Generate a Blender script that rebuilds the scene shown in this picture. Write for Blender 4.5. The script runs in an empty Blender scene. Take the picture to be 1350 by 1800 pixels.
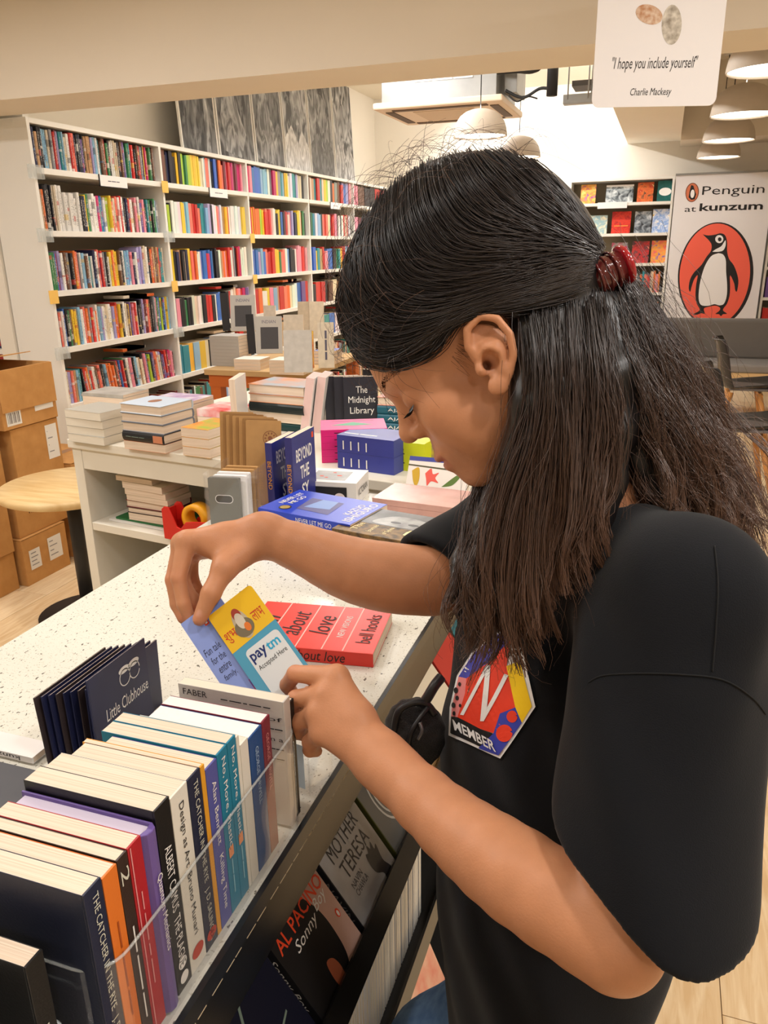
import bpy, bmesh, math, random
import numpy as np
from mathutils import Vector, Matrix
from mathutils.bvhtree import BVHTree

# ------------------------------------------------------------------ camera
FOC = 1371.7
CAM = np.array([0.0, 0.0, 1.516])
PITCH, YAW, ROLL = math.radians(18.75), math.radians(19.29), math.radians(0.974)
_r = np.array([math.cos(YAW), math.sin(YAW), 0.0])
_f0 = np.array([-math.sin(YAW), math.cos(YAW), 0.0])
_u0 = np.array([0, 0, 1.0])
FWD = _f0 * math.cos(PITCH) - _u0 * math.sin(PITCH)
_up = _u0 * math.cos(PITCH) + _f0 * math.sin(PITCH)
RGT = _r * math.cos(ROLL) - _up * math.sin(ROLL)
UPV = _up * math.cos(ROLL) + _r * math.sin(ROLL)
SC = bpy.context.scene
COL = SC.collection
cam_d = bpy.data.cameras.new('camera')
cam_d.sensor_fit = 'VERTICAL'
cam_d.sensor_height = 36.0
cam_d.lens = FOC / 1800.0 * 36.0
cam_d.clip_start = 0.02
cam_o = bpy.data.objects.new('camera', cam_d)
COL.objects.link(cam_o)
cam_o.matrix_world = Matrix(((RGT[0], UPV[0], -FWD[0], CAM[0]), (RGT[1], UPV[1], -FWD[1], CAM[1]),
                             (RGT[2], UPV[2], -FWD[2], CAM[2]), (0, 0, 0, 1)))
SC.camera = cam_o

def P(px, py, d):
    """measured point: photograph position and its distance along the view axis, in metres"""
    return Vector(CAM + (RGT * (px - 675) / FOC - UPV * (py - 900) / FOC + FWD) * d)

# ------------------------------------------------------------------ world, exposure, lights
SC.view_settings.view_transform = 'Standard'
SC.view_settings.look = 'None'
SC.view_settings.gamma = 1.0
SC.view_settings.use_curve_mapping = False
SC.view_settings.exposure = -0.30
W = bpy.data.worlds.new('world')
SC.world = W
W.use_nodes = True
W.node_tree.nodes['Background'].inputs[0].default_value = (1.0, 0.93, 0.84, 1)
W.node_tree.nodes['Background'].inputs[1].default_value = 0.10

# light paths: enough bounces for a bright white room, no more
SC.cycles.max_bounces = 8
SC.cycles.diffuse_bounces = 4
SC.cycles.glossy_bounces = 3
SC.cycles.transmission_bounces = 4
SC.cycles.transparent_max_bounces = 12

WARM = (1.0, 0.962, 0.92)
def area_light(name, loc, size, power, color=WARM, rot=(0, 0, 0), shape='DISK', size_y=None, spread=180):
    l = bpy.data.lights.new(name, 'AREA')
    l.shape = shape
    l.size = size
    if size_y:
        l.size_y = size_y
    l.energy = power
    l.color = color
    l.spread = math.radians(spread)
    o = bpy.data.objects.new(name, l)
    o.location = loc
    o.rotation_euler = rot
    COL.objects.link(o)
    return o

# unseen ceiling downlights, several added to brighten left side and rack; fittings follow
UNSEEN_DOWNLIGHTS = [(-1.9, 0.4), (-0.65, 0.3), (0.55, 0.3), (-1.9, 1.9), (-0.65, 1.7), (0.7, 1.8), (-0.65, -1.2), (0.9, -1.2), (1.9, 0.4), (-3.0, 1.9), (-3.0, 0.4), (1.9, 1.8), (1.2, 0.95)]
for _x, _y in UNSEEN_DOWNLIGHTS:
    area_light('unseen_downlight_lamp', (_x, _y, 2.585), 0.17, 5.5 if -1 < _x < 0 else (12 if 0 < _x < 1 else 17))
PENDANTS = [(0.39, 4.6), (0.385, 6.07), (0.39, 7.5), (0.39, 8.9), (-1.40, 6.32), (-1.39, 7.95)]
PEND_Z = 2.285
for _x, _y in PENDANTS:
    area_light('pendant_lamp', (_x, _y, PEND_Z + 0.02), 0.30, 55)
# invented linear lamps on the high ceiling, added to brighten the book walls
area_light('added_wall_wash', (-2.35, 6.6, 3.12), 0.10, 235, color=(1.0, 0.972, 0.94), rot=(0, math.radians(-38), 0), shape='RECTANGLE', size_y=5.6)
area_light('added_wall_wash', (-1.3, 8.6, 3.12), 2.6, 40, rot=(math.radians(38), 0, 0), shape='RECTANGLE', size_y=0.10)

# ------------------------------------------------------------------ helpers
RNG = random.Random(11)
def lin(c):
    return tuple(((v / 255.0) / 12.92 if v / 255.0 <= 0.04045 else ((v / 255.0 + 0.055) / 1.055) ** 2.4) for v in c)

MATS = {}
def mat(name, rgb=(200, 200, 200), rough=0.6, spec=0.4, metal=0.0, noise=0.0, nscale=40.0, bump=0.0, bscale=200.0, emit=0.0, coat=0.0, sheen=0.0, sss=0.0, stretch=None, rgb2=None):
    if name in MATS:
        return MATS[name]
    m = bpy.data.materials.new(name)
    m.use_nodes = True
    nt = m.node_tree
    b = nt.nodes['Principled BSDF']
    c = lin(rgb) + (1,)
    b.inputs['Base Color'].default_value = c
    b.inputs['Roughness'].default_value = rough
    b.inputs['Specular IOR Level'].default_value = spec
    b.inputs['Metallic'].default_value = metal
    b.inputs['Coat Weight'].default_value = coat
    b.inputs['Sheen Weight'].default_value = sheen
    if sss:
        b.inputs['Subsurface Weight'].default_value = sss
        b.inputs['Subsurface Radius'].default_value = (0.012, 0.005, 0.003)
        b.inputs['Subsurface Scale'].default_value = 1.0
    if emit:
        b.inputs['Emission Color'].default_value = c
        b.inputs['Emission Strength'].default_value = emit
    if noise or bump:
        tc = nt.nodes.new('ShaderNodeTexCoord')
        mp = nt.nodes.new('ShaderNodeMapping')
        nt.links.new(tc.outputs['Object'], mp.inputs[0])
        if stretch:
            mp.inputs['Scale'].default_value = stretch
        if noise:
            nz = nt.nodes.new('ShaderNodeTexNoise')
            nz.inputs['Scale'].default_value = nscale
            nz.inputs['Detail'].default_value = 5
            nt.links.new(mp.outputs[0], nz.inputs['Vector'])
            rp = nt.nodes.new('ShaderNodeValToRGB')
            rp.color_ramp.elements[0].position = 0.3
            rp.color_ramp.elements[1].position = 0.7
            c2 = lin(rgb2) if rgb2 else tuple(v * (1 - noise) for v in c[:3])
            rp.color_ramp.elements[0].color = tuple(c2) + (1,)
            rp.color_ramp.elements[1].color = c
            nt.links.new(nz.outputs[0], rp.inputs[0])
            nt.links.new(rp.outputs[0], b.inputs['Base Color'])
        if bump:
            nb = nt.nodes.new('ShaderNodeTexNoise')
            nb.inputs['Scale'].default_value = bscale
            nb.inputs['Detail'].default_value = 3
            nt.links.new(mp.outputs[0], nb.inputs['Vector'])
            bp = nt.nodes.new('ShaderNodeBump')
            bp.inputs['Strength'].default_value = bump
            bp.inputs['Distance'].default_value = 0.002
            nt.links.new(nb.outputs[0], bp.inputs['Height'])
            nt.links.new(bp.outputs[0], b.inputs['Normal'])
    MATS[name] = m
    return m

def tag(o, label, cat=None, group=None, kind=None):
    if label:
        o['label'] = label
    if cat:
        o['category'] = cat
    if group:
        o['group'] = group
    if kind:
        o['kind'] = kind
    return o

def empty(name, loc=(0, 0, 0), rot=(0, 0, 0), label=None, cat=None, group=None):
    o = bpy.data.objects.new(name, None)
    o.empty_display_size = 0.05
    o.location = loc
    o.rotation_euler = rot
    COL.objects.link(o)
    return tag(o, label, cat, group)

class MB:
    """collects boxes, prisms, tubes, lathes; build() links them as ONE mesh object"""
    def __init__(s):
        s.v, s.f, s.mi, s.sm = [], [], [], []
    def add(s, vs, fs, mi=0, smooth=False):
        n = len(s.v)
        s.v += [tuple(v) for v in vs]
        s.f += [tuple(i + n for i in f) for f in fs]
        s.mi += [mi] * len(fs)
        s.sm += [smooth] * len(fs)
        return s
    def box(s, x0, x1, y0, y1, z0, z1, mi=0, M=None):
        vs = [Vector(p) for p in ((x0, y0, z0), (x1, y0, z0), (x1, y1, z0), (x0, y1, z0), (x0, y0, z1), (x1, y0, z1), (x1, y1, z1), (x0, y1, z1))]
        if M is not None:
            vs = [M @ v for v in vs]
        return s.add(vs, [(0, 3, 2, 1), (4, 5, 6, 7), (0, 1, 5, 4), (1, 2, 6, 5), (2, 3, 7, 6), (3, 0, 4, 7)], mi)
    def cbox(s, cx, cy, cz, sx, sy, sz, mi=0, M=None):
        return s.box(cx - sx / 2, cx + sx / 2, cy - sy / 2, cy + sy / 2, cz - sz / 2, cz + sz / 2, mi, M)
    def prism(s, poly, a, b, axis='z', mi=0, M=None):
        """poly: 2D outline (ccw), extruded from a to b along axis"""
        n = len(poly)
        def mk(p, t):
            v = {'z': (p[0], p[1], t), 'y': (p[0], t, p[1]), 'x': (t, p[0], p[1])}[axis]
            return M @ Vector(v) if M is not None else v
        vs = [mk(p, a) for p in poly] + [mk(p, b) for p in poly]
        fs = [tuple(range(n - 1, -1, -1)), tuple(range(n, 2 * n))] + [(i, (i + 1) % n, n + (i + 1) % n, n + i) for i in range(n)]
        return s.add(vs, fs, mi)
    def tube(s, pts, r, n=8, mi=0, cap=True, closed=False, smooth=True):
        pts = [Vector(p) for p in pts]
        m = len(pts)
        rs = r if isinstance(r, (list, tuple)) else [r] * m
        vs, fs = [], []
        ref = None
        for i, p in enumerate(pts):
            a = pts[(i - 1) % m] if (closed or i > 0) else p
            b = pts[(i + 1) % m] if (closed or i < m - 1) else p
            t = (b - a)
            t = t.normalized() if t.length > 1e-9 else Vector((0, 0, 1))
            if ref is None:
                ref = t.orthogonal().normalized()
            ref = (ref - t * ref.dot(t))
            ref = ref.normalized() if ref.length > 1e-6 else t.orthogonal().normalized()
            bi = t.cross(ref)
            for k in range(n):
                an = 2 * math.pi * k / n
                vs.append(p + (ref * math.cos(an) + bi * math.sin(an)) * rs[i])
        for i in range(m if closed else m - 1):
            j = (i + 1) % m
            for k in range(n):
                k2 = (k + 1) % n
                fs.append((i * n + k, i * n + k2, j * n + k2, j * n + k))
        if cap and not closed:
            fs.append(tuple(range(n - 1, -1, -1)))
            fs.append(tuple((m - 1) * n + k for k in range(n)))
        return s.add(vs, fs, mi, smooth)
    def lathe(s, prof, n=32, mi=0, c=(0, 0, 0), smooth=True, close=False):
        vs, fs = [], []
        for (r, z) in prof:
            for k in range(n):
                a = 2 * math.pi * k / n
                vs.append((c[0] + r * math.cos(a), c[1] + r * math.sin(a), c[2] + z))
        m = len(prof)
        for i in range(m - 1):
            for k in range(n):
                k2 = (k + 1) % n
                fs.append((i * n + k, i * n + k2, (i + 1) * n + k2, (i + 1) * n + k))
        if close:
            if prof[0][0] > 1e-6:
                fs.append(tuple(range(n - 1, -1, -1)))
            if prof[-1][0] > 1e-6:
                fs.append(tuple((m - 1) * n + k for k in range(n)))
        return s.add(vs, fs, mi, smooth)
    def mesh(s, name, mats):
        me = bpy.data.meshes.new(name)
        me.from_pydata(s.v, [], s.f)
        for m in (mats if isinstance(mats, (list, tuple)) else [mats]):
            me.materials.append(m)
        me.polygons.foreach_set('material_index', s.mi)
        me.polygons.foreach_set('use_smooth', s.sm)
        me.update()
        return me
    def build(s, name, mats, parent=None, loc=None, rot=None, bevel=0.0, seg=2, label=None, cat=None, group=None, kind=None):
        o = bpy.data.objects.new(name, s.mesh(name, mats))
        COL.objects.link(o)
        if parent is not None:
            o.parent = parent
        if loc is not None:
            o.location = loc
        if rot is not None:
            o.rotation_euler = rot
        if bevel:
            md = o.modifiers.new('bevel', 'BEVEL')
            md.width = bevel
            md.segments = seg
            md.limit_method = 'ANGLE'
            md.angle_limit = math.radians(40)
        return tag(o, label, cat, group, kind)

def struct(name, mb, m, parent=None, bevel=0.0, **k):
    return mb.build(name, m, parent, bevel=bevel, kind=None if parent else 'structure', **k)

def rrect(x0, x1, y0, y1, r, n=5):
    pts = []
    for cx, cy, a0 in ((x1 - r, y1 - r, 0), (x0 + r, y1 - r, 90), (x0 + r, y0 + r, 180), (x1 - r, y0 + r, 270)):
        for k in range(n + 1):
            a = math.radians(a0 + 90 * k / n)
            pts.append((cx + r * math.cos(a), cy + r * math.sin(a)))
    return pts

_TXT = {}
COVER_OF = {}     # prints belong to the cover they are printed on
def _on(parent):
    return COVER_OF.get(parent.name, parent) if parent is not None else None
def text_mesh(body, shear=0.0, bold=0.0):
    key = (body, shear, bold)
    if key not in _TXT and body[0] == '~':          # print too small to read: a row of short strokes
        n = int(body[1:])
        uv, fs = [], []
        cuts = [0.0] + [(i + 1) / n + (0.04 if i % 2 else -0.04) * (i < n - 1) for i in range(n)]
        for i in range(n):
            a, b = cuts[i] - .5 + (.02 if i else 0), cuts[i + 1] - .5 - (.02 if i < n - 1 else 0)
            fs.append(tuple(len(uv) + q for q in range(4)))
            uv += [(a, -.13), (b, -.13), (b, .13), (a, .13)]
        _TXT[key] = (uv, fs)
    if key not in _TXT:
        cu = bpy.data.curves.new('txt', 'FONT')
        cu.body = body
        cu.resolution_u = 2
        cu.shear = shear
        cu.offset = bold
        cu.align_x = 'CENTER'
        ob = bpy.data.objects.new('txt', cu)
        me = bpy.data.meshes.new_from_object(ob)
        n = len(me.vertices)
        co = np.zeros(n * 3)
        me.vertices.foreach_get('co', co)
        co = co.reshape(-1, 3)
        fs = [tuple(p.vertices) for p in me.polygons]
        bpy.data.objects.remove(ob)
        bpy.data.curves.remove(cu)
        bpy.data.meshes.remove(me)
        mn, mx = co.min(0), co.max(0)
        uv = (co[:, :2] - (mn + mx)[:2] / 2) / np.maximum((mx - mn)[:2], 1e-6)
        _TXT[key] = (uv, fs)
    return _TXT[key]

def put_text(body, org, u, v, w, h, m, parent=None, name='printed_text', shear=0.0, bold=0.0, lift=0.0004):
    """flat lettering of width w, height h centred at org on the plane (u right, v up)"""
    uv, fs = text_mesh(body, shear, bold)
    org, u, v = Vector(org), Vector(u).normalized(), Vector(v).normalized()
    nrm = u.cross(v) * lift
    vs = [org + u * (a * w) + v * (b * h) + nrm for a, b in uv]
    return MB().add(vs, fs).build(name, m, _on(parent))

def put_poly(pts2, org, u, v, m, parent=None, name='printed_shape', lift=0.0004):
    org, u, v = Vector(org), Vector(u).normalized(), Vector(v).normalized()
    nrm = u.cross(v) * lift
    vs = [org + u * a + v * b + nrm for a, b in pts2]
    return MB().add(vs, [tuple(range(len(vs)))]).build(name, m, _on(parent))

def ell(cx, cy, rx, ry, n=24, a0=0.0):
    return [(cx + rx * math.cos(a0) * math.cos(2 * math.pi * k / n) - ry * math.sin(a0) * math.sin(2 * math.pi * k / n),
             cy + rx * math.sin(a0) * math.cos(2 * math.pi * k / n) + ry * math.cos(a0) * math.sin(2 * math.pi * k / n)) for k in range(n)]

def spline(pts, n):
    """Catmull-Rom through pts, n samples"""
    pts = [np.array(p, float) for p in pts]
    m = len(pts)
    out = []
    for k in range(n):
        t = k / (n - 1) * (m - 1)
        i = min(int(t), m - 2)
        f = t - i
        p0, p1, p2, p3 = pts[max(i - 1, 0)], pts[i], pts[i + 1], pts[min(i + 2, m - 1)]
        out.append(0.5 * ((2 * p1) + (-p0 + p2) * f + (2 * p0 - 5 * p1 + 4 * p2 - p3) * f * f + (-p0 + 3 * p1 - 3 * p2 + p3) * f ** 3))
    return out

ORD = ['first', 'second', 'third', 'fourth', 'fifth', 'sixth', 'seventh', 'eighth', 'ninth', 'tenth', 'eleventh', 'twelfth', 'thirteenth',
       'fourteenth', 'fifteenth', 'sixteenth', 'seventeenth', 'eighteenth', 'nineteenth', 'twentieth']
TENS = {2: 'twenty', 3: 'thirty', 4: 'forty', 5: 'fifty', 6: 'sixty'}
def ordinal(i):
    i += 1
    if i <= 20:
        return ORD[i - 1]
    t, r = divmod(i, 10)
    return (TENS[t][:-1] + 'ieth') if r == 0 else TENS[t] + '-' + ORD[r - 1]
# ------------------------------------------------------------------ the room
M_wall = mat('wall_paint', (242, 236, 224), 0.85, 0.2, noise=0.03, nscale=3)
M_beam = mat('beam_paint', (230, 220, 205), 0.8, 0.2, noise=0.03, nscale=3)
M_white = mat('white_laminate', (240, 238, 232), 0.45, 0.4)
M_back = mat('shelf_back', (178, 168, 150), 0.7, 0.3)
XW, YB = -3.5, 9.9           # left wall plane, back wall plane
def wood_floor():
    m = bpy.data.materials.new('floor_oak')
    m.use_nodes = True
    nt = m.node_tree
    b = nt.nodes['Principled BSDF']
    tc = nt.nodes.new('ShaderNodeTexCoord')
    mp = nt.nodes.new('ShaderNodeMapping')
    mp.inputs['Scale'].default_value = (14, 1.6, 1)
    nt.links.new(tc.outputs['Object'], mp.inputs[0])
    nz = nt.nodes.new('ShaderNodeTexNoise')
    nz.inputs['Scale'].default_value = 3.0
    nz.inputs['Detail'].default_value = 8
    nz.inputs['Distortion'].default_value = 1.5
    nt.links.new(mp.outputs[0], nz.inputs['Vector'])
    oi = nt.nodes.new('ShaderNodeObjectInfo')
    mx = nt.nodes.new('ShaderNodeMath')
    mx.operation = 'MULTIPLY_ADD'
    mx.inputs[1].default_value = 0.30
    nt.links.new(oi.outputs['Random'], mx.inputs[0])
    nt.links.new(nz.outputs[0], mx.inputs[2])
    rp = nt.nodes.new('ShaderNodeValToRGB')
    rp.color_ramp.elements[0].position = 0.35
    rp.color_ramp.elements[0].color = lin((214, 180, 134)) + (1,)
    rp.color_ramp.elements[1].position = 0.95
    rp.color_ramp.elements[1].color = lin((246, 226, 190)) + (1,)
    nt.links.new(mx.outputs[0], rp.inputs[0])
    nt.links.new(rp.outputs[0], b.inputs['Base Color'])
    b.inputs['Roughness'].default_value = 0.38
    return m
M_floor = wood_floor()
floor = struct('floor', MB().box(-4.6, 4.5, -3.2, YB + .1, -0.06, -0.004), mat('floor_gap', (120, 92, 62), 0.8))
pm = {}
n = 0
for i, x in enumerate(np.arange(-4.5, 4.4, 0.19)):
    y = -3.1 + (i * 0.37) % 1.2
    while y < YB:
        L = min(1.2, YB - y)
        vis = (x > 0.02 and x < 2.0 and y > -0.3) or (x < -1.2 and x > -3.4 and y < 3.4 and y > 0.4) or (-1.2 <= x <= .1 and 0 < y < 9)
        if vis and L > 0.1:
            k = round(L, 2)
            if k not in pm:
                pm[k] = MB().box(0.001, 0.189, 0.001, k - 0.001, -0.01, 0.0).mesh('plank', M_floor)
            o = bpy.data.objects.new('plank', pm[k])
            COL.objects.link(o)
            o.parent = floor
            o.location = (x, y, 0)
            n += 1
        y += 1.2
rest = MB()
for i, x in enumerate(np.arange(-4.5, 4.4, 0.19)):
    y = -3.1 + (i * 0.37) % 1.2
    while y < YB:
        L = min(1.2, YB - y)
        vis = (x > 0.02 and x < 2.0 and y > -0.3) or (x < -1.2 and x > -3.4 and y < 3.4 and y > 0.4) or (-1.2 <= x <= .1 and 0 < y < 9)
        if not vis:
            rest.box(x + .001, x + .189, y + .001, y + L - .001, -0.01, 0.0)
        y += 1.2
o = rest.build('plank_field', M_floor, floor)
o['kind'] = 'stuff'

struct('wall_left', MB().box(XW - .1, XW, 3.62, YB + .1, 0, 3.2), M_wall)
struct('wall_back', MB().box(XW - .1, 4.5, YB, YB + .1, 0, 3.2), M_wall)
struct('wall_right', MB().box(4.4, 4.5, -3.2, YB, 0, 3.2), M_wall)
struct('wall_front', MB().box(-4.6, 4.5, -3.3, -3.2, 0, 3.2), M_wall)
struct('wall_side', MB().box(-4.7, -4.6, -3.2, 4.1, 0, 3.2), M_wall)
# pier between the two bookcases on the left
struct('wall_pier', MB().box(-3.55, -3.24, 3.66, 3.70, 0, 2.6).box(-4.6, -4.2, 3.66, 4.1, 0, 2.6).box(-4.6, -3.55, 4.05, 4.1, 0, 2.6), M_wall)
struct('ceiling', MB().box(-4.7, 4.5, 3.4, YB + .1, 3.2, 3.3), mat('ceiling_paint', (232, 224, 208), 0.9, 0.2))
low_ceiling = struct('ceiling_low', MB().box(-4.7, 4.5, -3.3, 3.3, 2.6, 2.68), M_wall)
# cross beam over the passage, dropped 40 cm below the near ceiling
struct('beam', MB().box(-4.6, 4.4, 3.245, 3.60, 2.19, 3.2), M_beam)
# boxed beam running to the back wall
struct('trim_1', MB().box(-0.52, 0.03, 3.6, YB, 2.56, 3.2), M_wall)
struct("trim_2", MB().box(0.03, 4.4, 9.25, YB, 2.50, 3.2), M_beam)
# fittings for the unseen downlights, the added ones too
M_lampdisc = mat('lamp_glow', (255, 246, 230), 0.5, emit=9.0)
for x, y in UNSEEN_DOWNLIGHTS:
    MB().lathe([(0.095, 0), (0.115, -0.004), (0.115, -0.008), (0.095, -0.012), (0.088, 0.0)], 28, c=(x, y, 2.6)).build('unseen_downlight_ring', M_white, low_ceiling)

# pendant lamps: bell shades with a glowing diffuser
M_shade = mat('lamp_shade_grey', (206, 194, 180), 0.55, 0.3, noise=0.05, nscale=20)
M_diff = mat('lamp_diffuser', (255, 247, 232), 0.5, emit=7.0)
M_blackcord = mat('black_cord', (20, 20, 22), 0.5)
prof = [(0.20, 0.0), (0.199, 0.02), (0.192, 0.06), (0.178, 0.10), (0.150, 0.14), (0.110, 0.168), (0.06, 0.184), (0.02, 0.19)]
shade_me = MB().lathe(prof + [(0.016, 0.186), (0.058, 0.180), (0.107, 0.163), (0.146, 0.136), (0.173, 0.097), (0.187, 0.058), (0.194, 0.02), (0.195, 0.0), (0.20, 0.0)], 40).mesh('lamp_shade', M_shade)
diff_me = MB().lathe([(0.192, 0.012), (0.15, 0.006), (0.08, 0.003), (0.0, 0.002)], 40).mesh('diffuser', M_diff)
rose_me = MB().lathe([(0.0, 0.0), (0.05, 0.0), (0.05, 0.03), (0.0, 0.03)], 20).mesh('ceiling_rose', M_white)
PL = ['nearest grey bell pendant lamp, half behind the hanging card', 'grey bell pendant lamp, second in the right-hand row',
      'grey bell pendant lamp, third in the right-hand row', 'smallest, farthest grey bell pendant lamp of the right-hand row',
      'grey bell pendant lamp just below the ceiling air conditioner', 'grey bell pendant lamp touching the top of the dark hair',
      'grey bell pendant lamp hanging behind the cross beam']
for i, (x, y) in enumerate(PENDANTS):
    e = empty('pendant_lamp', (x, y, PEND_Z), label=PL[i], cat='lamp', group='grey bell pendant lamps')
    for nm, me in (('lamp_shade', shade_me), ('diffuser', diff_me), ('ceiling_rose', rose_me)):
        o = bpy.data.objects.new(nm, me)
        COL.objects.link(o)
        o.parent = e
        if nm == 'ceiling_rose':
            o.location = (0, 0, 3.17 - PEND_Z)
    if x > -.6 and x < .03:
        pass
    MB().tube([(0, 0, 0.185), (0, 0, 3.18 - PEND_Z)], 0.004, 6).build('cord', M_blackcord, e)

# fittings for the added wall-wash lamps
for (c, s, lab) in (((-2.35, 6.6, 3.155), (0.12, 5.7, 0.05), 'added long white ceiling light washing the left book wall'),
                    ((-1.3, 8.6, 3.155), (2.7, 0.12, 0.05), 'added long white ceiling light washing the back book wall')):
    MB().cbox(c[0], c[1], c[2] + .01, *s).build('added_linear_light', M_white, label=lab, cat='ceiling light')

# air conditioner cassette with its exposed pipes
M_galv = mat('galvanised', (150, 150, 148), 0.45, 0.5, metal=0.3, noise=0.15, nscale=8)
M_panelw = mat('cassette_panel', (226, 206, 184), 0.6)
M_dark = mat('dark_rubber', (28, 28, 30), 0.6)
ac = empty('air_conditioner', (-1.85, 7.25, 2.62), label='square ceiling air conditioner with grey metal body and beige panel', cat='air conditioner')
MB().box(-.50, .46, -.42, .42, 0.02, .34).build('body', M_galv, ac, bevel=.004)
MB().box(-.56, .52, -.48, .48, -.03, .02).build('panel', M_panelw, ac, bevel=.012)
for a, b, c, d in ((-.42, .38, -.40, -.33), (-.42, .38, .33, .40), (-.50, -.43, -.32, .32), (.39, .46, -.32, .32)):
    MB().box(a, b, c, d, -.036, -.029).build('air_slot', mat('slot_dark', (96, 78, 62), .7), ac)
MB().box(-.28, .24, -.25, .25, -.034, -.029).build('intake_grille', mat('grille_beige', (208, 186, 160), .7), ac)
for k in range(3):
    MB().box(-.22 + k * .17, -.07 + k * .17, -.426, -.420, .16, .30).build('body_plate', mat('plate_grey', (168, 168, 166), .4, metal=.4), ac)
MB().box(.50, .60, -.3, .1, .05, .30).build('control_box', M_galv, ac, bevel=.004)
MB().tube(spline([(.46, -.40, .20), (.62, -.42, .19), (.74, -.42, .18), (.80, -.42, .24), (.82, -.42, .55)], 24), .03, 10).build('insulated_pipe', M_dark, ac)
MB().tube([(.90, -.45, -.02), (.90, -.45, .55)], .042, 12).build('drain_pipe', M_dark, ac)
MB().tube(spline([(.52, -.35, .06), (.66, -.35, .0), (.80, -.38, .05), (.9, -.40, .03)], 20), .012, 8).build('cable', M_dark, ac)
MB().tube(spline([(.55, -.37, .02), (.62, -.38, -.03), (.70, -.38, .0), (.78, -.38, -.02)], 20), .006, 6).build('cable', M_dark, ac)
for dx in (.98, 1.14):
    MB().tube([(dx, -.1, .0), (dx, -.1, .57)], .006, 6).build('hanger_rod', M_galv, ac)
tray = empty('cable_tray', (-.50, 7.3, 2.64), label='grey metal cable tray hanging beside the air conditioner', cat='cable tray')
MB().box(-.42, .45, -.05, .05, -.035, .035).build('tray_body', M_galv, tray, bevel=.003)
MB().box(-.36, .42, .0, .28, .10, .14).build('conduit', mat('conduit_dark', (70, 64, 58), .6), tray)
for dx in (-.2, .25):
    MB().tube([(dx, 0, .03), (dx, 0, .55)], .005, 6).build('hanger_rod', M_galv, tray)
def on_plane(px, py, axis, val):
    """measured point on the plane axis = val"""
    d = RGT * (px - 675) / FOC - UPV * (py - 900) / FOC + FWD
    return Vector(CAM + d * ((val - CAM[axis]) / d[axis]))

# ------------------------------------------------------------------ books
PAL = {'k': (30, 30, 38), 'n': (38, 42, 78), 'g': (140, 140, 146), 'w': (238, 236, 232), 'c': (226, 212, 188), 'r': (206, 50, 46), 'o': (236, 118, 50),
       'y': (240, 200, 62), 'l': (180, 210, 64), 'e': (58, 128, 80), 't': (48, 142, 152), 'b': (62, 112, 192), 's': (140, 188, 218), 'p': (112, 86, 152),
       'v': (172, 162, 212), 'm': (200, 40, 108), 'i': (236, 146, 164), 'd': (112, 78, 58), 'a': (192, 152, 112), 'u': (112, 36, 48), 'f': (240, 122, 104)}
CNAME = {'k': 'black', 'n': 'navy', 'g': 'grey', 'w': 'white', 'c': 'cream', 'r': 'red', 'o': 'orange', 'y': 'yellow', 'l': 'lime', 'e': 'green', 't': 'teal',
         'b': 'blue', 's': 'sky-blue', 'p': 'purple', 'v': 'lavender', 'm': 'magenta', 'i': 'pink', 'd': 'brown', 'a': 'tan', 'u': 'maroon', 'f': 'salmon'}
def nd(nt, t, **k):
    n = nt.nodes.new(t)
    for a, b in k.items():
        setattr(n, a, b)
    return n
def page_mat(name='book_pages', sc=(4, 900, 4)):
    m = mat(name, (236, 224, 200), 0.8, 0.2)
    nt = m.node_tree
    tc = nd(nt, 'ShaderNodeTexCoord')
    mp = nd(nt, 'ShaderNodeMapping')
    mp.inputs['Scale'].default_value = sc
    nz = nd(nt, 'ShaderNodeTexNoise')
    nz.inputs['Scale'].default_value = 1.0
    rp = nd(nt, 'ShaderNodeValToRGB')
    rp.color_ramp.elements[0].position, rp.color_ramp.elements[1].position = .3, .7
    rp.color_ramp.elements[0].color = lin((216, 194, 170)) + (1,)
    rp.color_ramp.elements[1].color = lin((240, 222, 204)) + (1,)
    nt.links.new(tc.outputs['Object'], mp.inputs[0])
    nt.links.new(mp.outputs[0], nz.inputs['Vector'])
    nt.links.new(nz.outputs[0], rp.inputs[0])
    nt.links.new(rp.outputs[0], nt.nodes['Principled BSDF'].inputs['Base Color'])
    return m
M_page = page_mat()
M_page2 = page_mat('book_page_edges', (5, 5, 800))
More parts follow.
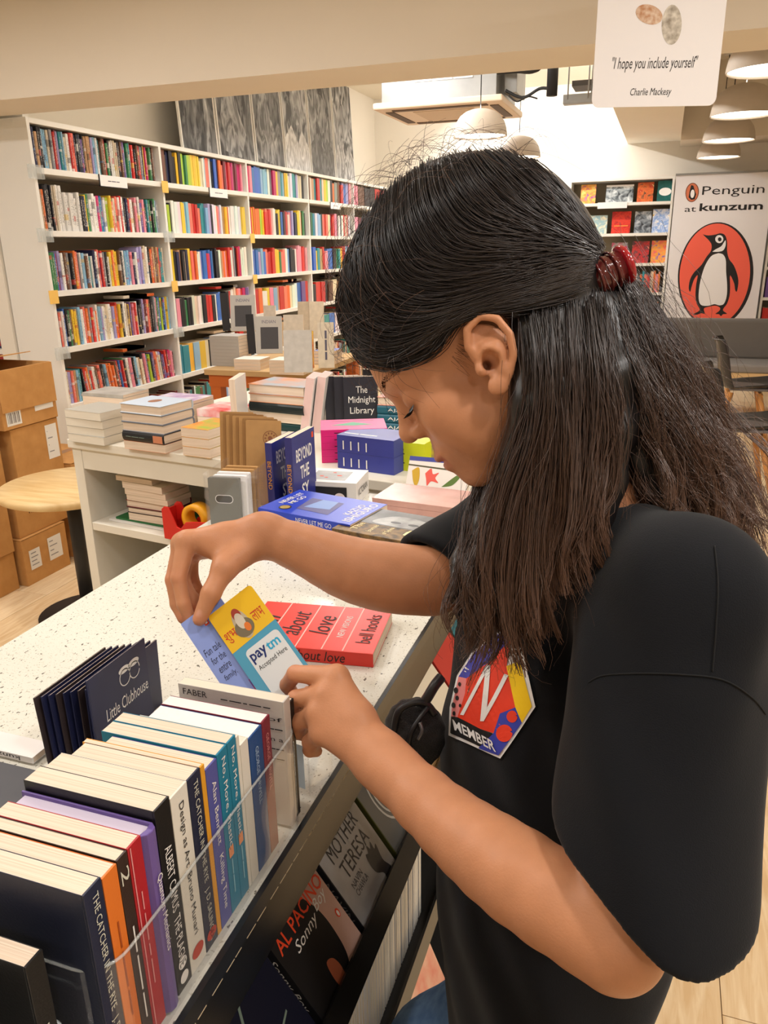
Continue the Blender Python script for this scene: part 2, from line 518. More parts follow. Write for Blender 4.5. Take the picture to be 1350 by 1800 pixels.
def shelf_cover(attr):
    """cover whose colour is the object's own; printed band and lettering strip run along the spine"""
    m = bpy.data.materials.new('shelf_book_cover')
    m.use_nodes = True
    nt = m.node_tree
    b = nt.nodes['Principled BSDF']
    b.inputs['Roughness'].default_value = 0.42
    if attr:
        a = nd(nt, 'ShaderNodeAttribute', attribute_name='Col')
        nt.links.new(a.outputs['Color'], b.inputs['Base Color'])
        return m
    oi = nd(nt, 'ShaderNodeObjectInfo')
    tc = nd(nt, 'ShaderNodeTexCoord')
    sp = nd(nt, 'ShaderNodeSeparateXYZ')
    nt.links.new(tc.outputs['Generated'], sp.inputs[0])
    def mth(op, x, y=None):
        n = nd(nt, 'ShaderNodeMath', operation=op)
        for i, q in enumerate((x, y)):
            if q is None:
                continue
            if isinstance(q, (int, float)):
                n.inputs[i].default_value = q
            else:
                nt.links.new(q, n.inputs[i])
        return n.outputs[0]
    rnd = oi.outputs['Random']
    # band
    c0 = mth('MULTIPLY', mth('FRACT', mth('MULTIPLY', rnd, 7.31)), 0.9)
    hw = mth('MULTIPLY', mth('FRACT', mth('MULTIPLY', rnd, 3.77)), 0.10)
    band = mth('LESS_THAN', mth('ABSOLUTE', mth('SUBTRACT', sp.outputs[2], c0)), hw)
    # lettering strip
    mp = nd(nt, 'ShaderNodeCombineXYZ')
    nt.links.new(mth('MULTIPLY', rnd, 91.0), mp.inputs[0])
    nt.links.new(mth('MULTIPLY', sp.outputs[1], 3.0), mp.inputs[1])
    nt.links.new(mth('MULTIPLY', sp.outputs[2], 26.0), mp.inputs[2])
    nz = nd(nt, 'ShaderNodeTexNoise')
    nz.inputs['Scale'].default_value = 1.6
    nt.links.new(mp.outputs[0], nz.inputs['Vector'])
    t1 = mth('GREATER_THAN', nz.outputs[0], 0.54)
    t2 = mth('LESS_THAN', mth('ABSOLUTE', mth('SUBTRACT', sp.outputs[1], 0.5)), 0.24)
    t3 = mth('LESS_THAN', mth('ABSOLUTE', mth('SUBTRACT', sp.outputs[2], 0.52)), 0.36)
    letter = mth('MULTIPLY', mth('MULTIPLY', t1, t2), t3)
    alt = nd(nt, 'ShaderNodeValToRGB')
    alt.color_ramp.interpolation = 'CONSTANT'
    cols = [(240, 238, 232), (40, 40, 48), (225, 190, 80), (200, 60, 50), (240, 238, 232), (70, 120, 170)]
    for i, c in enumerate(cols):
        e = alt.color_ramp.elements[i] if i < 2 else alt.color_ramp.elements.new(i / 6)
        e.position = i / 6
        e.color = lin(c) + (1,)
    nt.links.new(mth('FRACT', mth('MULTIPLY', rnd, 13.7)), alt.inputs[0])
    m1 = nd(nt, 'ShaderNodeMix', data_type='RGBA')
    nt.links.new(mth('MULTIPLY', band, 0.6), m1.inputs[0])
    nt.links.new(oi.outputs['Color'], m1.inputs[6])
    nt.links.new(alt.outputs[0], m1.inputs[7])
    # lettering is white on dark, dark on light
    bw = nd(nt, 'ShaderNodeRGBToBW')
    nt.links.new(oi.outputs['Color'], bw.inputs[0])
    tone = mth('LESS_THAN', bw.outputs[0], 0.32)
    tl = nd(nt, 'ShaderNodeMix', data_type='RGBA')
    nt.links.new(tone, tl.inputs[0])
    tl.inputs[6].default_value = lin((50, 48, 54)) + (1,)
    tl.inputs[7].default_value = lin((235, 230, 220)) + (1,)
    m2 = nd(nt, 'ShaderNodeMix', data_type='RGBA')
    nt.links.new(mth('MULTIPLY', letter, 0.6), m2.inputs[0])
    nt.links.new(m1.outputs[2], m2.inputs[6])
    nt.links.new(tl.outputs[2], m2.inputs[7])
    nt.links.new(m2.outputs[2], b.inputs['Base Color'])
    return m
M_scov, M_scov_a = shelf_cover(False), shelf_cover(True)
def unit_book():
    mb = MB()
    t = 0.07
    mb.box(0, 1, 0, t, 0, 1, 0).box(0, 1, 1 - t, 1, 0, 1, 0)
    mb.add([(1, 0, 0), (1.025, .25, 0), (1.025, .75, 0), (1, 1, 0), (1, 0, 1), (1.025, .25, 1), (1.025, .75, 1), (1, 1, 1), (.96, t, 0), (.96, 1 - t, 0), (.96, t, 1), (.96, 1 - t, 1)],
           [(0, 1, 5, 4), (1, 2, 6, 5), (2, 3, 7, 6), (4, 5, 6, 7, 11, 10), (8, 10, 11, 9)], 0)
    mb.box(0.015, 0.96, t, 1 - t, 0.015, 0.985, 1)
    return mb.mesh('book', [M_scov, M_page])
UBOOK = unit_book()
def shelf_book(x_spine, y, z, th, dp, ht, key, lean=0.0, label='', group='', face='x'):
    """one book on a shelf, spine towards +X (face x) or -Y (face y)"""
    o = bpy.data.objects.new('book', UBOOK)
    COL.objects.link(o)
    o.scale = (dp, th, ht)
    if face == 'x':
        o.location = (x_spine - dp * 1.025, y, z)
        o.rotation_euler = (lean, 0, 0)
    else:
        o.location = (y, x_spine + dp * 1.025, z)
        o.rotation_euler = (0, lean, -math.pi / 2)
        o.location = (y, x_spine + dp * 1.025, z)
    c = PAL[key]
    j = RNG.uniform(.85, 1.08)
    o.color = tuple(min(v * j, 1) for v in lin(c)) + (1,)
    tag(o, label, 'book', group)
    return o
STUFF_V, STUFF_F, STUFF_C, STUFF_M = [], [], [], []
def stuff_book(x0, x1, y0, y1, z0, z1, key):
    n = len(STUFF_V)
    STUFF_V.extend([(x0, y0, z0), (x1, y0, z0), (x1, y1, z0), (x0, y1, z0), (x0, y0, z1), (x1, y0, z1), (x1, y1, z1), (x0, y1, z1)])
    fs = [(4, 5, 6, 7), (0, 1, 5, 4), (1, 2, 6, 5), (2, 3, 7, 6), (3, 0, 4, 7)]
    c = tuple(min(1, v * RNG.uniform(.85, 1.1)) for v in lin(PAL[key]))
    for i, f in enumerate(fs):
        STUFF_F.append(tuple(n + k for k in f))
        STUFF_C.append(lin((226, 212, 188)) if i == 0 else c)

# ------------------------------------------------------------------ tall bookcase along the left wall
UP = [3.645 + 1.1735 * k for k in range(6)]
BZ = [1.947, 1.630, 1.313, 1.000, 0.675, 0.362, 0.050]
XF = -3.20
case = empty('bookcase', (-3.35, 6.5, 0), label='tall white bookcase filling the whole left wall', cat='bookcase')
def cpart(name, mb, m, bevel=0.0):
    o = mb.build(name, m, bevel=bevel)
    o.parent = case
    o.matrix_parent_inverse = Matrix.Translation((3.35, -6.5, 0))
    return o
for k, y in enumerate(UP):
    cpart('upright', MB().box(-3.49, XF, y - .011, y + .011, 0, 2.185), M_white)
for k in range(5):
    cpart('back_panel', MB().box(-3.495, -3.485, UP[k] + .012, UP[k + 1] - .012, 0.02, 2.17), M_back)
    for z in BZ:
        cpart('shelf_board', MB().box(-3.484, XF + .004, UP[k] + .0115, UP[k + 1] - .0115, z - .03, z), M_white)
    cpart('top_board', MB().box(-3.49, XF, UP[k] + .0115, UP[k + 1] - .0115, 2.160, 2.185), M_white)
cpart('plinth', MB().box(-3.45, XF - .03, UP[0] + .02, UP[5] - .02, 0, .019), M_white)

ROWS = [  # bay 1 rows, left to right, then bay 2, as the photograph shows them
 ["knakkssscgcruvtscwrfnnknkpkaaavsswtddrekwwcckkdpsetrrkkdurgkymoekdu", "caokkkccwwwwwwwwwknyewwwmtbwclyfcfwrwknrywdiuwpiktpekesg", "weebrvwkdgkcofgwsdwtwnwfbrgkwyyoyydkwsbsinwvvvccwkoradarttc",
  "infwbkedyyasswfogrwowsvwccwwvoryykwcdypairwkkvuufdkkgieblkbwys", "gcvfastkrwogrwcdfuksoooodrkbrekwiekswackibllnpfowcvnprummiu"],
 ["kdknkkkyklwellyyyycwsffwkbnoofuirmmuummi", "klkwwwyyssffrrfttsvkwwfiwcayrwwwwwwyy", "yyknakcnyfmowwvbbrmbbkkkwaoiorwrgkrmmwwwe",
  "tikkekkccwwkrrkwbbbvkrwwcfirmpv", "ttysyckbbswwrrdk"],
 ["mibbbbssswgmygtsyywwttvcck", "rryoooolyrfrriwwkyybkurfcivpnkyycoek", "bvbvsbfrrrryyeffwskkwiiirri", "rowyisarfocwwbpr", "krbwtadckrw"],
 ["dcatrtcylwkogdrvbvi", "kketwsskfrfcgrrikwnwrcfwk", "bbytaribbketyrsvi", "krrkdcaywr", "rktbwcdy"],
 ["idkkrru", "iurkfc", "bkwrti", "rkcw", "kcrt"],
]
ROWN = ['top shelf', 'second shelf down', 'third shelf down', 'fourth shelf down', 'fifth shelf down']
n_ind = 0
for bay in range(5):
    for row in range(5):
        s = ROWS[bay][row]
        y0, y1 = UP[bay] + .016, UP[bay + 1] - .016
        ws = [RNG.uniform(.7, 1.3) for _ in s]
        avail = (y1 - y0) - .03
        if bay == 4:
            avail *= 1.0
        k = avail / sum(ws)
        y = y0
        ind = bay == 0
        for i, ch in enumerate(s):
            th = ws[i] * k
            ht = RNG.choice([.178, .196, .198, .198, .2, .205, .21]) + RNG.uniform(-.006, .006)
            if row == 0:
                ht = min(ht, .203)
            if bay == 0 and row == 1 and 3 <= i < 11:
                ht = RNG.uniform(.232, .24)
            if bay == 0 and row == 4:
                ht *= .93
            if row in (2, 3) and i > len(s) * .7:
                ht += .02
            dp = RNG.uniform(.125, .14)
            xs = XF - RNG.uniform(.012, .03)
            lean = 0.0
            if bay == 0 and row == 4 and i > 6:
                lean = .11 if i < len(s) - 4 else .03
            if ind:
                shelf_book(xs, y + (.02 if lean > .1 else 0), BZ[row] + .0008, th * .97, dp, ht, ch, lean,
                           f'{CNAME[ch]} book, {ordinal(i)} from the left, {ROWN[row]}, {"leftmost" if bay == 0 else "second"} bay of wall bookcase',
                           f'books on the {ROWN[row]} of the {"leftmost" if bay == 0 else "second"} bay')
                n_ind += 1
            else:
                stuff_book(xs - dp, xs, y, y + th * .96, BZ[row], BZ[row] + ht, ch)
            y += th
    # books glimpsed on the two lowest shelves, behind the display tables
    for row in (5, 6):
        y = UP[bay] + .016
        while y < UP[bay + 1] - .05:
            th = RNG.uniform(.018, .034)
            stuff_book(-3.36, XF - .02, y, y + th * .95, BZ[row], BZ[row] + RNG.uniform(.17, .21), RNG.choice('kkndaucgwrtes'))
            y += th
    for row in (3, 4):   # flat books lying on top of the rows
        for q in range(3):
            yy = RNG.uniform(UP[bay] + .5, UP[bay + 1] - .3)
            stuff_book(-3.38, XF - .03, yy, yy + .19, BZ[row] + .232, BZ[row] + .25, RNG.choice('rwkocg'))
# sticky notes and clear brackets on the front edges
M_note = mat('sticky_note_yellow', (246, 200, 104), 0.7)
for i, (u, b, lab) in enumerate(((0, 2, 'leftmost upright at the third shelf'), (1, 0, 'second upright at the top shelf'), (1, 2, 'second upright at the third shelf'),
                                 (2, 1, 'third upright at the second shelf'), (2, 2, 'third upright at the third shelf'))):
    e = MB().box(0, .0012, -.036, .036, -.036, .036).build('sticky_note', M_note, loc=(XF + .0145, UP[u] + (.0 if u else -.012), BZ[b] - .03),
                  label='square yellow sticky note on the ' + lab, cat='sticky note', group='yellow sticky notes on the bookcase edges')
def clear_mat(name='clear_acrylic', rgb=(250, 250, 250), rough=0.03, tint=1.0, mixf=0.82):
    m = bpy.data.materials.new(name)
    m.use_nodes = True
    nt = m.node_tree
    b = nt.nodes['Principled BSDF']
    b.inputs['Base Color'].default_value = lin(rgb) + (1,)
    b.inputs['Roughness'].default_value = rough
    tr = nd(nt, 'ShaderNodeBsdfTransparent')
    tr.inputs[0].default_value = (tint, tint, tint, 1)
    mx = nd(nt, 'ShaderNodeMixShader')
    lw = nd(nt, 'ShaderNodeLayerWeight')
    pw = nd(nt, 'ShaderNodeMath', operation='POWER')
    pw.inputs[1].default_value = 4.0
    nt.links.new(lw.outputs['Facing'], pw.inputs[0])
    fr = nd(nt, 'ShaderNodeMath', operation='MULTIPLY_ADD')
    fr.inputs[1].default_value = .55
    fr.inputs[2].default_value = .035
    nt.links.new(pw.outputs[0], fr.inputs[0])
    g = nd(nt, 'ShaderNodeBsdfGlossy')
    g.inputs['Roughness'].default_value = rough
    m2 = nd(nt, 'ShaderNodeMixShader')
    nt.links.new(fr.outputs[0], m2.inputs[0])
    nt.links.new(tr.outputs[0], m2.inputs[1])
    nt.links.new(g.outputs[0], m2.inputs[2])
    mx.inputs[0].default_value = mixf
    nt.links.new(b.outputs[0], mx.inputs[1])
    nt.links.new(m2.outputs[0], mx.inputs[2])
    nt.links.new(mx.outputs[0], nt.nodes['Material Output'].inputs[0])
    return m
M_clear = clear_mat(mixf=.975)
M_cleared = clear_mat('clear_acrylic_edge', (225, 232, 232), .05, mixf=.72)
for i, (u, b, lab) in enumerate(((0, 0, 'leftmost upright by the top shelf'), (0, 1, 'leftmost upright by the second shelf'), (0, 3, 'leftmost upright by the fourth shelf'),
                                 (1, 1, 'second upright by the second shelf'), (1, 3, 'second upright by the fourth shelf'))):
    MB().box(0, .004, -.05, .05, -.035, .035).box(.004, .02, -.05, -.044, -.035, .035).box(.004, .02, .044, .05, -.035, .035).build(
        'sign_bracket', M_cleared, loc=(XF + .006, UP[u] - .01, BZ[b] - .025), label='clear plastic sign bracket on the ' + lab, cat='bracket', group='clear sign brackets')
M_lab = mat('label_white', (246, 244, 244), 0.4)
for i, (y, b, lab) in enumerate(((4.29, 0, 'leftmost bay'), (5.52, 0, 'second bay'), (7.80, 0, 'fourth bay'))):
    e = empty('shelf_label', (XF + .006, y, BZ[b] - .028), label=f'white shelf label strip on the top shelf edge of the {lab}', cat='label', group='white shelf labels')
    COVER_OF[e.name] = MB().box(0, .003, -.13, .13, -.034, .026).build('card', M_lab, e)
    MB().box(-.001, .004, -.134, -.128, -.038, .03).box(-.001, .004, -.134, .134, -.038, -.034).build('holder_frame', M_dark, e)
    put_text('~3' if i == 0 else '~2', (.0032, 0, -.004), (0, 1, 0), (0, 0, 1), .11, .018, mat('ink_grey', (90, 90, 110), .7), e)
# black-and-white photographs standing on the bookcase
def photo_mat(seed, dark, light, scale):
    m = bpy.data.materials.new('photo_print')
    m.use_nodes = True
    nt = m.node_tree
    tc = nd(nt, 'ShaderNodeTexCoord')
    mp = nd(nt, 'ShaderNodeMapping')
    mp.inputs['Location'].default_value = (seed * 3.1, seed * 1.7, seed)
    mp.inputs['Scale'].default_value = (1, scale, scale * .42)
    nz = nd(nt, 'ShaderNodeTexNoise')
    nz.inputs['Scale'].default_value = 1.0
    nz.inputs['Detail'].default_value = 5
    nz.inputs['Distortion'].default_value = 2.2
    rp = nd(nt, 'ShaderNodeValToRGB')
    rp.color_ramp.elements[0].position, rp.color_ramp.elements[1].position = .40, .70
    rp.color_ramp.elements[0].color = lin((dark,) * 3) + (1,)
    rp.color_ramp.elements[1].color = lin((light,) * 3) + (1,)
    nt.links.new(tc.outputs['Object'], mp.inputs[0])
    nt.links.new(mp.outputs[0], nz.inputs['Vector'])
    nt.links.new(nz.outputs[0], rp.inputs[0])
    nt.links.new(rp.outputs[0], nt.nodes['Principled BSDF'].inputs['Base Color'])
    nt.nodes['Principled BSDF'].inputs['Roughness'].default_value = .45
    return m
PH = [('dark photograph of a standing figure beside a pale arm', 34, 110), ('dark photograph of seated figures among folds of cloth', 32, 120), ('dark photograph of a crouching figure', 34, 120),
      ('photograph of a face above a white cloth', 60, 170), ('photograph of a face half wrapped in pale cloth', 48, 150), ('photograph of a figure in a light shawl', 60, 180)]
ph_x = [320, 386, 451, 503, 548, 591, 625]
ph_y = [262, 268, 280, 290, 297, 303, 307]
for i in range(6):
    y0, y1 = on_plane(ph_x[i], ph_y[i], 0, -3.27).y + .025, on_plane(ph_x[i + 1], ph_y[i + 1], 0, -3.27).y - .025
    e = empty('photo_print', (-3.27, (y0 + y1) / 2, 2.186), (0, math.radians(-2.5), 0), label=f'black-and-white {PH[i][0]}, {ordinal(i)} from the left', cat='photograph',
              group='black-and-white photographs above the bookcase')
    w = (y1 - y0) / 2
    COVER_OF[e.name] = MB().box(-.014, 0, -w, w, 0, .92).build('panel', [photo_mat(i * 7 + 1, PH[i][1] - 12, PH[i][2] + 30, 8)], e)
    for q in (-w - .006, w + .006):
        MB().box(-.015, .002, q - .006, q + .006, 0, .92).build('frame_edge', M_white, e)
    if i >= 3:
        g1, g2 = photo_mat(i + 40, (96, 60, 84)[i - 3], (206, 176, 190)[i - 3], 9), photo_mat(i + 50, (170, 54, 120)[i - 3], (244, 130, 226)[i - 3], 12)
        put_poly(ell(.02, .56, .105, .17), (0, 0, 0), (0, 1, 0), (0, 0, 1), g1, e, 'portrait_tone', .001)
        put_poly([(-w, 0), (w, 0), (w, .22), (.12, .36), (.02, .24), (-.1, .38), (-w, .26)], (0, 0, 0), (0, 1, 0), (0, 0, 1), g2, e, 'portrait_tone', .0014)
    else:
        g1 = photo_mat(i + 60, 80, 190, 10)
        put_poly([(.08, 0), (.14, 0), (.15, .3), (.12, .55), (.17, .8), (.12, .86), (.07, .6), (.09, .3)] if i == 0 else [(-.2, .05), (.05, .02), (.16, .2), (.05, .38), (-.02, .6), (-.13, .56), (-.22, .3)],
                 (0, 0, 0), (0, 1, 0), (0, 0, 1), g1, e, 'portrait_tone', .001)

# neighbouring bookcase cut by the left edge of the picture
nb = empty('bookcase', (-3.9, 3.85, 0), label='white bookcase at the left edge behind the boxes', cat='bookcase')
YN = 3.66
o = MB().box(-3.575, -3.55, YN - .02, 4.04, 0, 2.19).build('upright', M_white)
o.parent = nb
o.matrix_parent_inverse = Matrix.Translation((3.9, -3.85, 0))
for z in (1.63, 1.30, .985, .665, .35, .05, 1.95):
    o = MB().box(-4.19, -3.577, YN, 4.03, z - .03, z).build('shelf_board', M_white)
    o.parent = nb
    o.matrix_parent_inverse = Matrix.Translation((3.9, -3.85, 0))
cnt = 0
for r, (z, cols) in enumerate(((1.30, 'wscg'), (.985, 'nnnk'), (.665, 'kuppn'))):
    x = -3.60
    for i, ch in enumerate(cols):
        th = RNG.uniform(.03, .04)
        x -= th
        shelf_book(YN + .03, x, z + .001, th * .95, .14, RNG.uniform(.2, .23), ch, 0, f'{CNAME[ch]} book, {ordinal(i)} from the right, {("upper", "middle", "lower")[r]} shelf, cut-off left bookcase',
                   'books in the cut-off left bookcase', face='y')
for i in range(3):
    MB().box(-3.74, -3.60, YN + .03, YN + .22, .90 + i * .022, .92 + i * .022).build('book', mat(f'flat_red{i}', (176, 40 + i * 14, 60), .5),
        label=f'red book lying flat on dark books, {("lowest", "middle", "top")[i]} of three, left edge', cat='book', group='red books lying flat at the left edge')

# ------------------------------------------------------------------ back bookcase with faced-out covers
YC = 9.58
bc = empty('bookcase', (-.54, 9.7, 0), label='white bookcase with face-out covers on the back wall', cat='bookcase')
def bpart(name, mb, m):
    o = mb.build(name, m)
    o.parent = bc
    o.matrix_parent_inverse = Matrix.Translation((.54, -9.7, 0))
BZ2 = [1.938, 1.618, 1.300, .985, .67, .35, .05]
for x in (-1.085, .0):
    bpart('upright', MB().box(x - .012, x + .012, YC, 9.88, 0, 2.185), M_white)
bpart('top_board', MB().box(-1.072, -.013, YC, 9.88, 2.163, 2.185), M_white)
bpart('back_panel', MB().box(-1.072, -.013, 9.85, 9.86, 0, 2.16), mat('dark_back', (138, 128, 108), .7))
for z in BZ2:
    bpart('shelf_board', MB().box(-1.072, -.013, YC - .004, 9.849, z - .03, z), M_white)
def cover_mat(name, cols, scale=9.0):
    m = bpy.data.materials.new(name)
    m.use_nodes = True
    nt = m.node_tree
    tc = nd(nt, 'ShaderNodeTexCoord')
    nz = nd(nt, 'ShaderNodeTexNoise')
    nz.inputs['Scale'].default_value = scale
    nz.inputs['Distortion'].default_value = 1.0
    rp = nd(nt, 'ShaderNodeValToRGB')
    k = len(cols)
    for i, c in enumerate(cols):
        e = rp.color_ramp.elements[i] if i < 2 else rp.color_ramp.elements.new(.5)
        e.position = .32 + .36 * i / max(1, k - 1)
        e.color = lin(c) + (1,)
    nt.links.new(tc.outputs['Object'], nz.inputs['Vector'])
    nt.links.new(nz.outputs[0], rp.inputs[0])
    nt.links.new(rp.outputs[0], nt.nodes['Principled BSDF'].inputs['Base Color'])
    nt.nodes['Principled BSDF'].inputs['Roughness'].default_value = .35
    return m
FACED = [(0, 1020, 1046, .205, [(150, 90, 170), (240, 150, 60), (230, 90, 140), (250, 220, 120)], 'multicoloured comic-style'), (0, 1064, 1112, .19, [(40, 48, 56), (150, 160, 165), (225, 230, 232)], 'wide grey'),
         (0, 1119, 1147, .205, [(60, 60, 60), (230, 120, 60), (250, 220, 150), (190, 60, 50)], 'orange and yellow'), (0, 1154, 1181, .215, [(20, 90, 90), (30, 110, 108)], 'teal white-oval'),
         (1, 1030, 1066, .20, [(236, 228, 200), (140, 180, 190), (236, 228, 200)], 'cream and blue'), (1, 1074, 1107, .235, [(190, 30, 34), (226, 60, 40), (180, 28, 30)], 'red'),
         (1, 1114, 1143, .23, [(30, 32, 38), (120, 130, 140), (200, 206, 212)], 'black and silver'), (1, 1145, 1178, .25, [(245, 245, 248), (120, 160, 220), (240, 190, 60), (245, 245, 248)], 'white with coloured splashes'),
         (2, 1073, 1101, .225, [(60, 56, 62), (180, 176, 180), (200, 60, 110)], 'grey with a pink mark'), (2, 1109, 1139, .235, [(40, 36, 42), (210, 50, 50), (240, 130, 110), (60, 60, 70)], 'red and black'),
         (2, 1143, 1173, .24, [(110, 80, 170), (240, 170, 60), (80, 160, 200), (235, 90, 100)], 'rainbow patterned'), (1, 1012, 1029, .225, [(230, 150, 120), (90, 60, 60)], 'salmon half-hidden')]
for r, p0, p1, h, cols, nm in FACED:
    z = BZ2[r]
    py = {0: 355, 1: 408, 2: 461}[r]
    a, b = on_plane(p0, py, 1, YC + .05), on_plane(p1, py, 1, YC + .05)
    e = empty('display_book', ((a.x + b.x) / 2, YC + .05, z + .001), (math.radians(-12), 0, 0), label=f'{nm} book facing out on the {("top", "second", "third")[r]} shelf of the back bookcase', cat='book', group='face-out books on the back bookcase')
    w = (b.x - a.x) / 2
    COVER_OF[e.name] = MB().box(-w, w, -.001, .001, 0, h).box(-w, w, .017, .019, 0, h).box(-w - .001, -w + .001, -.001, .019, 0, h).build('cover', cover_mat('cover_print', cols, 16), e)
    MB().box(-w + .001, w - .003, .001, .017, .003, h - .003).build('page_block', M_page, e)
    if 'white-oval' in nm:
        put_poly(ell(0, .10, w * .8, .042), (0, -.001, 0), (1, 0, 0), (0, 0, 1), M_lab, e)
    if nm == 'red':
        put_text('~1', (0, -.001, .08), (1, 0, 0), (0, 0, 1), w * 1.5, .03, mat('gold_ink', (246, 170, 70), .5), e)
    if 'wide grey' in nm:
        put_poly([(-w, .17), (w, .17), (w, .19), (-w, .19)], (0, -.001, 0), (1, 0, 0), (0, 0, 1), M_lab, e)
for row in (3, 4, 5, 6):
    x = -1.06
    while x < -.05:
        th = RNG.uniform(.02, .034)
        stuff_book(x, x + th * .95, YC + .02, YC + .15, BZ2[row], BZ2[row] + RNG.uniform(.18, .23), RNG.choice('rofccwidktr'))
        x += th
e = empty('shelf_label', (-.62, YC - .007, 1.925), label='white shelf label under the wide grey face-out book', cat='label', group='white shelf labels')
MB().box(-.155, .16, -.003, 0, -.045, .02).build('card', M_lab, e)
# bookcase to the right of the banner
rb = empty('bookcase', (1.6, 9.7, 0), label='white bookcase right of the tall banner, cut by the frame', cat='bookcase')
for nm, mb in [('upright', MB().box(1.0, 1.024, YC, 9.88, 0, 2.185)), ('upright', MB().box(2.1, 2.124, YC, 9.88, 0, 2.185))] + [('shelf_board', MB().box(1.025, 2.099, YC, 9.86, z - .03, z)) for z in (1.25, .935, .62, 1.57, 1.88)] + [('back_panel', MB().box(1.025, 2.099, 9.861, 9.87, 0, 2.18))]:
    o = mb.build(nm, M_white if nm != 'back_panel' else mat('dark_back'))
    o.parent = rb
    o.matrix_parent_inverse = Matrix.Translation((-1.6, -9.7, 0))
for z, cols in ((1.25, 'gkgkgwckg'), (.935, 'ppkpnpnkp'), (.62, 'rrrrrrirr')):
    x = 1.04
    for i, ch in enumerate(cols):
        th = RNG.uniform(.024, .032)
        stuff_book(x, x + th * .95, YC + .02, YC + .15, z, z + RNG.uniform(.19, .21), ch)
        x += th
me = bpy.data.meshes.new('shelf_books')
me.from_pydata(STUFF_V, [], STUFF_F)
ca = me.color_attributes.new('Col', 'FLOAT_COLOR', 'CORNER')
arr = []
for f, c in zip(STUFF_F, STUFF_C):
    arr += [c[0], c[1], c[2], 1.0] * len(f)
ca.data.foreach_set('color', arr)
me.materials.append(M_scov_a)
o = bpy.data.objects.new('shelf_books', me)
COL.objects.link(o)
tag(o, 'rows of small colourful books farther along the white wall bookcases', 'books', kind='stuff')

# ------------------------------------------------------------------ tall banner with the bird emblem
YBN = 9.55
bn = empty('banner', (.5, YBN, 0), label='tall white banner with black bird in an orange oval', cat='banner')
def bprint(pts, m, name, lift):
    """outline points measured on the photograph (crop 1110,290, factor 5.625) laid on the banner sheet"""
    vs = []
    for x, y in pts:
        w = on_plane(1110 + x / 5.625, 290 + y / 5.625, 1, YBN)
        vs.append((w.x - .5, -lift, w.z))
    return MB().add(vs, [tuple(range(len(vs)))]).build(name, m, COVER_OF[bn.name])
COVER_OF[bn.name] = MB().box(-.478, .478, 0, .006, .02, 2.19).build('sheet', mat('banner_white', (236, 234, 238), .6, noise=.02, nscale=2), bn)
MB().box(-.485, .485, -.012, .02, 2.185, 2.205).box(-.485, .485, -.03, .04, 0, .03).build('rail', M_galv, bn)
M_ink, M_coral, M_prw = mat('ink_black', (34, 32, 34), .6), mat('ink_coral', (246, 104, 84), .6), mat('print_white', (244, 243, 246), .6)
def sm(pts, n=60):
    return [tuple(p) for p in spline(list(pts) + [pts[0]], n)[:-1]]
oc = ell(832, 1085, 372, 520, 60, math.radians(6))
bprint(oc, M_ink, 'emblem_outline', .001)
bprint(ell(824, 1082, 347, 505, 60, math.radians(6)), M_coral, 'emblem_oval', .002)
body = [(705, 686), (760, 697), (830, 688), (880, 675), (925, 695), (945, 760), (945, 850), (965, 930), (1010, 990), (1045, 1080), (1057, 1160), (1042, 1250), (1025, 1235), (1015, 1170), (975, 1090),
        (975, 1200), (970, 1290), (945, 1370), (915, 1410), (905, 1440), (945, 1470), (905, 1475), (885, 1495), (865, 1475), (830, 1472), (870, 1440), (875, 1410), (830, 1390), (770, 1400), (715, 1418),
        (725, 1470), (690, 1465), (650, 1480), (612, 1475), (665, 1445), (672, 1420), (645, 1370), (632, 1290), (640, 1180), (655, 1090), (620, 1130), (595, 1200), (580, 1255), (566, 1215), (580, 1130),
        (620, 1060), (690, 990), (740, 910), (785, 850), (792, 790), (765, 745), (735, 715)]
bprint([tuple(p) for p in spline(body + [body[0]], 150)[:-1]], M_ink, 'bird_silhouette', .003)
bprint(sm([(860, 872), (905, 885), (932, 940), (935, 1050), (945, 1180), (942, 1290), (915, 1370), (870, 1388), (820, 1376), (760, 1392), (690, 1385), (665, 1330), (668, 1230), (690, 1110), (730, 990), (790, 900)]), M_prw, 'bird_belly', .004)
bprint(sm([(800, 858), (830, 835), (885, 805), (910, 770), (930, 745), (930, 800), (905, 845), (860, 858)], 40), M_prw, 'bird_cheek', .004)
bprint(ell(868, 733, 40, 40), M_prw, 'bird_eye_ring', .004)
bprint(ell(872, 735, 18, 20), M_ink, 'bird_pupil', .005)
bprint(ell(600, 272, 66, 96, 30, math.radians(8)), mat('ink_brown', (120, 70, 50), .6), 'small_emblem_outline', .001)
bprint(ell(600, 272, 58, 88, 30, math.radians(8)), mat('ink_copper', (214, 120, 84), .6), 'small_emblem_oval', .002)
bprint([(590, 200), (612, 205), (625, 250), (640, 290), (625, 340), (590, 345), (565, 320), (575, 260)], M_ink, 'small_bird', .003)
bprint(ell(603, 285, 20, 42, 18, .1), M_prw, 'small_bird_belly', .004)
for t, x0, x1, y0, y1, bold, m in (('Penguin', 692, 1325, 178, 335, 0.0, M_ink), ('at', 522, 642, 405, 475, 0.0, M_ink), ('kunzum', 668, 1308, 350, 468, .022, M_ink)):
    a, b = on_plane(1110 + x0 / 5.625, 290 + y1 / 5.625, 1, YBN), on_plane(1110 + x1 / 5.625, 290 + y0 / 5.625, 1, YBN)
    put_text(t, ((a.x + b.x) / 2 - .5, -.001, (a.z + b.z) / 2), (1, 0, 0), (0, 0, 1), b.x - a.x, b.z - a.z - .02, m, bn, bold=bold)

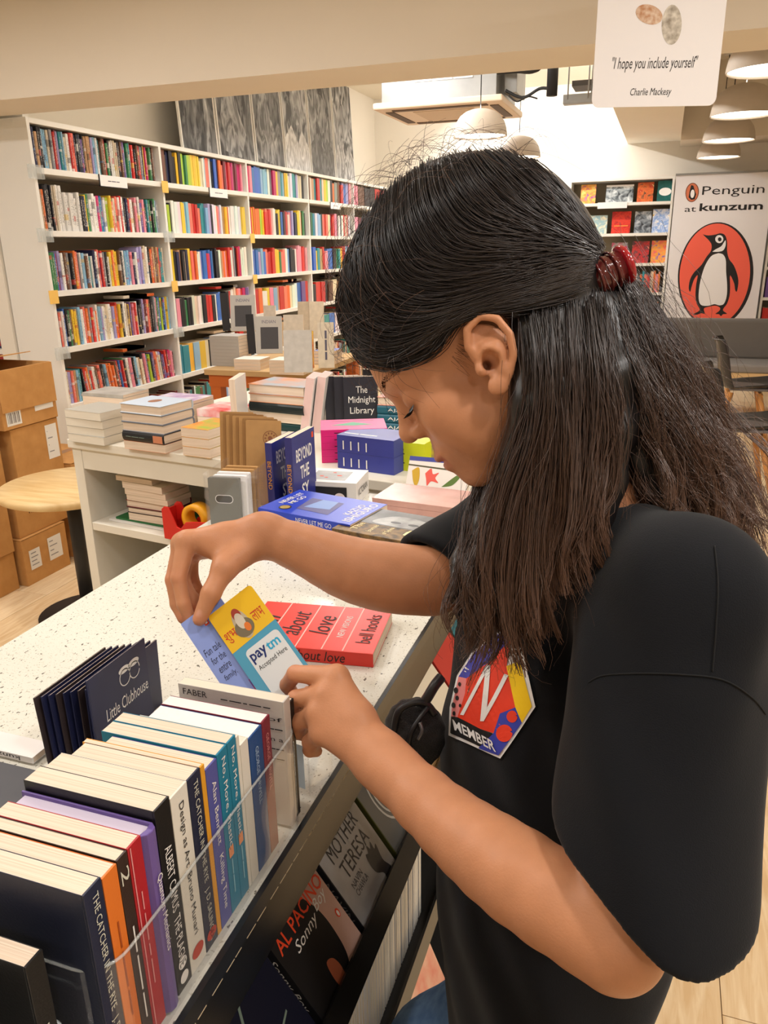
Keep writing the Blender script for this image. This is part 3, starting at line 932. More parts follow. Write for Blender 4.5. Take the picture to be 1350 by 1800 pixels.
# bench in front of the banner, and shell chairs
bench = empty('bench', (1.2, 8.1, 0), label='long grey padded bench in front of the banner', cat='bench')
M_pad, M_oak = mat('bench_vinyl', (112, 108, 104), .45, noise=.06, nscale=12), mat('light_oak', (226, 192, 140), .45, noise=.12, nscale=6, stretch=(1, 8, 8))
MB().box(-1.3, 1.4, .0, .12, .46, .83).build('back_cushion', M_pad, bench, bevel=.03, seg=3)
MB().box(-1.3, 1.4, -.46, -.005, .40, .475).build('seat_cushion', mat('bench_vinyl_seat', (140, 136, 134), .4, noise=.06, nscale=12), bench, bevel=.02, seg=3)
MB().box(-1.3, 1.4, -.45, .12, .30, .399).build('seat_frame', M_oak, bench, bevel=.004)
for x in (-1.2, -.1, 1.3):
    MB().box(x - .03, x + .03, -.42, .08, 0, .30).build('leg', M_oak, bench)
def shell_chair(loc, rz, label):
    e = empty('shell_chair', loc, (0, 0, rz), label, 'chair', 'black shell chairs with wooden legs')
    M_sh, M_leg = mat('black_plastic', (30, 30, 33), .30, .5), mat('beech_leg', (214, 150, 84), .45, noise=.1, nscale=9)
    prof = [(.22, .445), (.20, .455), (.12, .445), (.0, .435), (-.12, .440), (-.17, .47), (-.195, .54), (-.215, .64), (-.235, .73), (-.255, .795), (-.275, .81)]
    prof = [tuple(p) for p in spline(prof, 30)]
    vs, fs = [], []
    nu = 13
    for j, (y, z) in enumerate(prof):
        t = j / (len(prof) - 1)
        hw = .215 if t < .45 else .215 - .05 * ((t - .45) / .55) ** 2
        for i in range(nu):
            s = -1 + 2 * i / (nu - 1)
            k = abs(s) ** 3
            cy, cz = (0, .055) if t < .42 else (.075, .0)
            f = min(1, max(0, (t - .30) / .2))
            vs.append((s * hw, y + k * (.0 * (1 - f) + .075 * f), z + k * (.05 * (1 - f) + .01 * f)))
    for j in range(len(prof) - 1):
        for i in range(nu - 1):
            a = j * nu + i
            fs.append((a, a + 1, a + nu + 1, a + nu))
    o = MB().add(vs, fs, 0, True).build('seat_shell', M_sh, e)
    md = o.modifiers.new('solid', 'SOLIDIFY')
    md.thickness = .012
    md = o.modifiers.new('sub', 'SUBSURF')
    md.levels = md.render_levels = 1
    MB().box(-.16, .16, -.12, .16, .44, .462).build('seat_pad', mat('grey_pad', (120, 116, 120), .5), e, bevel=.01)
    for sx in (-1, 1):
        for sy in (-1, 1):
            MB().tube([(sx * .12, sy * .10, .42), (sx * .21, sy * .20, 0)], [.02, .013], 10).build('leg', M_leg, e)
    for q in (-.1125, .1125):
        MB().box(-.14, .14, q - .0125, q + .0125, .36, .41).build('leg_brace', M_leg, e)
    return e
shell_chair((.66, 6.6, 0), math.radians(-90), 'black shell chair nearer the grey bench')
shell_chair((.52, 5.12, 0), math.radians(-86), 'black shell chair half hidden behind brown hair')
tb = empty('cafe_table', (1.35, 6.1, 0), label='round light wood table edge at the far right', cat='table')
MB().lathe([(0, .72), (.34, .72), (.35, .73), (.35, .745), (.34, .75), (0, .75)], 40).build('tabletop', M_oak, tb)
MB().tube([(0, 0, .0), (0, 0, .72)], .03, 12).build('pole', M_dark, tb)
MB().lathe([(0, 0), (.24, 0), (.24, .012), (0, .02)], 28).build('base', M_dark, tb)

# card sign hanging from the low ceiling
d_s = 2.3
TL, TR = P(1040, 182, d_s), P(1258, 180, d_s)
sg = empty('hanging_sign', (TL + TR) / 2, label='white rounded card hanging from the ceiling with handwritten words', cat='sign')
ux = (TR - TL).normalized()
ux.z = 0
ux.normalize()
sg.rotation_euler = (0, 0, math.atan2(ux.y, ux.x))
sw = (TR - TL).length / 2
SIGN_H = .50
poly = rrect(-sw, sw, -.01, SIGN_H, .022)
COVER_OF[sg.name] = MB().prism(poly, -.002, .002, 'y').build('card', mat('card_white', (238, 235, 236), .45), sg, bevel=.0005)
M_hand = mat('pen_ink', (40, 34, 34), .6)
k = 2 * sw / 218
def sgt(t, cx, cy, w, h, sh=.25):
    put_text(t, ((cx - 1149) * k, -.0022, (181 - cy) * k), (1, 0, 0), (0, 0, 1), w * k, h * k, M_hand, sg, 'handwriting', sh)
sgt('"I hope you include yourself"', 1145, 121, 148, 24)
sgt('Charlie Mackesy', 1142, 165, 72, 15)
sgt('said the fox', 1150, 0, 62, 15)
# plain stand-in for the small drawing: soft brown and grey blots
put_poly(ell((1128 - 1149) * k, (181 - 46) * k, 24 * k, 14 * k, 24, -.3), (0, -.0022, 0), (1, 0, 0), (0, 0, 1), mat('ink_wash_brown', (186, 128, 84), .7, noise=.5, nscale=60, rgb2=(232, 214, 194)), sg, 'ink_blot')
put_poly(ell((1168 - 1149) * k, (181 - 62) * k, 17 * k, 30 * k, 24, .1), (0, -.0022, 0), (1, 0, 0), (0, 0, 1), mat('ink_wash_grey', (150, 140, 126), .7, noise=.5, nscale=60, rgb2=(226, 220, 208)), sg, 'ink_blot')
for s in (-1, 1):
    MB().tube([(s * sw * .8, 0, SIGN_H - .01), (s * sw * .8, 0, 2.6 - sg.location.z)], .0012, 6).build('hanging_thread', mat('thread', (200, 200, 200), .5), sg)
# ------------------------------------------------------------------ book builder for everything seen close
ZT = .8995     # top of the counters
def basis(loc, x, y):
    x = Vector(x).normalized()
    y = Vector(y)
    y = (y - x * y.dot(x)).normalized()
    z = x.cross(y)
    return Matrix(((x[0], y[0], z[0], loc[0]), (x[1], y[1], z[1], loc[1]), (x[2], y[2], z[2], loc[2]), (0, 0, 0, 1)))
def make_book(label, M, w, h, t, cover, spine=None, hard=False, group=None, name=None, pages=None, back=None, cat='book'):
    """local: X from spine (0) to fore edge (w), Y bottom (0) to top (h), Z back cover (0) to front cover (t)"""
    e = empty(name or ('hardback' if hard else 'paperback'), label=label, cat=cat, group=group)
    e.matrix_world = M
    c = .0022 if hard else .0007
    ov = .003 if hard else 0.0
    sm_ = spine or cover
    mb = MB().box(.002, w, 0, h, t - c, t, 0).box(.002, w, 0, h, 0, c, 2)
    if hard:
        mb.prism([(.002, 0), (-.0025, t * .2), (-.004, t * .5), (-.0025, t * .8), (.002, t), (.004, t), (.002, t * .5), (.004, 0)][::-1], 0, h, 'y', 1)
    else:
        mb.box(0, .002, 0, h, 0, t, 1)
    COVER_OF[e.name] = mb.build('cover', [cover, sm_, back or cover], e, bevel=.0004 if not hard else .0008)
    MB().box(.002, w - ov - .0005, ov + .0004, h - ov - .0004, c, t - c).build('page_block', pages or M_page2, e)
    return e
X, Y, Z = Vector((1, 0, 0)), Vector((0, 1, 0)), Vector((0, 0, 1))
def lying(label, px, py, z, w, h, t, rz, cover, spine=None, hard=False, side='spine', group=None, anchor='r', zb=None, **kw):
    """book lying face up on height z; side = which edge faces the viewer; (px,py) = its near right (r) or near left (l) bottom corner"""
    p = on_plane(px, py, 2, ZT if zb is None else zb)
    p.z = z
    c, s = math.cos(rz), math.sin(rz)
    ux, uy = Vector((c, s, 0)), Vector((-s, c, 0))       # right, away
    if side == 'spine':      # spine towards viewer: local X = away, local Y = left
        o = p if anchor == 'r' else p + ux * h
        M = basis(o, uy, -ux)
    elif side == 'fore':     # fore edge towards viewer: local X towards viewer, local Y = right
        o = (p + uy * w) if anchor == 'l' else p + uy * w - ux * h
        M = basis(o, -uy, ux)
    elif side == 'foot':     # bottom edge towards viewer: local X = right, Y = away
        o = p if anchor == 'l' else p - ux * w
        M = basis(o, ux, uy)
    else:                    # head towards viewer
        o = (p + ux * w + uy * h) if anchor == 'l' else p + uy * h
        M = basis(o, -ux, -uy)
    return make_book(label, M, w, h, t, cover, spine, hard, group, **kw)

M_quartz = None
def quartz():
    m = mat('quartz_top', (228, 226, 215), .22, .5)
    nt = m.node_tree
    tc = nd(nt, 'ShaderNodeTexCoord')
    base = None
    prev = lin((228, 226, 215)) + (1,)
    src = None
    for sc, th, col, st in ((260, .67, (190, 186, 172), (1, 1, 1)), (150, .70, (112, 108, 100), (1, .6, 1)), (520, .66, (214, 209, 194), (1, 1, 1))):
        mp = nd(nt, 'ShaderNodeMapping')
        mp.inputs['Scale'].default_value = st
        mp.inputs['Rotation'].default_value = (0, 0, sc * .01)
        nz = nd(nt, 'ShaderNodeTexNoise')
        nz.inputs['Scale'].default_value = sc
        nz.inputs['Detail'].default_value = 1.0
        gt = nd(nt, 'ShaderNodeMath', operation='GREATER_THAN')
        gt.inputs[1].default_value = th
        mx = nd(nt, 'ShaderNodeMix', data_type='RGBA')
        nt.links.new(tc.outputs['Object'], mp.inputs[0])
        nt.links.new(mp.outputs[0], nz.inputs['Vector'])
        nt.links.new(nz.outputs[0], gt.inputs[0])
        nt.links.new(gt.outputs[0], mx.inputs[0])
        if src is None:
            mx.inputs[6].default_value = prev
        else:
            nt.links.new(src, mx.inputs[6])
        mx.inputs[7].default_value = lin(col) + (1,)
        src = mx.outputs[2]
    nt.links.new(src, nt.nodes['Principled BSDF'].inputs['Base Color'])
    return m
M_quartz = quartz()

# ------------------------------------------------------------------ round stand-up table and the cardboard boxes
rt = empty('stand_up_table', (-2.275, 2.529, 0), label='round light wood table on a single black pole by the boxes', cat='table')
M_ply = mat('pale_plywood', (236, 208, 156), .42, noise=.14, nscale=5, stretch=(1, 7, 1), rgb2=(216, 180, 122))
MB().lathe([(0, .565), (.27, .565), (.285, .572), (.287, .59), (.28, .60), (0, .60)], 48).build('tabletop', M_ply, rt)
MB().lathe([(0, .55), (.09, .55), (.09, .5645), (0, .5645)], 24).build('mounting_plate', M_dark, rt)
MB().tube([(0, 0, .02), (0, 0, .55)], .030, 20).build('pole', mat('pole_black', (44, 44, 46), .45), rt)
MB().lathe([(0, 0), (.21, 0), (.21, .010), (.05, .02), (0, .02)], 36).build('base', M_dark, rt)

M_card = mat('cardboard', (208, 156, 96), .8, .2, noise=.10, nscale=14, rgb2=(192, 140, 82))
M_cardin = mat('cardboard_inside', (160, 108, 58), .85)
M_tape = mat('parcel_tape', (160, 108, 60), .3, .5)
M_bw = mat('label_paper', (238, 236, 232), .6)
M_pr = mat('box_print', (60, 44, 34), .7)
def carton(x1, y0, z0, sx, sy, sz, label, rz=0.0, open_=False, extras=()):
    """x1 = right face, y0 = face towards the camera"""
    e = empty('cardboard_box', (x1 - sx / 2, y0 + sy / 2, z0), (0, 0, rz), label, 'box', 'cardboard boxes stacked by the left bookcase')
    hx, hy = sx / 2 - .002, sy / 2 - .002
    t = .004
    sz -= .001
    mb = MB().box(-hx, -hx + t, -hy, hy, 0, sz).box(hx - t, hx, -hy, hy, 0, sz).box(-hx + t, hx - t, -hy, -hy + t, 0, sz).box(-hx + t, hx - t, hy - t, hy, 0, sz).box(-hx + t, hx - t, -hy + t, hy - t, 0, t)
    mb.build('body', M_card, e, bevel=.003)
    if open_:
        R_ = Matrix.Translation((-hx, 0, sz)) @ Matrix.Rotation(math.radians(-8), 4, 'Y')
        MB().box(.002, hx * 1.5, -hy, hy, -.002, .002, 0, R_).build('flap', M_card, e)
        MB().box(0, .003, -hy, hy, -hx * .9, 0, 0, Matrix.Translation((hx, 0, sz)) @ Matrix.Rotation(math.radians(-170), 4, 'Y') @ Matrix.Translation((0, 0, hx * .9)) if False else Matrix.Translation((hx + .004, 0, sz - .002))).build('flap', M_card, e)
    else:
        for s in (-1, 1):
            MB().box(-hx if s < 0 else .001, -.001 if s < 0 else hx, -hy, hy, sz - t, sz).build('flap', M_card, e)
        MB().box(-.024, .024, -hy, hy, sz, sz + .0006).box(-.024, .024, -hy - .0006, -hy, sz - .08, sz).build('tape', M_tape, e)
    def side(org, u):
        return lambda u0, u1, v0, v1, m, nm: put_poly([(u0, v0), (u1, v0), (u1, v1), (u0, v1)], org, u, (0, 0, 1), m, e, nm, .0012)
    fr, rg = side((-hx, -hy, 0), (1, 0, 0)), side((hx, -hy, 0), (0, 1, 0))
    for it in extras:
        f = fr if it[0] == 'f' else rg
        W_ = 2 * (hx if it[0] == 'f' else hy)
        if it[1] == 'label':
            f(it[2] * W_, it[3] * W_, it[4] * sz, it[5] * sz, M_bw, 'shipping_label')
            org, u = ((-hx, -hy, 0), Vector((1, 0, 0))) if it[0] == 'f' else ((hx, -hy, 0), Vector((0, 1, 0)))
            for q in range(4):
                v = it[4] * sz + (it[5] - it[4]) * sz * (.2 + .2 * q)
                put_poly([(it[2] * W_ + .01, v), (it[3] * W_ * (.9 - .1 * (q % 2)) - .005, v), (it[3] * W_ * (.9 - .1 * (q % 2)) - .005, v + .005), (it[2] * W_ + .01, v + .005)], org, u, (0, 0, 1), mat('ink_pale', (150, 150, 154), .7), e, 'label_print', .0018)
        elif it[1] == 'barcode':
            f(it[2] * W_, it[3] * W_, it[4] * sz, it[5] * sz, M_bw, 'barcode_label')
            org, u = ((-hx, -hy, 0), Vector((1, 0, 0))) if it[0] == 'f' else ((hx, -hy, 0), Vector((0, 1, 0)))
            a, b = it[2] * W_, it[3] * W_
            mb = MB()
            for q in range(9):
                xx = a + (b - a) * (.1 + .09 * q)
                ww = (b - a) * (.02 + .03 * ((q * 7) % 3) / 2)
                o0 = Vector(org)
                nrm = Vector(u).cross(Z) * .0018
                mb.add([o0 + Vector(u) * xx + Z * (it[4] * sz + .01) + nrm, o0 + Vector(u) * (xx + ww) + Z * (it[4] * sz + .01) + nrm, o0 + Vector(u) * (xx + ww) + Z * (it[5] * sz - .006) + nrm, o0 + Vector(u) * xx + Z * (it[5] * sz - .006) + nrm], [(0, 1, 2, 3)])
            mb.build('barcode', M_pr, e)
        elif it[1] == 'text':
            org, u = ((-hx, -hy, 0), Vector((1, 0, 0))) if it[0] == 'f' else ((hx, -hy, 0), Vector((0, 1, 0)))
            put_text(it[6], Vector(org) + u * (it[2] + it[3]) / 2 * W_ + Z * (it[4] + it[5]) / 2 * sz, u, Z, (it[3] - it[2]) * W_, (it[5] - it[4]) * sz, M_pr, e, bold=.01, lift=.0014)
        elif it[1] == 'arrow':
            org, u = ((-hx, -hy, 0), Vector((1, 0, 0))) if it[0] == 'f' else ((hx, -hy, 0), Vector((0, 1, 0)))
            c0 = (it[2] + it[3]) / 2 * W_
            a, b = it[4] * sz, it[5] * sz
            put_poly([(c0 - .006, a), (c0 + .006, a), (c0 + .006, b - .04), (c0 + .022, b - .045), (c0, b), (c0 - .022, b - .045), (c0 - .006, b - .04)], org, u, Z, M_pr, e, 'arrow_print', .0014)
    return e
BX = -2.75
carton(BX, 2.68, 0, .40, .30, .235, 'cardboard box with two white labels on the floor, bottom right', extras=(('r', 'label', .12, .36, .30, .72), ('r', 'label', .55, .86, .30, .80)))
carton(BX - .03, 2.26, 0, .40, .40, .19, 'low cardboard box on the floor at the left edge', extras=(('r', 'label', .2, .55, .55, .75), ('r', 'label', .25, .60, .15, .25)))
carton(BX - .02, 2.27, .19, .40, .39, .30, 'cardboard box with a big white sheet, lower left edge', extras=(('r', 'label', .05, .62, .12, .80),))
carton(BX - .02, 2.70, .235, .40, .34, .25, 'cardboard box printed with handle with care, behind the round table', extras=(('r', 'text', .22, .66, .40, .66, 'HANDLE\nWITH CARE'), ('r', 'arrow', .7, .8, .3, .78)))
carton(BX + .02, 3.06, .0, .42, .36, .26, 'cardboard box on the floor beside the bookcase end panel', extras=(('r', 'label', .55, .75, .25, .72),))
carton(BX + .01, 3.07, .26, .42, .35, .25, 'middle cardboard box beside the bookcase end panel', extras=(('r', 'arrow', .5, .6, .3, .75),))
carton(BX - .02, 2.34, .49, .40, .34, .26, 'cardboard box with white barcode label at the left edge', extras=(('r', 'label', .10, .66, .22, .82), ('r', 'barcode', .66, .82, .3, .62)))
carton(BX - .01, 2.74, .485, .40, .31, .27, 'cardboard box with a tall label, second from the top', extras=(('r', 'label', .70, .95, .28, .9),))
carton(BX - .02, 2.30, .75, .40, .36, .30, 'cardboard box with a printed upward arrow at the left edge', extras=(('r', 'arrow', .60, .75, .18, .86), ('r', 'text', .02, .45, .18, .52, 'WITH\nCARE')))
carton(BX + .0, 2.70, .755, .42, .35, .27, 'open cardboard box with barcode on top of the stack', open_=True, extras=(('r', 'label', .58, .93, .20, .84), ('r', 'barcode', .06, .32, .06, .30)))
carton(BX - .10, 2.32, 1.05, .34, .30, .22, 'topmost cardboard box cut by the left edge')

# ------------------------------------------------------------------ white display unit behind the counter
RZ = math.radians(-8.6)
DU = empty('display_unit', (-1.925, 2.155, 0), (0, 0, RZ), 'low white display unit with open shelves, loaded with books', 'shelf unit')
M_dw = mat('display_white', (232, 226, 212), .5)
DW, DD = 1.72, 1.05
MB().box(0, DW, 0, DD, .868, .899).build('top', M_dw, DU, bevel=.003)
for x in (.03, .95, 1.68):
    MB().box(x - .022, x + .022, .01, .40, 0, .866).build('side_panel', M_dw, DU, bevel=.002)
MB().box(.01, DW - .01, .402, .414, 0, .866).build('back_panel', M_dw, DU)
for a, b in ((.053, .927), (.973, 1.657)):
    MB().box(a, b, .012, .40, .795, .866).build('rail', M_dw, DU)
    for z in (.595, .27):
        MB().box(a, b, .012, .40, z - .03, z).build('shelf_board', M_dw, DU, bevel=.002)
for x in (.05, 1.67):
    MB().box(x - .03, x + .03, DD - .07, DD - .01, 0, .867).build('leg', M_dw, DU)
DUM = Matrix.Translation((-1.925, 2.155, 0)) @ Matrix.Rotation(RZ, 4, 'Z')
def du(x, y, z):
    return DUM @ Vector((x, y, z))
ru, au = DUM.to_3x3() @ X, DUM.to_3x3() @ Y
def shelf_flat(label, x, y, z, w, h, t, cov, dr=0, hard=False, group='books piled inside the display unit', spine=None):
    M = basis(du(x, y + w, z), -(Matrix.Rotation(dr, 3, 'Z') @ au), Matrix.Rotation(dr, 3, 'Z') @ ru)
    return make_book(label, M, w, h, t, cov, spine, hard, group)
M_pap = mat('cover_cream', (228, 218, 198), .5)
zz = .596
MB().box(.10, .40, .05, .30, zz, zz + .007).build('paper_pile', mat('paper_white', (232, 228, 224), .7), loc=(-1.925, 2.155, 0), rot=(0, 0, RZ), label='loose white papers on the middle shelf of the display unit', cat='papers')
MB().prism(rrect(.12, .40, .06, .27, .006), zz + .0075, zz + .0135, 'z').build('folder', mat('folder_green', (44, 112, 62), .45), loc=(-1.925, 2.155, 0), rot=(0, 0, RZ), label='green folder lying on papers inside the display unit', cat='folder')
zz += .0145
for i, (t, hard, c, w, dx, lab) in enumerate(((.026, False, (214, 196, 168), .12, .185, 'thick cream paperback at the bottom of the inside pile'), (.021, True, (60, 40, 38), .125, .18, 'black hardback second in the inside pile'), (.026, True, (110, 30, 36), .125, .178, 'maroon hardback third in the inside pile'),
                                               (.020, False, (214, 200, 172), .12, .19, 'cream paperback fourth in the inside pile'), (.022, False, (220, 206, 180), .12, .185, 'cream paperback fifth in the inside pile'), (.024, False, (224, 210, 186), .12, .18, 'cream paperback near the top of the inside pile'), (.018, False, (226, 212, 190), .13, .15, 'cream paperback on top of the inside pile'))):
    shelf_flat(lab, dx, .06, zz, w, .19 if i < 6 else .17, t, mat(f'pile_cov{i}', c, .5), math.radians(RNG.uniform(-4, 4)), hard)
    zz += t + .0004
for i in range(3):
    shelf_flat(('lowest', 'middle', 'top')[i] + ' thick navy book on the bottom shelf of the display unit', .22, .08, .271 + i * .0405, .16, .24, .04, mat('navy_gloss', (28, 30, 56), .3), math.radians(-6 + i), True, 'navy books on the bottom shelf')
# white envelope and bag behind the tape dispenser
MB().box(.42, .62, .30, .306, .596, .78).build('envelope', mat('paper_white'), loc=(-1.925, 2.155, 0), rot=(0, 0, RZ), label='white envelope standing behind the red tape dispenser', cat='envelope')
bag = MB()
gx, gy = 9, 7
vs = []
rr = random.Random(3)
for j in range(gy):
    for i in range(gx):
        vs.append((.50 + .30 * i / (gx - 1), .14 + .03 * math.sin(i * 1.7 + j) + rr.uniform(-.015, .015), .60 + .17 * j / (gy - 1) + rr.uniform(-.006, .006)))
fs = [(j * gx + i, j * gx + i + 1, (j + 1) * gx + i + 1, (j + 1) * gx + i) for j in range(gy - 1) for i in range(gx - 1)]
bag.add(vs, fs, 0, False)
o = bag.build('plastic_bag', clear_mat('bag_plastic', (240, 240, 240), .15, mixf=.55), loc=(-1.925, 2.155, 0), rot=(0, 0, RZ), label='crumpled clear plastic bag behind the tape dispenser', cat='bag')
# red tape dispenser
td = empty('tape_dispenser', du(.412, -.005, .5955), (0, 0, RZ), 'red tape dispenser with a round sticker on the middle shelf', 'tape dispenser')
M_red = mat('red_plastic', (214, 38, 30), .35)
side = [(0, 0), (.19, 0), (.19, .085), (.13, .078), (.10, .072), (.075, .045), (.06, .05), (.045, .085), (.03, .115), (.012, .115), (0, .105)]
MB().prism(side, 0, .006, 'y').build('side_wall', M_red, td, bevel=.0015)
MB().prism(side, .062, .068, 'y').build('side_wall', M_red, td, bevel=.0015)
MB().box(.006, .184, .0065, .0615, 0, .03).box(.0, .006, .0065, .0615, 0, .10).box(.184, .19, .0065, .0615, 0, .083).build('body', M_red, td)
MB().lathe([(.032, -.022), (.05, -.022), (.05, .022), (.032, .022), (.032, -.022)], 32).build('tape_roll', mat('tape_roll_yellow', (240, 168, 30), .4), td, loc=(.125, .034, .082), rot=(math.pi / 2, 0, 0))
st = [(mat('sticker_blue', (120, 160, 170), .5), .023, .001), (mat('sticker_yellow', (236, 206, 80), .5), .018, .0013)]
for m, r, l in st:
    put_poly(ell(.165, .03, r, r), (0, 0, 0), X, Z, m, td, 'sticker', l)
put_poly([(.15, .026), (.165, .034), (.18, .028), (.178, .024), (.165, .029), (.152, .022)], (0, 0, 0), X, Z, mat('sticker_green', (60, 140, 90), .5), td, 'sticker_print', .0016)

# ------------------------------------------------------------------ stacks on the display unit (height 0.9)
def P2(n, c, r=.4):
    return mat(n, c, r)
# cream fore-edge stack, far left
z = ZT
for i in range(4):
    lying(f'thick white-paged book, {("lowest", "second", "third", "top")[i]} of four at the left end of the display', 121, 775, z, .15, .172, .0275, RZ + math.radians((-1, 1, 0, -1.5)[i]), P2('grey_cover', (176, 172, 162)), side='fore', anchor='l', group='white-paged stack at the left end', pages=mat('pages_white', (230, 222, 206), .8, noise=.06, nscale=300, stretch=(.05, .05, 1)))
    p_ = None
    z += .0278
# hardbacks
z = ZT
HB = [(.028, (226, 140, 100), False, 'lowest cream book with orange edge'), (.032, (24, 26, 30), True, 'black-spined book with copper band'), (.030, (122, 128, 140), True, 'grey-jacketed hardback third'), (.030, (120, 128, 142), True, 'grey-jacketed hardback fourth'), (.030, (196, 210, 226), True, 'pale blue hardback on top with small portrait')]
for i, (t, c, hd, lab) in enumerate(HB):
    b = lying(lab + ' in the left display stack', 219, 788, z, .15, .178, t, RZ + math.radians((0, -.5, .6, 0, -.8)[i]), P2(f'hb_cover{i}', c, .35), hard=hd, side='spine' if i == 1 else 'fore', anchor='l', group='hardbacks in the left display stack')
    if i == 1:
        put_poly([(.002, .004), (.042, .004), (.042, .028), (.002, .028)], (-.0042, 0, 0), (0, -1, 0) if False else Y, Z, mat('copper', (206, 132, 96), .4), b, 'spine_band', -.0006)
        put_text('~3', (-.0044, .12, .016), -Y, Z, .08, .008, mat('ink_silver', (120, 140, 130), .5), b)
    if i == 4:
        put_poly(ell(.075, .085, .026, .02), (0, 0, t), X, Y, mat('portrait_brown', (170, 120, 92), .5, noise=.4, nscale=80), b, 'cover_picture')
    z += t + .0004
# orange-green small books
z = ZT
for i in range(3):
    lying(f'{("lowest", "middle", "top")[i]} orange and green paperback beside the hardback stack', 322, 800, z, .16, .11, .030, RZ, mat('og_cover', (240, 138, 60), .4, noise=.6, nscale=22, rgb2=(150, 180, 60)), spine=mat('og_cover'), side='fore', anchor='l', group='orange and green paperbacks')
    z += .0303
# flat things behind
for lab, lab2, px, py, t0, w, h, t, c, c2 in (('grey magazine lying behind the white-paged stack', 'cream block of books under the grey magazine', 150, 735, .089, .15, .2, .012, (150, 146, 140), (196, 192, 184)),
                                              ('white magazine with purple and green print on the left display', 'pale book pile under the white magazine', 262, 738, .069, .15, .2, .012, (236, 234, 238), (150, 90, 170)),
                                              ('red and white paperback lying beside the white magazine', 'thick white book under the red and white paperback', 348, 745, .029, .15, .17, .028, (224, 50, 50), (240, 236, 232))):
    lying(lab2, px, py, ZT, w, h, t0, RZ + .06, P2('grey_cover', (176, 172, 162)), side='fore', anchor='l')
    lying(lab, px, py, ZT + t0 + .0003, w, h, t, RZ + .08, mat('c_' + lab[:6].replace(' ', '_'), c, .35, noise=.8, nscale=14, rgb2=c2), side='spine', anchor='l')

# back stacks
def up_book(label, px, py, z, w, h, t, face, cover, spine=None, tilt=0.0, hard=False, group=None, **kw):
    """standing book, front cover facing direction face (angle), (px,py) its near left bottom corner"""
    p = on_plane(px, py, 2, z)
    n = Vector((math.cos(face), math.sin(face), 0))
    r = Vector((-n.y, n.x, 0))             # reader's right
    up = (Z * math.cos(tilt) - n * math.sin(tilt)).normalized()
    nn = r.cross(up)
    M = basis(p - nn * t, r, up)
    return make_book(label, M, w, h, t, cover, spine, hard, group, **kw)
F_CAM = math.radians(-75)
z = ZT
STK = [(.030, (20, 60, 60), 'dark green hardback, lowest'), (.034, (226, 214, 192), 'cream-paged hardback, second'), (.032, (20, 34, 34), 'black and copper hardback, third'), (.030, (214, 150, 110), 'peach hardback, fourth'), (.034, (226, 148, 92), 'orange and blue hardback on top')]
for i, (t, c, lab) in enumerate(STK):
    lying(lab + ' in the middle display stack', 441, 752, z, .17, .235, t, RZ + math.radians((1, 0, -1, .5, 1)[i]), mat(f'stk{i}', c, .35, noise=.0 if i != 4 else .8, nscale=10, rgb2=(140, 190, 214)), hard=True, side='spine' if i in (0, 2) else 'fore', anchor='l', group='hardbacks in the middle display stack')
    z += t + .0004
up_book('thin white book standing at the left of the middle stack', 428, 752, ZT, .15, .20, .022, math.radians(-165), P2('wht', (236, 232, 230)), spine=P2('wht', (236, 232, 230)))
for i in range(2):
    up_book(('left', 'right')[i] + ' pink-edged white book leaning beside the middle stack', 541 + i * 19, 748 - i * 2, ZT, .13, .20, .03, math.radians(-168), P2('wht', (236, 232, 230)), group='pink-edged white books', pages=mat('pages_pink', (232, 200, 196), .8), tilt=.16)
M_mid = mat('midnight_cover', (44, 46, 56), .4)
M_tw = mat('title_white', (240, 238, 234), .5)
for i, (px, py) in enumerate(((606, 758), (590, 757), (574, 756))):
    b = up_book(('front', 'middle', 'rear')[i] + ' dark standing book with white serif title beside the pink-edged books', px, py, ZT, .120, .190, .026, math.radians(-66), M_mid, tilt=.05, group='dark standing books with white titles')
    if i == 0:
        for q, tx in enumerate(('The', 'Midnight', 'Library')):
            put_text(tx, (.064, .145 - q * .038, .026), X, Y, (.04, .095, .085)[q], (.024, .03, .03)[q], M_tw, b)
    put_text('The Midnight', (0, .12, .013), -Y, -Z, .12, .010, mat('ink_silver2', (150, 150, 156), .5), b)
b = up_book('black back cover with white sticker beside the dark standing books', 640, 752, ZT, .05, .21, .02, math.radians(-80), P2('blk', (30, 30, 34)))
put_poly(ell(.025, .17, .018, .018), (0, 0, .02), X, Y, M_tw, b, 'sticker')
z = ZT
for i in range(4):
    b = lying(f'{("lowest", "second", "third", "top")[i]} teal-spined book in the stack by the profile', 664, 757, z, .14, .20, .030, RZ + math.radians(6 + i), P2('teal_spine', (26, 92, 112)) if i < 3 else P2('rdw', (226, 150, 134)), side='spine' if i < 3 else 'fore', anchor='l', group='teal-spined stack', hard=True)
    if i < 3:
        put_text('AJAY SA', (-.0045, .10, .015), -Y, Z, .12, .014, M_tw, b)
    z += .0304
for i in range(3):
    lying(f'{("lowest", "middle", "top")[i]} red-and-white striped book behind the teal-spined stack', 668, 722, ZT + .0 + i * .03 + .06, .14, .13, .03, RZ, P2('rdw2', (206, 80, 64)), side='fore', anchor='l', group='red-edged books')
lying('white block under the red-and-white books', 668, 722, ZT, .14, .13, .0595, RZ, P2('wht', (236, 232, 230)), side='fore', anchor='l')

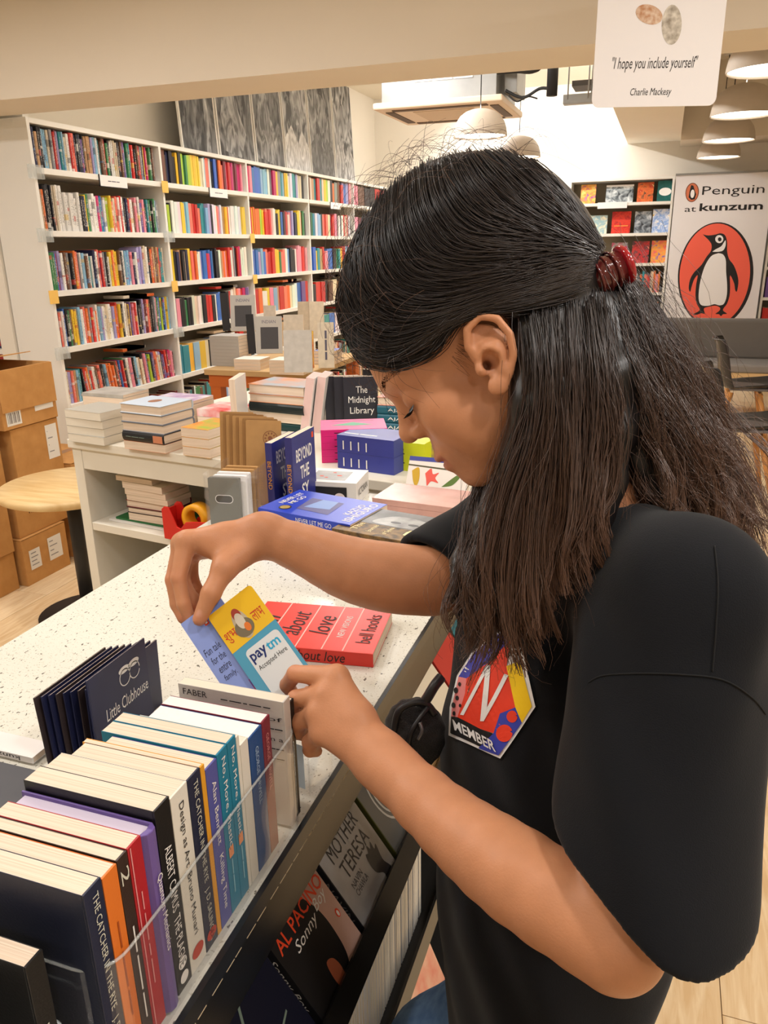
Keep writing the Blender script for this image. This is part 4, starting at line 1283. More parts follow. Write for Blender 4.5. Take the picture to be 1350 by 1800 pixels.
# front row of the display
M_pink, M_bluep = mat('hot_pink', (232, 40, 130), .35), mat('blue_violet', (62, 70, 158), .35, noise=.25, nscale=9)
z = ZT
for i in range(5):
    b = lying(f'{("lowest", "second", "third", "fourth", "top")[i]} hot pink paperback in the pink stack', 566, 814, z, .145, .20, .020, RZ + math.radians(32), M_pink, side='spine', anchor='l', group='pink paperbacks')
    if i == 4:
        put_poly([(.06, .04), (.10, .10), (.06, .17), (.05, .10)], (0, 0, .02), X, Y, mat('print_green', (30, 150, 100), .4), b)
        put_text('~2', (.118, .10, .02), -Y, X, .13, .016, P2('blk', (30, 30, 34)), b)
    put_text('~3', (0, .10, .010), -Y, Z, .12, .009, P2('blk', (30, 30, 34)), b)
    z += .0203
for i in range(2):
    b = lying(('lower', 'upper')[i] + ' blue paperback pile beside the pink stack', 594, 822, ZT + i * .0505, .19, .128, .05, RZ + math.radians(-2), M_bluep, side='foot', anchor='l', group='blue display books', pages=M_bluep)
    for q in range(4):
        put_poly([(.02 + q * .026, .008), (.024 + q * .026, .008), (.024 + q * .026, .034), (.02 + q * .026, .034)], (0, -.0004, 0), X, Z, M_tw, b, 'blurb_lines')
    if i == 1:
        put_text('~2', (.064, .03, .05), X, Y, .11, .03, M_tw, b)
M_lime = mat('lime_cover', (214, 222, 40), .35)
b = make_book('lime green boxed book with black Korean letters', basis(on_plane(683, 824, 2, ZT) , (math.cos(RZ), math.sin(RZ), 0), (-math.sin(RZ), math.cos(RZ), 0)), .115, .15, .085, M_lime, pages=M_lime)
put_text('의자', (.036, -.0004, .045), Z * -1, X, .055, .034, P2('blk', (30, 30, 34)), b, bold=.01)
b = make_book('blue and yellow book right of the lime green one', basis(on_plane(758, 824, 2, ZT), (math.cos(RZ), math.sin(RZ), 0), (-math.sin(RZ), math.cos(RZ), 0)), .10, .15, .07, mat('blue_yellow', (40, 70, 140), .4, noise=.9, nscale=30, rgb2=(230, 200, 60)), pages=mat('blue_yellow'))
b = up_book('white book with red flower and yellow leaves behind the flat books', 712, 858, ZT, .17, .09, .02, math.radians(-92), P2('flw', (238, 230, 222)), tilt=.5)
put_poly(sm([(.05, .045), (.065, .06), (.072, .045), (.088, .05), (.08, .035), (.09, .022), (.07, .025), (.06, .012), (.055, .03)], 40), (0, 0, .02), X, Y, mat('print_red', (232, 92, 80), .5), b, 'flower_print')
put_poly(sm([(.012, .05), (.03, .06), (.036, .03), (.03, .008), (.02, .02)], 30), (0, 0, .02), X, Y, mat('print_ochre', (208, 166, 40), .5), b, 'leaf_print')
put_poly(sm([(.10, .012), (.135, .045), (.15, .048), (.13, .02)], 30), (0, 0, .02), X, Y, mat('print_leaf', (90, 120, 50), .5), b, 'leaf_print')
put_poly([(.0, .064), (.17, .056), (.17, .06), (.0, .068)], (0, 0, .02), X, Y, mat('print_stem', (80, 76, 50), .5), b, 'stem_print')
put_poly([(0, .078), (.17, .078), (.17, .09), (0, .09)], (0, 0, .02), X, Y, M_bluep, b, 'top_band')

# ------------------------------------------------------------------ far wooden table with its displays
zt = .80
ft = empty('display_table', (-2.35, 4.75, 0), label='orange-brown wooden display table near the wall bookcase', cat='table')
M_tt, M_tl = mat('table_top_tan', (196, 162, 114), .5, noise=.1, nscale=5), mat('table_orange_wood', (196, 104, 44), .5, noise=.15, nscale=5)
MB().box(-.36, .36, -.42, .55, zt - .035, zt).build('tabletop', M_tt, ft, bevel=.003)
for sx in (-.30, .30):
    for sy in (-.36, .48):
        MB().box(sx - .035, sx + .035, sy - .035, sy + .035, 0, zt - .036).build('leg', M_tl, ft)
MB().box(-.34, .34, -.40, -.38, zt - .11, zt - .036).build('apron', M_tl, ft)
MB().box(-.32, .32, -.38, .50, .30, .325).build('lower_shelf', M_tt, ft)
M_gb = mat('grey_display_cover', (176, 172, 166), .5)
def pile(n, px, py, w, h, t, cov, name, z0=zt + .0005, side='spine', rz=0.05, grp=None):
    for i in range(n):
        lying(f'{ordinal(i)} book from the bottom of the {name}', px, py, z0 + i * (t + .0004), w, h, t, rz, cov, side=side, anchor='l', group=grp or name, zb=zt)
pile(9, 372, 643, .16, .21, .021, M_gb, 'grey stack on the wooden table', rz=.0)
pile(3, 412, 650, .15, .18, .022, mat('white_cover', (226, 222, 214), .5), 'low white stack on the wooden table', side='fore')
pile(4, 474, 658, .16, .22, .021, mat('tan_white', (222, 216, 204), .5), 'striped white stack at the wooden table corner', side='fore')
pile(4, 552, 640, .16, .14, .021, mat('blue_white', (120, 130, 180), .5), 'blue-topped stack at the wooden table end', side='fore')
for i, (px, py, hh, zz_) in enumerate(((392, 582, .27, zt + .19), (437, 622, .27, zt + .07))):
    b = up_book(f'grey book with a black square standing {("on the grey stack", "on the low white stack")[i]}', px + 14, py, zz_, .17, .24, .02, math.radians(-70), M_gb, tilt=.25, group='grey display books with black squares')
    put_poly([(.03, .03), (.145, .03), (.145, .17), (.03, .17)], (0, 0, .02), X, Y, mat('ink_soft', (60, 58, 60), .5), b, 'cover_picture')
    put_text('INDIAN', (.085, .205, .02), X, Y, .09, .02, mat('ink_grey'), b)
    up_book(f'black book propped behind the grey one {("on the grey stack", "on the low white stack")[i]}', px, py, zz_ + .001, .05, .25, .006, math.radians(-55), P2('blk', (30, 30, 34)), tilt=.1)
for i, (px, py, w, h, c, lab) in enumerate(((500, 620, .15, .22, (214, 212, 208), 'white book with streaks propped on the wooden table'), (533, 612, .06, .2, (226, 80, 70), 'red and yellow book propped at the wooden table end'), (500, 590, .14, .28, (206, 196, 180), 'tall tan book standing at the back of the wooden table'), (525, 560, .13, .3, (196, 180, 154), 'tall beige book standing at the back of the wooden table'),
                                           (560, 612, .10, .28, (224, 214, 196), 'cream book with vertical lettering at the wooden table end'), (465, 560, .10, .27, (200, 190, 172), 'thin cream book at the back of the wooden table'), (545, 560, .12, .3, (214, 200, 176), 'pale beige book at the far back of the wooden table'))):
    b = up_book(lab, px, py + 35, zt + .001 if i > 1 else zt + .09, w, h, .03, math.radians(-72), mat(f'prop{i}', c, .5, noise=.15 if i != 1 else .8, nscale=30, rgb2=(240, 200, 60) if i == 1 else None), tilt=.15)
    if i == 4:
        put_text('~3', (.05, .14, .03), Y, -X, .18, .05, mat('ink_grey'), b)
z = .326
for i in range(12):
    th = .03
    shelf_book(4.38, -2.63 + i * .05, z, .045, .14, RNG.uniform(.19, .22), 'cakwdgpcwkra'[i], 0, f'{CNAME["cakwdgpcwkra"[i]]} book, {ordinal(i)} from the left, under the wooden table', 'books on the lower shelf of the wooden table', face='y')
# ------------------------------------------------------------------ quartz counter with its edge, apron and slanted rack
CX0, CX1, CY0, CY1, CZ = -.985, -.328, -.60, 1.85, .90
M_edge = mat('edge_laminate', (58, 60, 64), .25, .5, metal=.6, noise=.06, nscale=30)
M_apron = mat('apron_gloss', (44, 42, 40), .26, .5, metal=.6, noise=.08, nscale=20)
ct = empty('counter', (-.66, .6, 0), label='long counter with speckled white quartz top and dark edge', cat='counter')
CTI = Matrix.Translation((.66, -.6, 0))
def cpt(name, mb, m, bevel=0.0):
    o = mb.build(name, m, bevel=bevel)
    o.parent = ct
    o.matrix_parent_inverse = CTI
    return o
cpt('quartz_top', MB().box(CX0, CX1 - .0065, CY0, CY1, .878, CZ - .0006), M_quartz, .001)
cpt('edge_strip', MB().box(CX1 - .0063, CX1, CY0, CY1, .8785, CZ - .0007), M_edge)
cpt('apron', MB().box(CX1 - .02, CX1 - .002, CY0, CY1, .812, .8776), M_apron, .001)
cpt('cabinet_body', MB().box(CX0 + .03, -.50, CY0 + .03, CY1 - .03, 0, .8778), mat('counter_body', (52, 48, 44), .5))
# worn paint along the lower edge of the strip
mb = MB()
rr = random.Random(4)
yy = .30
while yy < .86:
    L = rr.uniform(.004, .02)
    mb.box(CX1 - .0021, CX1 + .0001, yy, yy + L, .8772, .8772 + rr.uniform(.0006, .0016))
    yy += L + rr.uniform(.0, .012)
o = cpt('worn_edge', mb, mat('bare_edge', (214, 196, 164), .7))
o['kind'] = 'stuff'
# slanted display rack under the apron
RD = Vector((.573, 0, -.8196))               # down the slope
RN = Vector((.8196, 0, .573))                # out of the slope
RB = Vector((-.285, 0, .674))                # foot line of the rack covers
rack = empty('slanted_rack', (-.33, .6, .70), label='slanted book rack under the counter edge', cat='rack')
def rk(name, mb, m, bevel=0):
    o = mb.build(name, m, bevel=bevel)
    o.parent = rack
    o.matrix_parent_inverse = Matrix.Translation((.33, -.6, -.70))
    return o
def slope_box(d0, d1, n0, n1, y0, y1):
    vs = []
    for y in (y0, y1):
        for d, n_ in ((d0, n0), (d1, n0), (d1, n1), (d0, n1)):
            v = RB + RD * d + RN * n_
            vs.append((v.x, y, v.z))
    return MB().add(vs, [(0, 1, 2, 3), (7, 6, 5, 4), (0, 4, 5, 1), (1, 5, 6, 2), (2, 6, 7, 3), (3, 7, 4, 0)])
YR0, YR1 = .18, 1.80
rk('back_board', slope_box(-.20, .012, -.045, -.035, YR0, YR1), mat('rack_black', (30, 29, 28), .4))
rk('ledge', slope_box(.001, .011, -.034, .012, YR0, YR1), M_apron)
rk('lip', slope_box(-.020, .011, .0125, .0165, YR0, YR1), M_apron)
M_mt = mat('cover_silver_photo', (214, 212, 212), .35, noise=.55, nscale=7, rgb2=(132, 130, 130))
def rack_book(label, y0, y1, t, cover, spine, hh=.198, lab=None, hard=False, pages=None):
    o = RB + Vector((0, y0, 0)) + RN * (-t + .0) + RD * .0
    M = basis(o, Y, -RD)
    return make_book(label, M, y1 - y0, hh, t, cover, spine, hard, 'books facing out on the slanted rack', pages=pages)
b = rack_book('grey photo-covered book with big dark capitals and praying hands', .726, .853, .018, M_mt, P2('blk', (30, 30, 34)))
M_di = mat('ink_charcoal', (62, 58, 58), .5)
put_text('MOTHER', (.066, .106, .018), X, Y, .088, .023, M_di, b)
put_text('TERESA', (.068, .076, .018), X, Y, .082, .023, M_di, b)
put_text('NAVIN', (.042, .054, .018), X, Y, .03, .009, M_di, b)
put_text('CHAWLA', (.044, .043, .018), X, Y, .036, .009, M_di, b)
put_poly(sm([(.088, .003), (.10, .004), (.112, .012), (.106, .03), (.112, .052), (.104, .05), (.105, .062), (.097, .056), (.094, .064), (.088, .056), (.082, .058), (.078, .046), (.08, .03), (.092, .018)], 60), (0, 0, .018), X, Y, mat('hand_grey', (66, 62, 62), .4, noise=.4, nscale=60), b, 'hands_picture')
put_poly(sm([(.003, .13), (.02, .128), (.032, .14), (.03, .16), (.02, .175), (.003, .178)], 30), (0, 0, .018), X, Y, mat('fig_grey', (60, 60, 62), .4), b, 'cover_picture')
put_text('TERESA   NAVIN', (0, .10, .009), -Y, Z, .15, .010, mat('ink_dim', (120, 116, 112), .5), b)
b = rack_book('dusky pink and black book with orange-red capitals', .592, .717, .022, mat('cover_dusky', (214, 174, 158), .4, noise=.12, nscale=9), P2('blk', (30, 30, 34)))
M_or = mat('ink_vermilion', (236, 78, 42), .45)
put_poly(sm([(.001, .001), (.062, .001), (.085, .016), (.092, .05), (.09, .085), (.078, .118), (.07, .142), (.045, .130), (.02, .132), (.001, .135)], 60), (0, 0, .022), X, Y, mat('cover_black', (34, 32, 32), .4), b, 'dark_figure', .0003)
put_poly(sm([(.004, .13), (.03, .134), (.05, .142), (.046, .166), (.02, .174), (.004, .168)], 30), (0, 0, .022), X, Y, mat('cover_brown', (104, 72, 58), .4, noise=.3, nscale=40), b, 'dark_figure', .0004)
put_poly(sm([(.05, .0012), (.062, .0012), (.068, .02), (.064, .036), (.052, .04), (.048, .02)], 30), (0, 0, .022), X, Y, mat('hand_brown', (176, 100, 72), .5), b, 'hand_picture', .0004)
put_text('AL PACINO', (.064, .107, .022), X, Y, .116, .019, M_or, b, lift=.0007, bold=.01)
put_text('Sonny', (.055, .084, .022), X, Y, .055, .017, M_tw, b, shear=.3, lift=.0007)
put_text('Boy', (.101, .090, .022), X, Y, .03, .018, M_tw, b, shear=.3, lift=.0007)
put_poly(ell(.113, .058, .004, .006, 16), (0, 0, .022), X, Y, M_or, b, 'emblem_oval', .0005)
put_poly(ell(.113, .0575, .0022, .004, 12), (0, 0, .022), X, Y, M_tw, b, 'emblem_bird', .0007)
put_text('~4', (.085, .150, .022), X, Y, .04, .004, M_tw, b)
put_text('PACINO', (0, .135, .011), -Y, Z, .05, .012, M_or, b, lift=.0006)
put_text('Sonny Boy', (0, .065, .011), -Y, Z, .075, .012, M_tw, b, shear=.3, lift=.0006)
b = rack_book('navy hardback with a silver star line, nearest on the rack', .452, .583, .026, mat('navy_cover', (24, 26, 44), .4), P2('wht', (236, 232, 230)), hard=True)
put_poly([(.02, .03), (.024, .03), (.07, .12), (.066, .12)], (0, 0, .026), X, Y, mat('ink_silver', (120, 140, 130), .5), b)
put_poly([(.022, .03), (.11, .06), (.11, .063), (.022, .034)], (0, 0, .026), X, Y, mat('ink_silver'), b)
rack_book('blue and white book at the near end of the rack', .318, .444, .02, mat('cover_bw', (200, 206, 212), .4, noise=.7, nscale=20, rgb2=(70, 100, 140)), None)
b = rack_book('grey book with a white sketched portrait, behind the silver one', .862, .99, .018, mat('cover_slate', (118, 118, 116), .4), mat('spine_olive', (84, 92, 40), .4))
for q in range(7):
    put_poly([(x_, y_) for x_, y_ in ell(.060, .085, .036 - q * .004, .05 - q * .005, 28)] + [(x_, y_) for x_, y_ in ell(.060, .085, .0325 - q * .004, .0465 - q * .005, 28)][::-1], (0, 0, .018), X, Y, mat('sketch_white', (220, 220, 218), .5), b, 'sketch_line', .0004 + q * .0001) if q % 2 == 0 else None
put_poly(sm([(.05, .002), (.124, .002), (.124, .06), (.10, .07), (.085, .04), (.07, .06), (.055, .04)], 40), (0, 0, .018), X, Y, mat('sketch_white'), b, 'sketch_shirt')
for k in range(4):
    rack_book(f'{("tan", "cream", "red", "teal")[k]} book, {ordinal(k)} beyond the sketched portrait on the rack', 1.0 + k * .135, 1.127 + k * .135, .018, P2(f'rk{k}', ((190, 150, 100), (226, 214, 190), (190, 60, 50), (40, 110, 120))[k]), None)
# second tier: white booklets standing, then a lower ledge with pink covers
tier = empty('lower_rack', (-.30, .7, .4), label='lower tier of the rack holding white booklets', cat='rack')
def tr(name, mb, m):
    o = mb.build(name, m)
    o.parent = tier
    o.matrix_parent_inverse = Matrix.Translation((.30, -.7, -.4))
tr('board', MB().box(-.46, -.275, YR0, YR1, .428, .44), mat('rack_black'))
tr('lip', MB().box(-.2745, -.270, YR0, YR1, .415, .47), M_apron)
tr('back_board', MB().box(-.475, -.461, YR0, YR1, .05, .60), mat('rack_black'))
tr('lower_board', MB().box(-.46, -.24, YR0, YR1, .10, .112), mat('rack_black'))
y = .46
i = 0
rr = random.Random(8)
while y < 1.0:
    th = rr.choice([.006, .007, .009, .011])
    c = rr.choice([(236, 232, 226), (226, 224, 222), (214, 216, 222), (232, 224, 214)])
    o = make_book(f'thin white booklet, {ordinal(i)} from the near end of the lower rack', basis((-.29 - .155, y, .4405), X, Z) @ Matrix.Scale(1, 4), .15, .205, th * .95, mat(f'booklet{c[2]}', c, .5), group='thin white booklets on the lower rack', name='booklet', cat='booklet', pages=mat('pages_white'))
    y += th
    i += 1
for k in range(5):
    make_book(f'pink and orange book, {ordinal(k)} from the near end of the bottom rack', basis((-.30, .45 + k * .14, .115), Y, (-.35, 0, .9)), .13, .20, .02, mat('pink_orange', (226, 120, 100), .5, noise=.5, nscale=20, rgb2=(240, 200, 170)), group='pink books on the bottom rack')

# ------------------------------------------------------------------ clear bin of paperbacks
def acrylic_bin(label, x0, x1, y0, y1, z0, z1, r):
    e = empty('acrylic_bin', ((x0 + x1) / 2, (y0 + y1) / 2, z0), label=label, cat='bin', group='clear acrylic bins')
    ox, oy = (x0 + x1) / 2, (y0 + y1) / 2
    out, inn = rrect(x0 - ox, x1 - ox, y0 - oy, y1 - oy, r, 7), rrect(x0 - ox + .003, x1 - ox - .003, y0 - oy + .003, y1 - oy - .003, r - .003, 7)
    n_ = len(out)
    H = z1 - z0
    vs = [(a, b, .0) for a, b in out] + [(a, b, H) for a, b in out] + [(a, b, .003) for a, b in inn] + [(a, b, H) for a, b in inn]
    fs = []
    for i in range(n_):
        j = (i + 1) % n_
        fs += [(i, j, n_ + j, n_ + i), (2 * n_ + j, 2 * n_ + i, 3 * n_ + i, 3 * n_ + j)]
    fs += [tuple(range(n_ - 1, -1, -1)), tuple(range(2 * n_, 3 * n_))]
    MB().add(vs, fs, 0, False).build('walls', M_clear, e)
    mid = rrect(x0 - ox + .0015, x1 - ox - .0015, y0 - oy + .0015, y1 - oy - .0015, r - .0015, 7)
    MB().tube([(a, b, H) for a, b in mid], .0013, 8, closed=True).build('rim', M_cleared, e)
    return e
acrylic_bin('long clear acrylic bin holding the row of paperbacks', -.487, -.3335, .331, .668, CZ, 1.020, .030)
XS = -.342
M_ttw, M_silv = mat('title_white'), mat('ink_silver2')
def binbook(label, y0, y1, h, w, cover, spine, title=None, tcol=None, hard=False, size=.62, th=.5, off=0.0, dx=0.0, back=None, zoff=.0035, lean=0.0, pages=None, cen=.5):
    M = basis((XS - dx, y0, CZ + zoff), -X, Z)
    if lean:
        M = Matrix.Translation((XS - dx, y0, CZ + zoff)) @ Matrix.Rotation(lean, 4, 'X') @ Matrix.Translation((-XS + dx, -y0, -CZ - zoff)) @ M
    b = make_book(label, M, w, h, (y1 - y0) - .0003, cover, spine, hard, 'paperbacks in the long clear bin', back=back, pages=pages)
    t = (y1 - y0)
    if title:
        put_text(title, (-.0045 if hard else 0, h * cen + off, t / 2), -Y, -Z if False else Z, h * size, t * th, tcol or M_ttw, b, name='spine_title', lift=-.0006 if False else .0006)
    return b
def c_(n, rgb, r=.38):
    return mat(n, rgb, r, bump=.08, bscale=400)
navy, M_gold = c_('navy_matt', (32, 38, 62)), mat('ink_palegold', (206, 206, 190), .5)
binbook('navy paperback with pale capitals on the spine, nearest in the long bin', .333, .352, .19, .120, navy, navy, 'THE CATCHER IN THE RYE   J. D. SALINGER', M_gold, size=.93, th=.42)
binbook('cream-edged paperback with orange spine in the long bin', .3525, .369, .187, .125, c_('orange_sp', (222, 118, 42)), c_('orange_sp', (222, 118, 42)), '~3', mat('ink_brownish', (170, 80, 30), .5), size=.5, th=.35, back=c_('grey_sp', (196, 192, 184)))
b = binbook('dark brown paperback marked with a gold two', .3695, .3815, .188, .125, c_('brown_sp', (56, 40, 34)), c_('brown_sp', (56, 40, 34)), '~3', M_ttw, size=.5, off=-.02)
put_text('2', (0, .17, .006), -Y, Z, .014, .009, M_gold, b, lift=.0006)
b = binbook('red paperback with small pale lettering in the long bin', .382, .3985, .188, .128, c_('red_sp', (176, 36, 44)), c_('red_sp', (176, 36, 44)), '~4', mat('ink_pinkish', (226, 150, 150), .5), size=.5, th=.3)
put_poly([(0, .002), (.19, .002), (.19, .0032), (0, .0032)], (0, .187, 0), -Y, Z, mat('ink_pinkish'), b, 'spine_line', .0005)
binbook('purple hardback with white spine title in the long bin', .399, .4165, .185, .13, c_('purple_sp', (104, 82, 152)), c_('purple_sp', (104, 82, 152)), 'Quantum Mechanics', M_ttw, hard=True, size=.42, th=.42, off=.012, pages=mat('pages_lav', (206, 196, 216), .7))
b = binbook('black paperback with bold white capitals on its spine', .4175, .438, .194, .129, c_('black_sp', (24, 24, 26)), c_('black_sp', (24, 24, 26)), 'ALBERT CAMUS  THE PLAGUE', M_ttw, size=.66, th=.45, off=-.008)
for q in (.012, .028):
    put_poly(ell(q, .010, .006, .006, 16), (0, 0, 0), Y, Z, M_ttw, b, 'publisher_mark', -.0006) if False else put_poly(ell(-q, .010, .006, .006, 16), (0, 0, 0), -Y, Z, M_ttw, b, 'publisher_mark', .0006)
b = binbook('white paperback with dark sans title on its spine', .4385, .463, .190, .129, c_('white_sp', (226, 222, 210)), c_('white_sp', (226, 222, 210)), 'Design as Art  Bruno Munari', M_ink, size=.74, th=.36, off=.012)
put_poly(ell(-.018, .012, .007, .009, 16), (0, 0, 0), -Y, Z, mat('mark_red', (190, 60, 40), .5), b, 'publisher_mark', .0006)
b = binbook('navy paperback with pale capitals in the middle of the long bin', .4635, .4835, .189, .12, navy, navy, 'THE CATCHER IN THE RYE   J. D. SALINGER', M_gold, size=.93, th=.42)
put_poly(ell(-.014, .010, .006, .008, 16), (0, 0, 0), -Y, Z, mat('mark_red'), b, 'publisher_mark', .0006)
binbook('thin amber paperback in the long bin', .484, .4905, .188, .124, c_('amber_sp', (226, 160, 44)), c_('amber_sp', (226, 160, 44)))
b = binbook('violet-blue paperback with white serif title in the long bin', .491, .510, .180, .112, c_('violet_sp', (84, 88, 160)), c_('violet_sp', (84, 88, 160)), 'Alan Bennett   Killing Time', M_ttw, size=.8, th=.45)
for q, (a, c) in enumerate(((.5105, .5285), (.529, .5445))):
    b = binbook(('nearer', 'farther')[q] + ' teal-blue paperback with white serif title', a, c, .182, .125, c_('teal_sp', (22, 124, 156)), c_('teal_sp', (22, 124, 156)), 'No, More, Plastic,', M_ttw, size=.56, th=.42, off=.032)
    put_poly([(-.075, .004), (-.063, .004), (-.063, .012), (-.075, .012)], (0, 0, 0), -Y, Z, mat('mark_orange', (230, 150, 100), .5), b, 'spine_picture', .0006)
    put_text('~2', (0, .04, .008), -Y, Z, .04, .006, mat('ink_sky', (140, 196, 214), .5), b, lift=.0006)
binbook('low white booklet between teal and blue paperbacks', .545, .5505, .178, .11, c_('white_sp', (226, 222, 210)), c_('white_sp', (226, 222, 210)), dx=.0)
binbook('white-backed paperback before the blue one', .551, .566, .165, .115, c_('white_sp', (226, 222, 210)), c_('white_sp', (226, 222, 210)), pages=mat('pages_white'))
binbook('royal blue paperback with pale spine capitals near the end of the bin', .567, .594, .161, .118, c_('royal_sp', (20, 72, 132)), c_('royal_sp', (20, 72, 132)), 'GEORGE ORWELL', mat('ink_paleblue', (170, 196, 220), .5), size=.42, th=.22, off=.03, pages=mat('pages_bright', (238, 236, 234), .8, noise=.04, nscale=200))
binbook('maroon paperback with pale spine capitals near the end of the bin', .5945, .612, .162, .118, c_('maroon_sp', (126, 40, 60)), c_('maroon_sp', (126, 40, 60)), 'GEORGE ORWELL', mat('ink_pinkish'), size=.42, th=.32, off=.03, pages=mat('pages_bright'))
b = binbook('pale grey paperback with black print at the far end of the bin', .638, .653, .160, .129, c_('pale_grey', (206, 202, 198)), c_('pale_grey2', (206, 202, 198)), dx=-.003, pages=mat('pages_warmw', (232, 220, 202), .8))
# its cover faces the viewer (local Z = 0 side looks towards -Y)
put_text('FABER', (.108, .152, 0), -X, Y, .030, .0075, M_ink, b, lift=.0006)
for q, tx in enumerate(('~5', 'of', '~2', 'in a', '~2', '~2')):
    put_text(tx, (.046 if q == 0 else .012, .150 - q * .0125, 0), -X, Y, .06 if q == 0 else .018, .005, M_ink, b, lift=.0006)
b = binbook('dark thin paperback behind the pale grey one', .655, .664, .150, .129, c_('black_sp', (24, 24, 26)), c_('black_sp', (24, 24, 26)), dx=-.002)
# small front bin with two black books
acrylic_bin('small clear acrylic bin at the lower left corner', -.52, -.352, .10, .318, CZ, .985, .022)
b = make_book('black book with small pale spine lettering in the small bin', basis((-.366, .297, CZ + .004), -X, Z), .13, .155, .016, c_('black_sp', (24, 24, 26)), group='black books in the small clear bin')
put_text('~1', (0, .075, .008), -Y, Z, .04, .008, M_gold, b, lift=.0006)
put_text('~4', (.06, .07, 0), -X, Y, .08, .006, mat('ink_dim2', (70, 70, 70), .5), b, lift=.0006)
make_book('black book at the very corner of the picture', basis((-.385, .255, CZ + .004), -X, Z), .13, .135, .02, c_('black_sp', (24, 24, 26)), group='black books in the small clear bin', pages=mat('pages_white'))

# ------------------------------------------------------------------ navy leaflets, magazine and mat
M_nl = mat('leaflet_navy', (36, 40, 74), .35)
rr = random.Random(2)
for i in range(9):
    x = -.676 + i * .0058
    y0 = .640 + i * .005
    o = make_book(f'navy leaflet, {ordinal(i)} from the left in the standing bunch', basis((x, y0, CZ), Y, (-.05 + .01 * i, 0, 1)), .135, .103, .0022, M_nl if i % 3 else mat('leaflet_brown', (60, 50, 52), .4), group='bunch of standing navy leaflets', name='leaflet', cat='leaflet')
b = make_book('navy leaflet with white cartoon faces and lettering, beside the bin', basis((-.612, .655, CZ), Y, (.0, 0, 1)), .116, .13, .002, M_nl, name='leaflet', cat='leaflet')
put_text('Little Clubhouse', (.068, .066, .002), X, Y, .086, .017, M_ttw, b, shear=.1)
for q in (.068, .088):
    put_poly([(a, c) for a, c in ell(q, .098, .011, .012, 20)] + [(a, c) for a, c in ell(q, .098, .0096, .0106, 20)][::-1], (0, 0, .002), X, Y, M_ttw, b, 'cartoon_face')
    put_poly(ell(q, .109, .011, .005, 16), (0, 0, .002), X, Y, M_ttw, b, 'cartoon_cap')
MB().box(-1.0, -.60, .30, .632, CZ, CZ + .003).build('counter_mat', mat('mat_grey', (74, 74, 80), .55), label='dark grey mat on the counter at the left edge', cat='mat', bevel=.001)
b = make_book('white magazine on the counter edge of the dark mat', basis((-.705, .66, CZ), (-1, .06, 0), (0, 1, 0)) @ Matrix.Identity(4), .034, .21, .009, mat('mag_white', (234, 230, 228), .35), name='magazine', cat='magazine')
b.matrix_world = basis((-.700, .640, CZ + .0035), (0, 1, 0), (-1, .0, 0))
put_text('kunzum', (0, .05, .0045), Y, -Z, .06, .006, M_ink, b, lift=.0006)

# ------------------------------------------------------------------ red book lying on the counter
M_rr = mat('cover_scarlet', (232, 60, 48), .35)
p0 = Vector((-.372, 1.000, CZ))
vx, vy = Vector((-.02, .155, 0)).normalized(), Vector((-1, .03, 0)).normalized()
b = make_book('scarlet paperback with thin black title lying on the white counter', basis(p0, vx, vy), .155, .226, .023, M_rr, M_rr)
M_b2 = mat('ink_dark2', (40, 26, 26), .5)
M_ln = mat('line_pink', (250, 190, 180), .4)
for q in (.048, .082, .125, .178):
    put_poly([(0.002, q), (.153, q), (.153, q + .0022), (.002, q + .0022)], (0, 0, .023), X, Y, M_ln, b, 'cover_line')
for tx, yy, w_, h_, sh in (('bell hooks', .024, .10, .024, 0), ('NEW VISIONS', .065, .075, .011, 0), ('love', .103, .065, .034, .25), ('about', .150, .085, .034, .25), ('all', .198, .05, .034, .25)):
    put_text(tx, (.082, yy, .023), X, Y, w_, h_, M_ttw if 'NEW' in tx else M_b2, b, shear=sh, lift=.0006)
put_text('all about love', (0, .10, .012), -Y, Z, .11, .017, M_b2, b, shear=.25, lift=.0006)

# ------------------------------------------------------------------ books at the far end of the counter
M_cob = mat('cobalt', (36, 66, 190), .35)
nf = []
for i in range(4):
    p0 = Vector((-.552 + (.008 if i < 3 else 0), 1.350 + (.006 * i), CZ + i * .0225))
    b = make_book(f'{("lowest", "second", "third", "top")[i]} cobalt blue paperback in the stack at the counter end', basis(p0, Vector((.2, .98, 0)), Vector((-.98, .2, 0))), .15, .235, .022, M_cob if i != 1 else mat('cobalt_sky', (100, 150, 210), .35), group='cobalt blue stack at the counter end')
    if i == 3:
        put_poly([(.03, .075), (.11, .085), (.11, .17), (.035, .16)], (0, 0, .022), X, Y, mat('print_navy', (58, 52, 120), .4), b, 'cover_picture')
        put_poly([(.06, .09), (.11, .10), (.11, .14), (.05, .15)], (0, 0, .022), X, Y, mat('print_steel', (110, 140, 200), .4), b, 'cover_picture', .0006)
        for q, (tx, yy, xx, w_, h_) in enumerate((('KAZUO', .042, .085, .07, .017), ('ISHIGURO', .020, .075, .12, .020), ('NEVER LET', .212, .090, .08, .014), ('ME GO', .192, .085, .055, .014))):
            put_text(tx, (xx, yy, .022), X, Y, w_, h_, M_ttw, b, bold=.01)
        put_poly(ell(.03, .185, .014, .014), (0, 0, .022), X, Y, mat('medal', (60, 54, 40), .4), b, 'medal_sticker', .0006)
        put_poly(ell(.03, .185, .011, .011), (0, 0, .022), X, Y, mat('medal_gold', (170, 146, 90), .4), b, 'medal_sticker', .0009)
    put_text('NEVER LET ME GO', (0, .09, .011), -Y, Z, .09, .010, M_ttw, b, lift=.0006)
M_leop = mat('leopard', (150, 116, 64), .45, noise=.9, nscale=70, rgb2=(38, 28, 18))
PB = Vector((-.372, 1.31, 0))
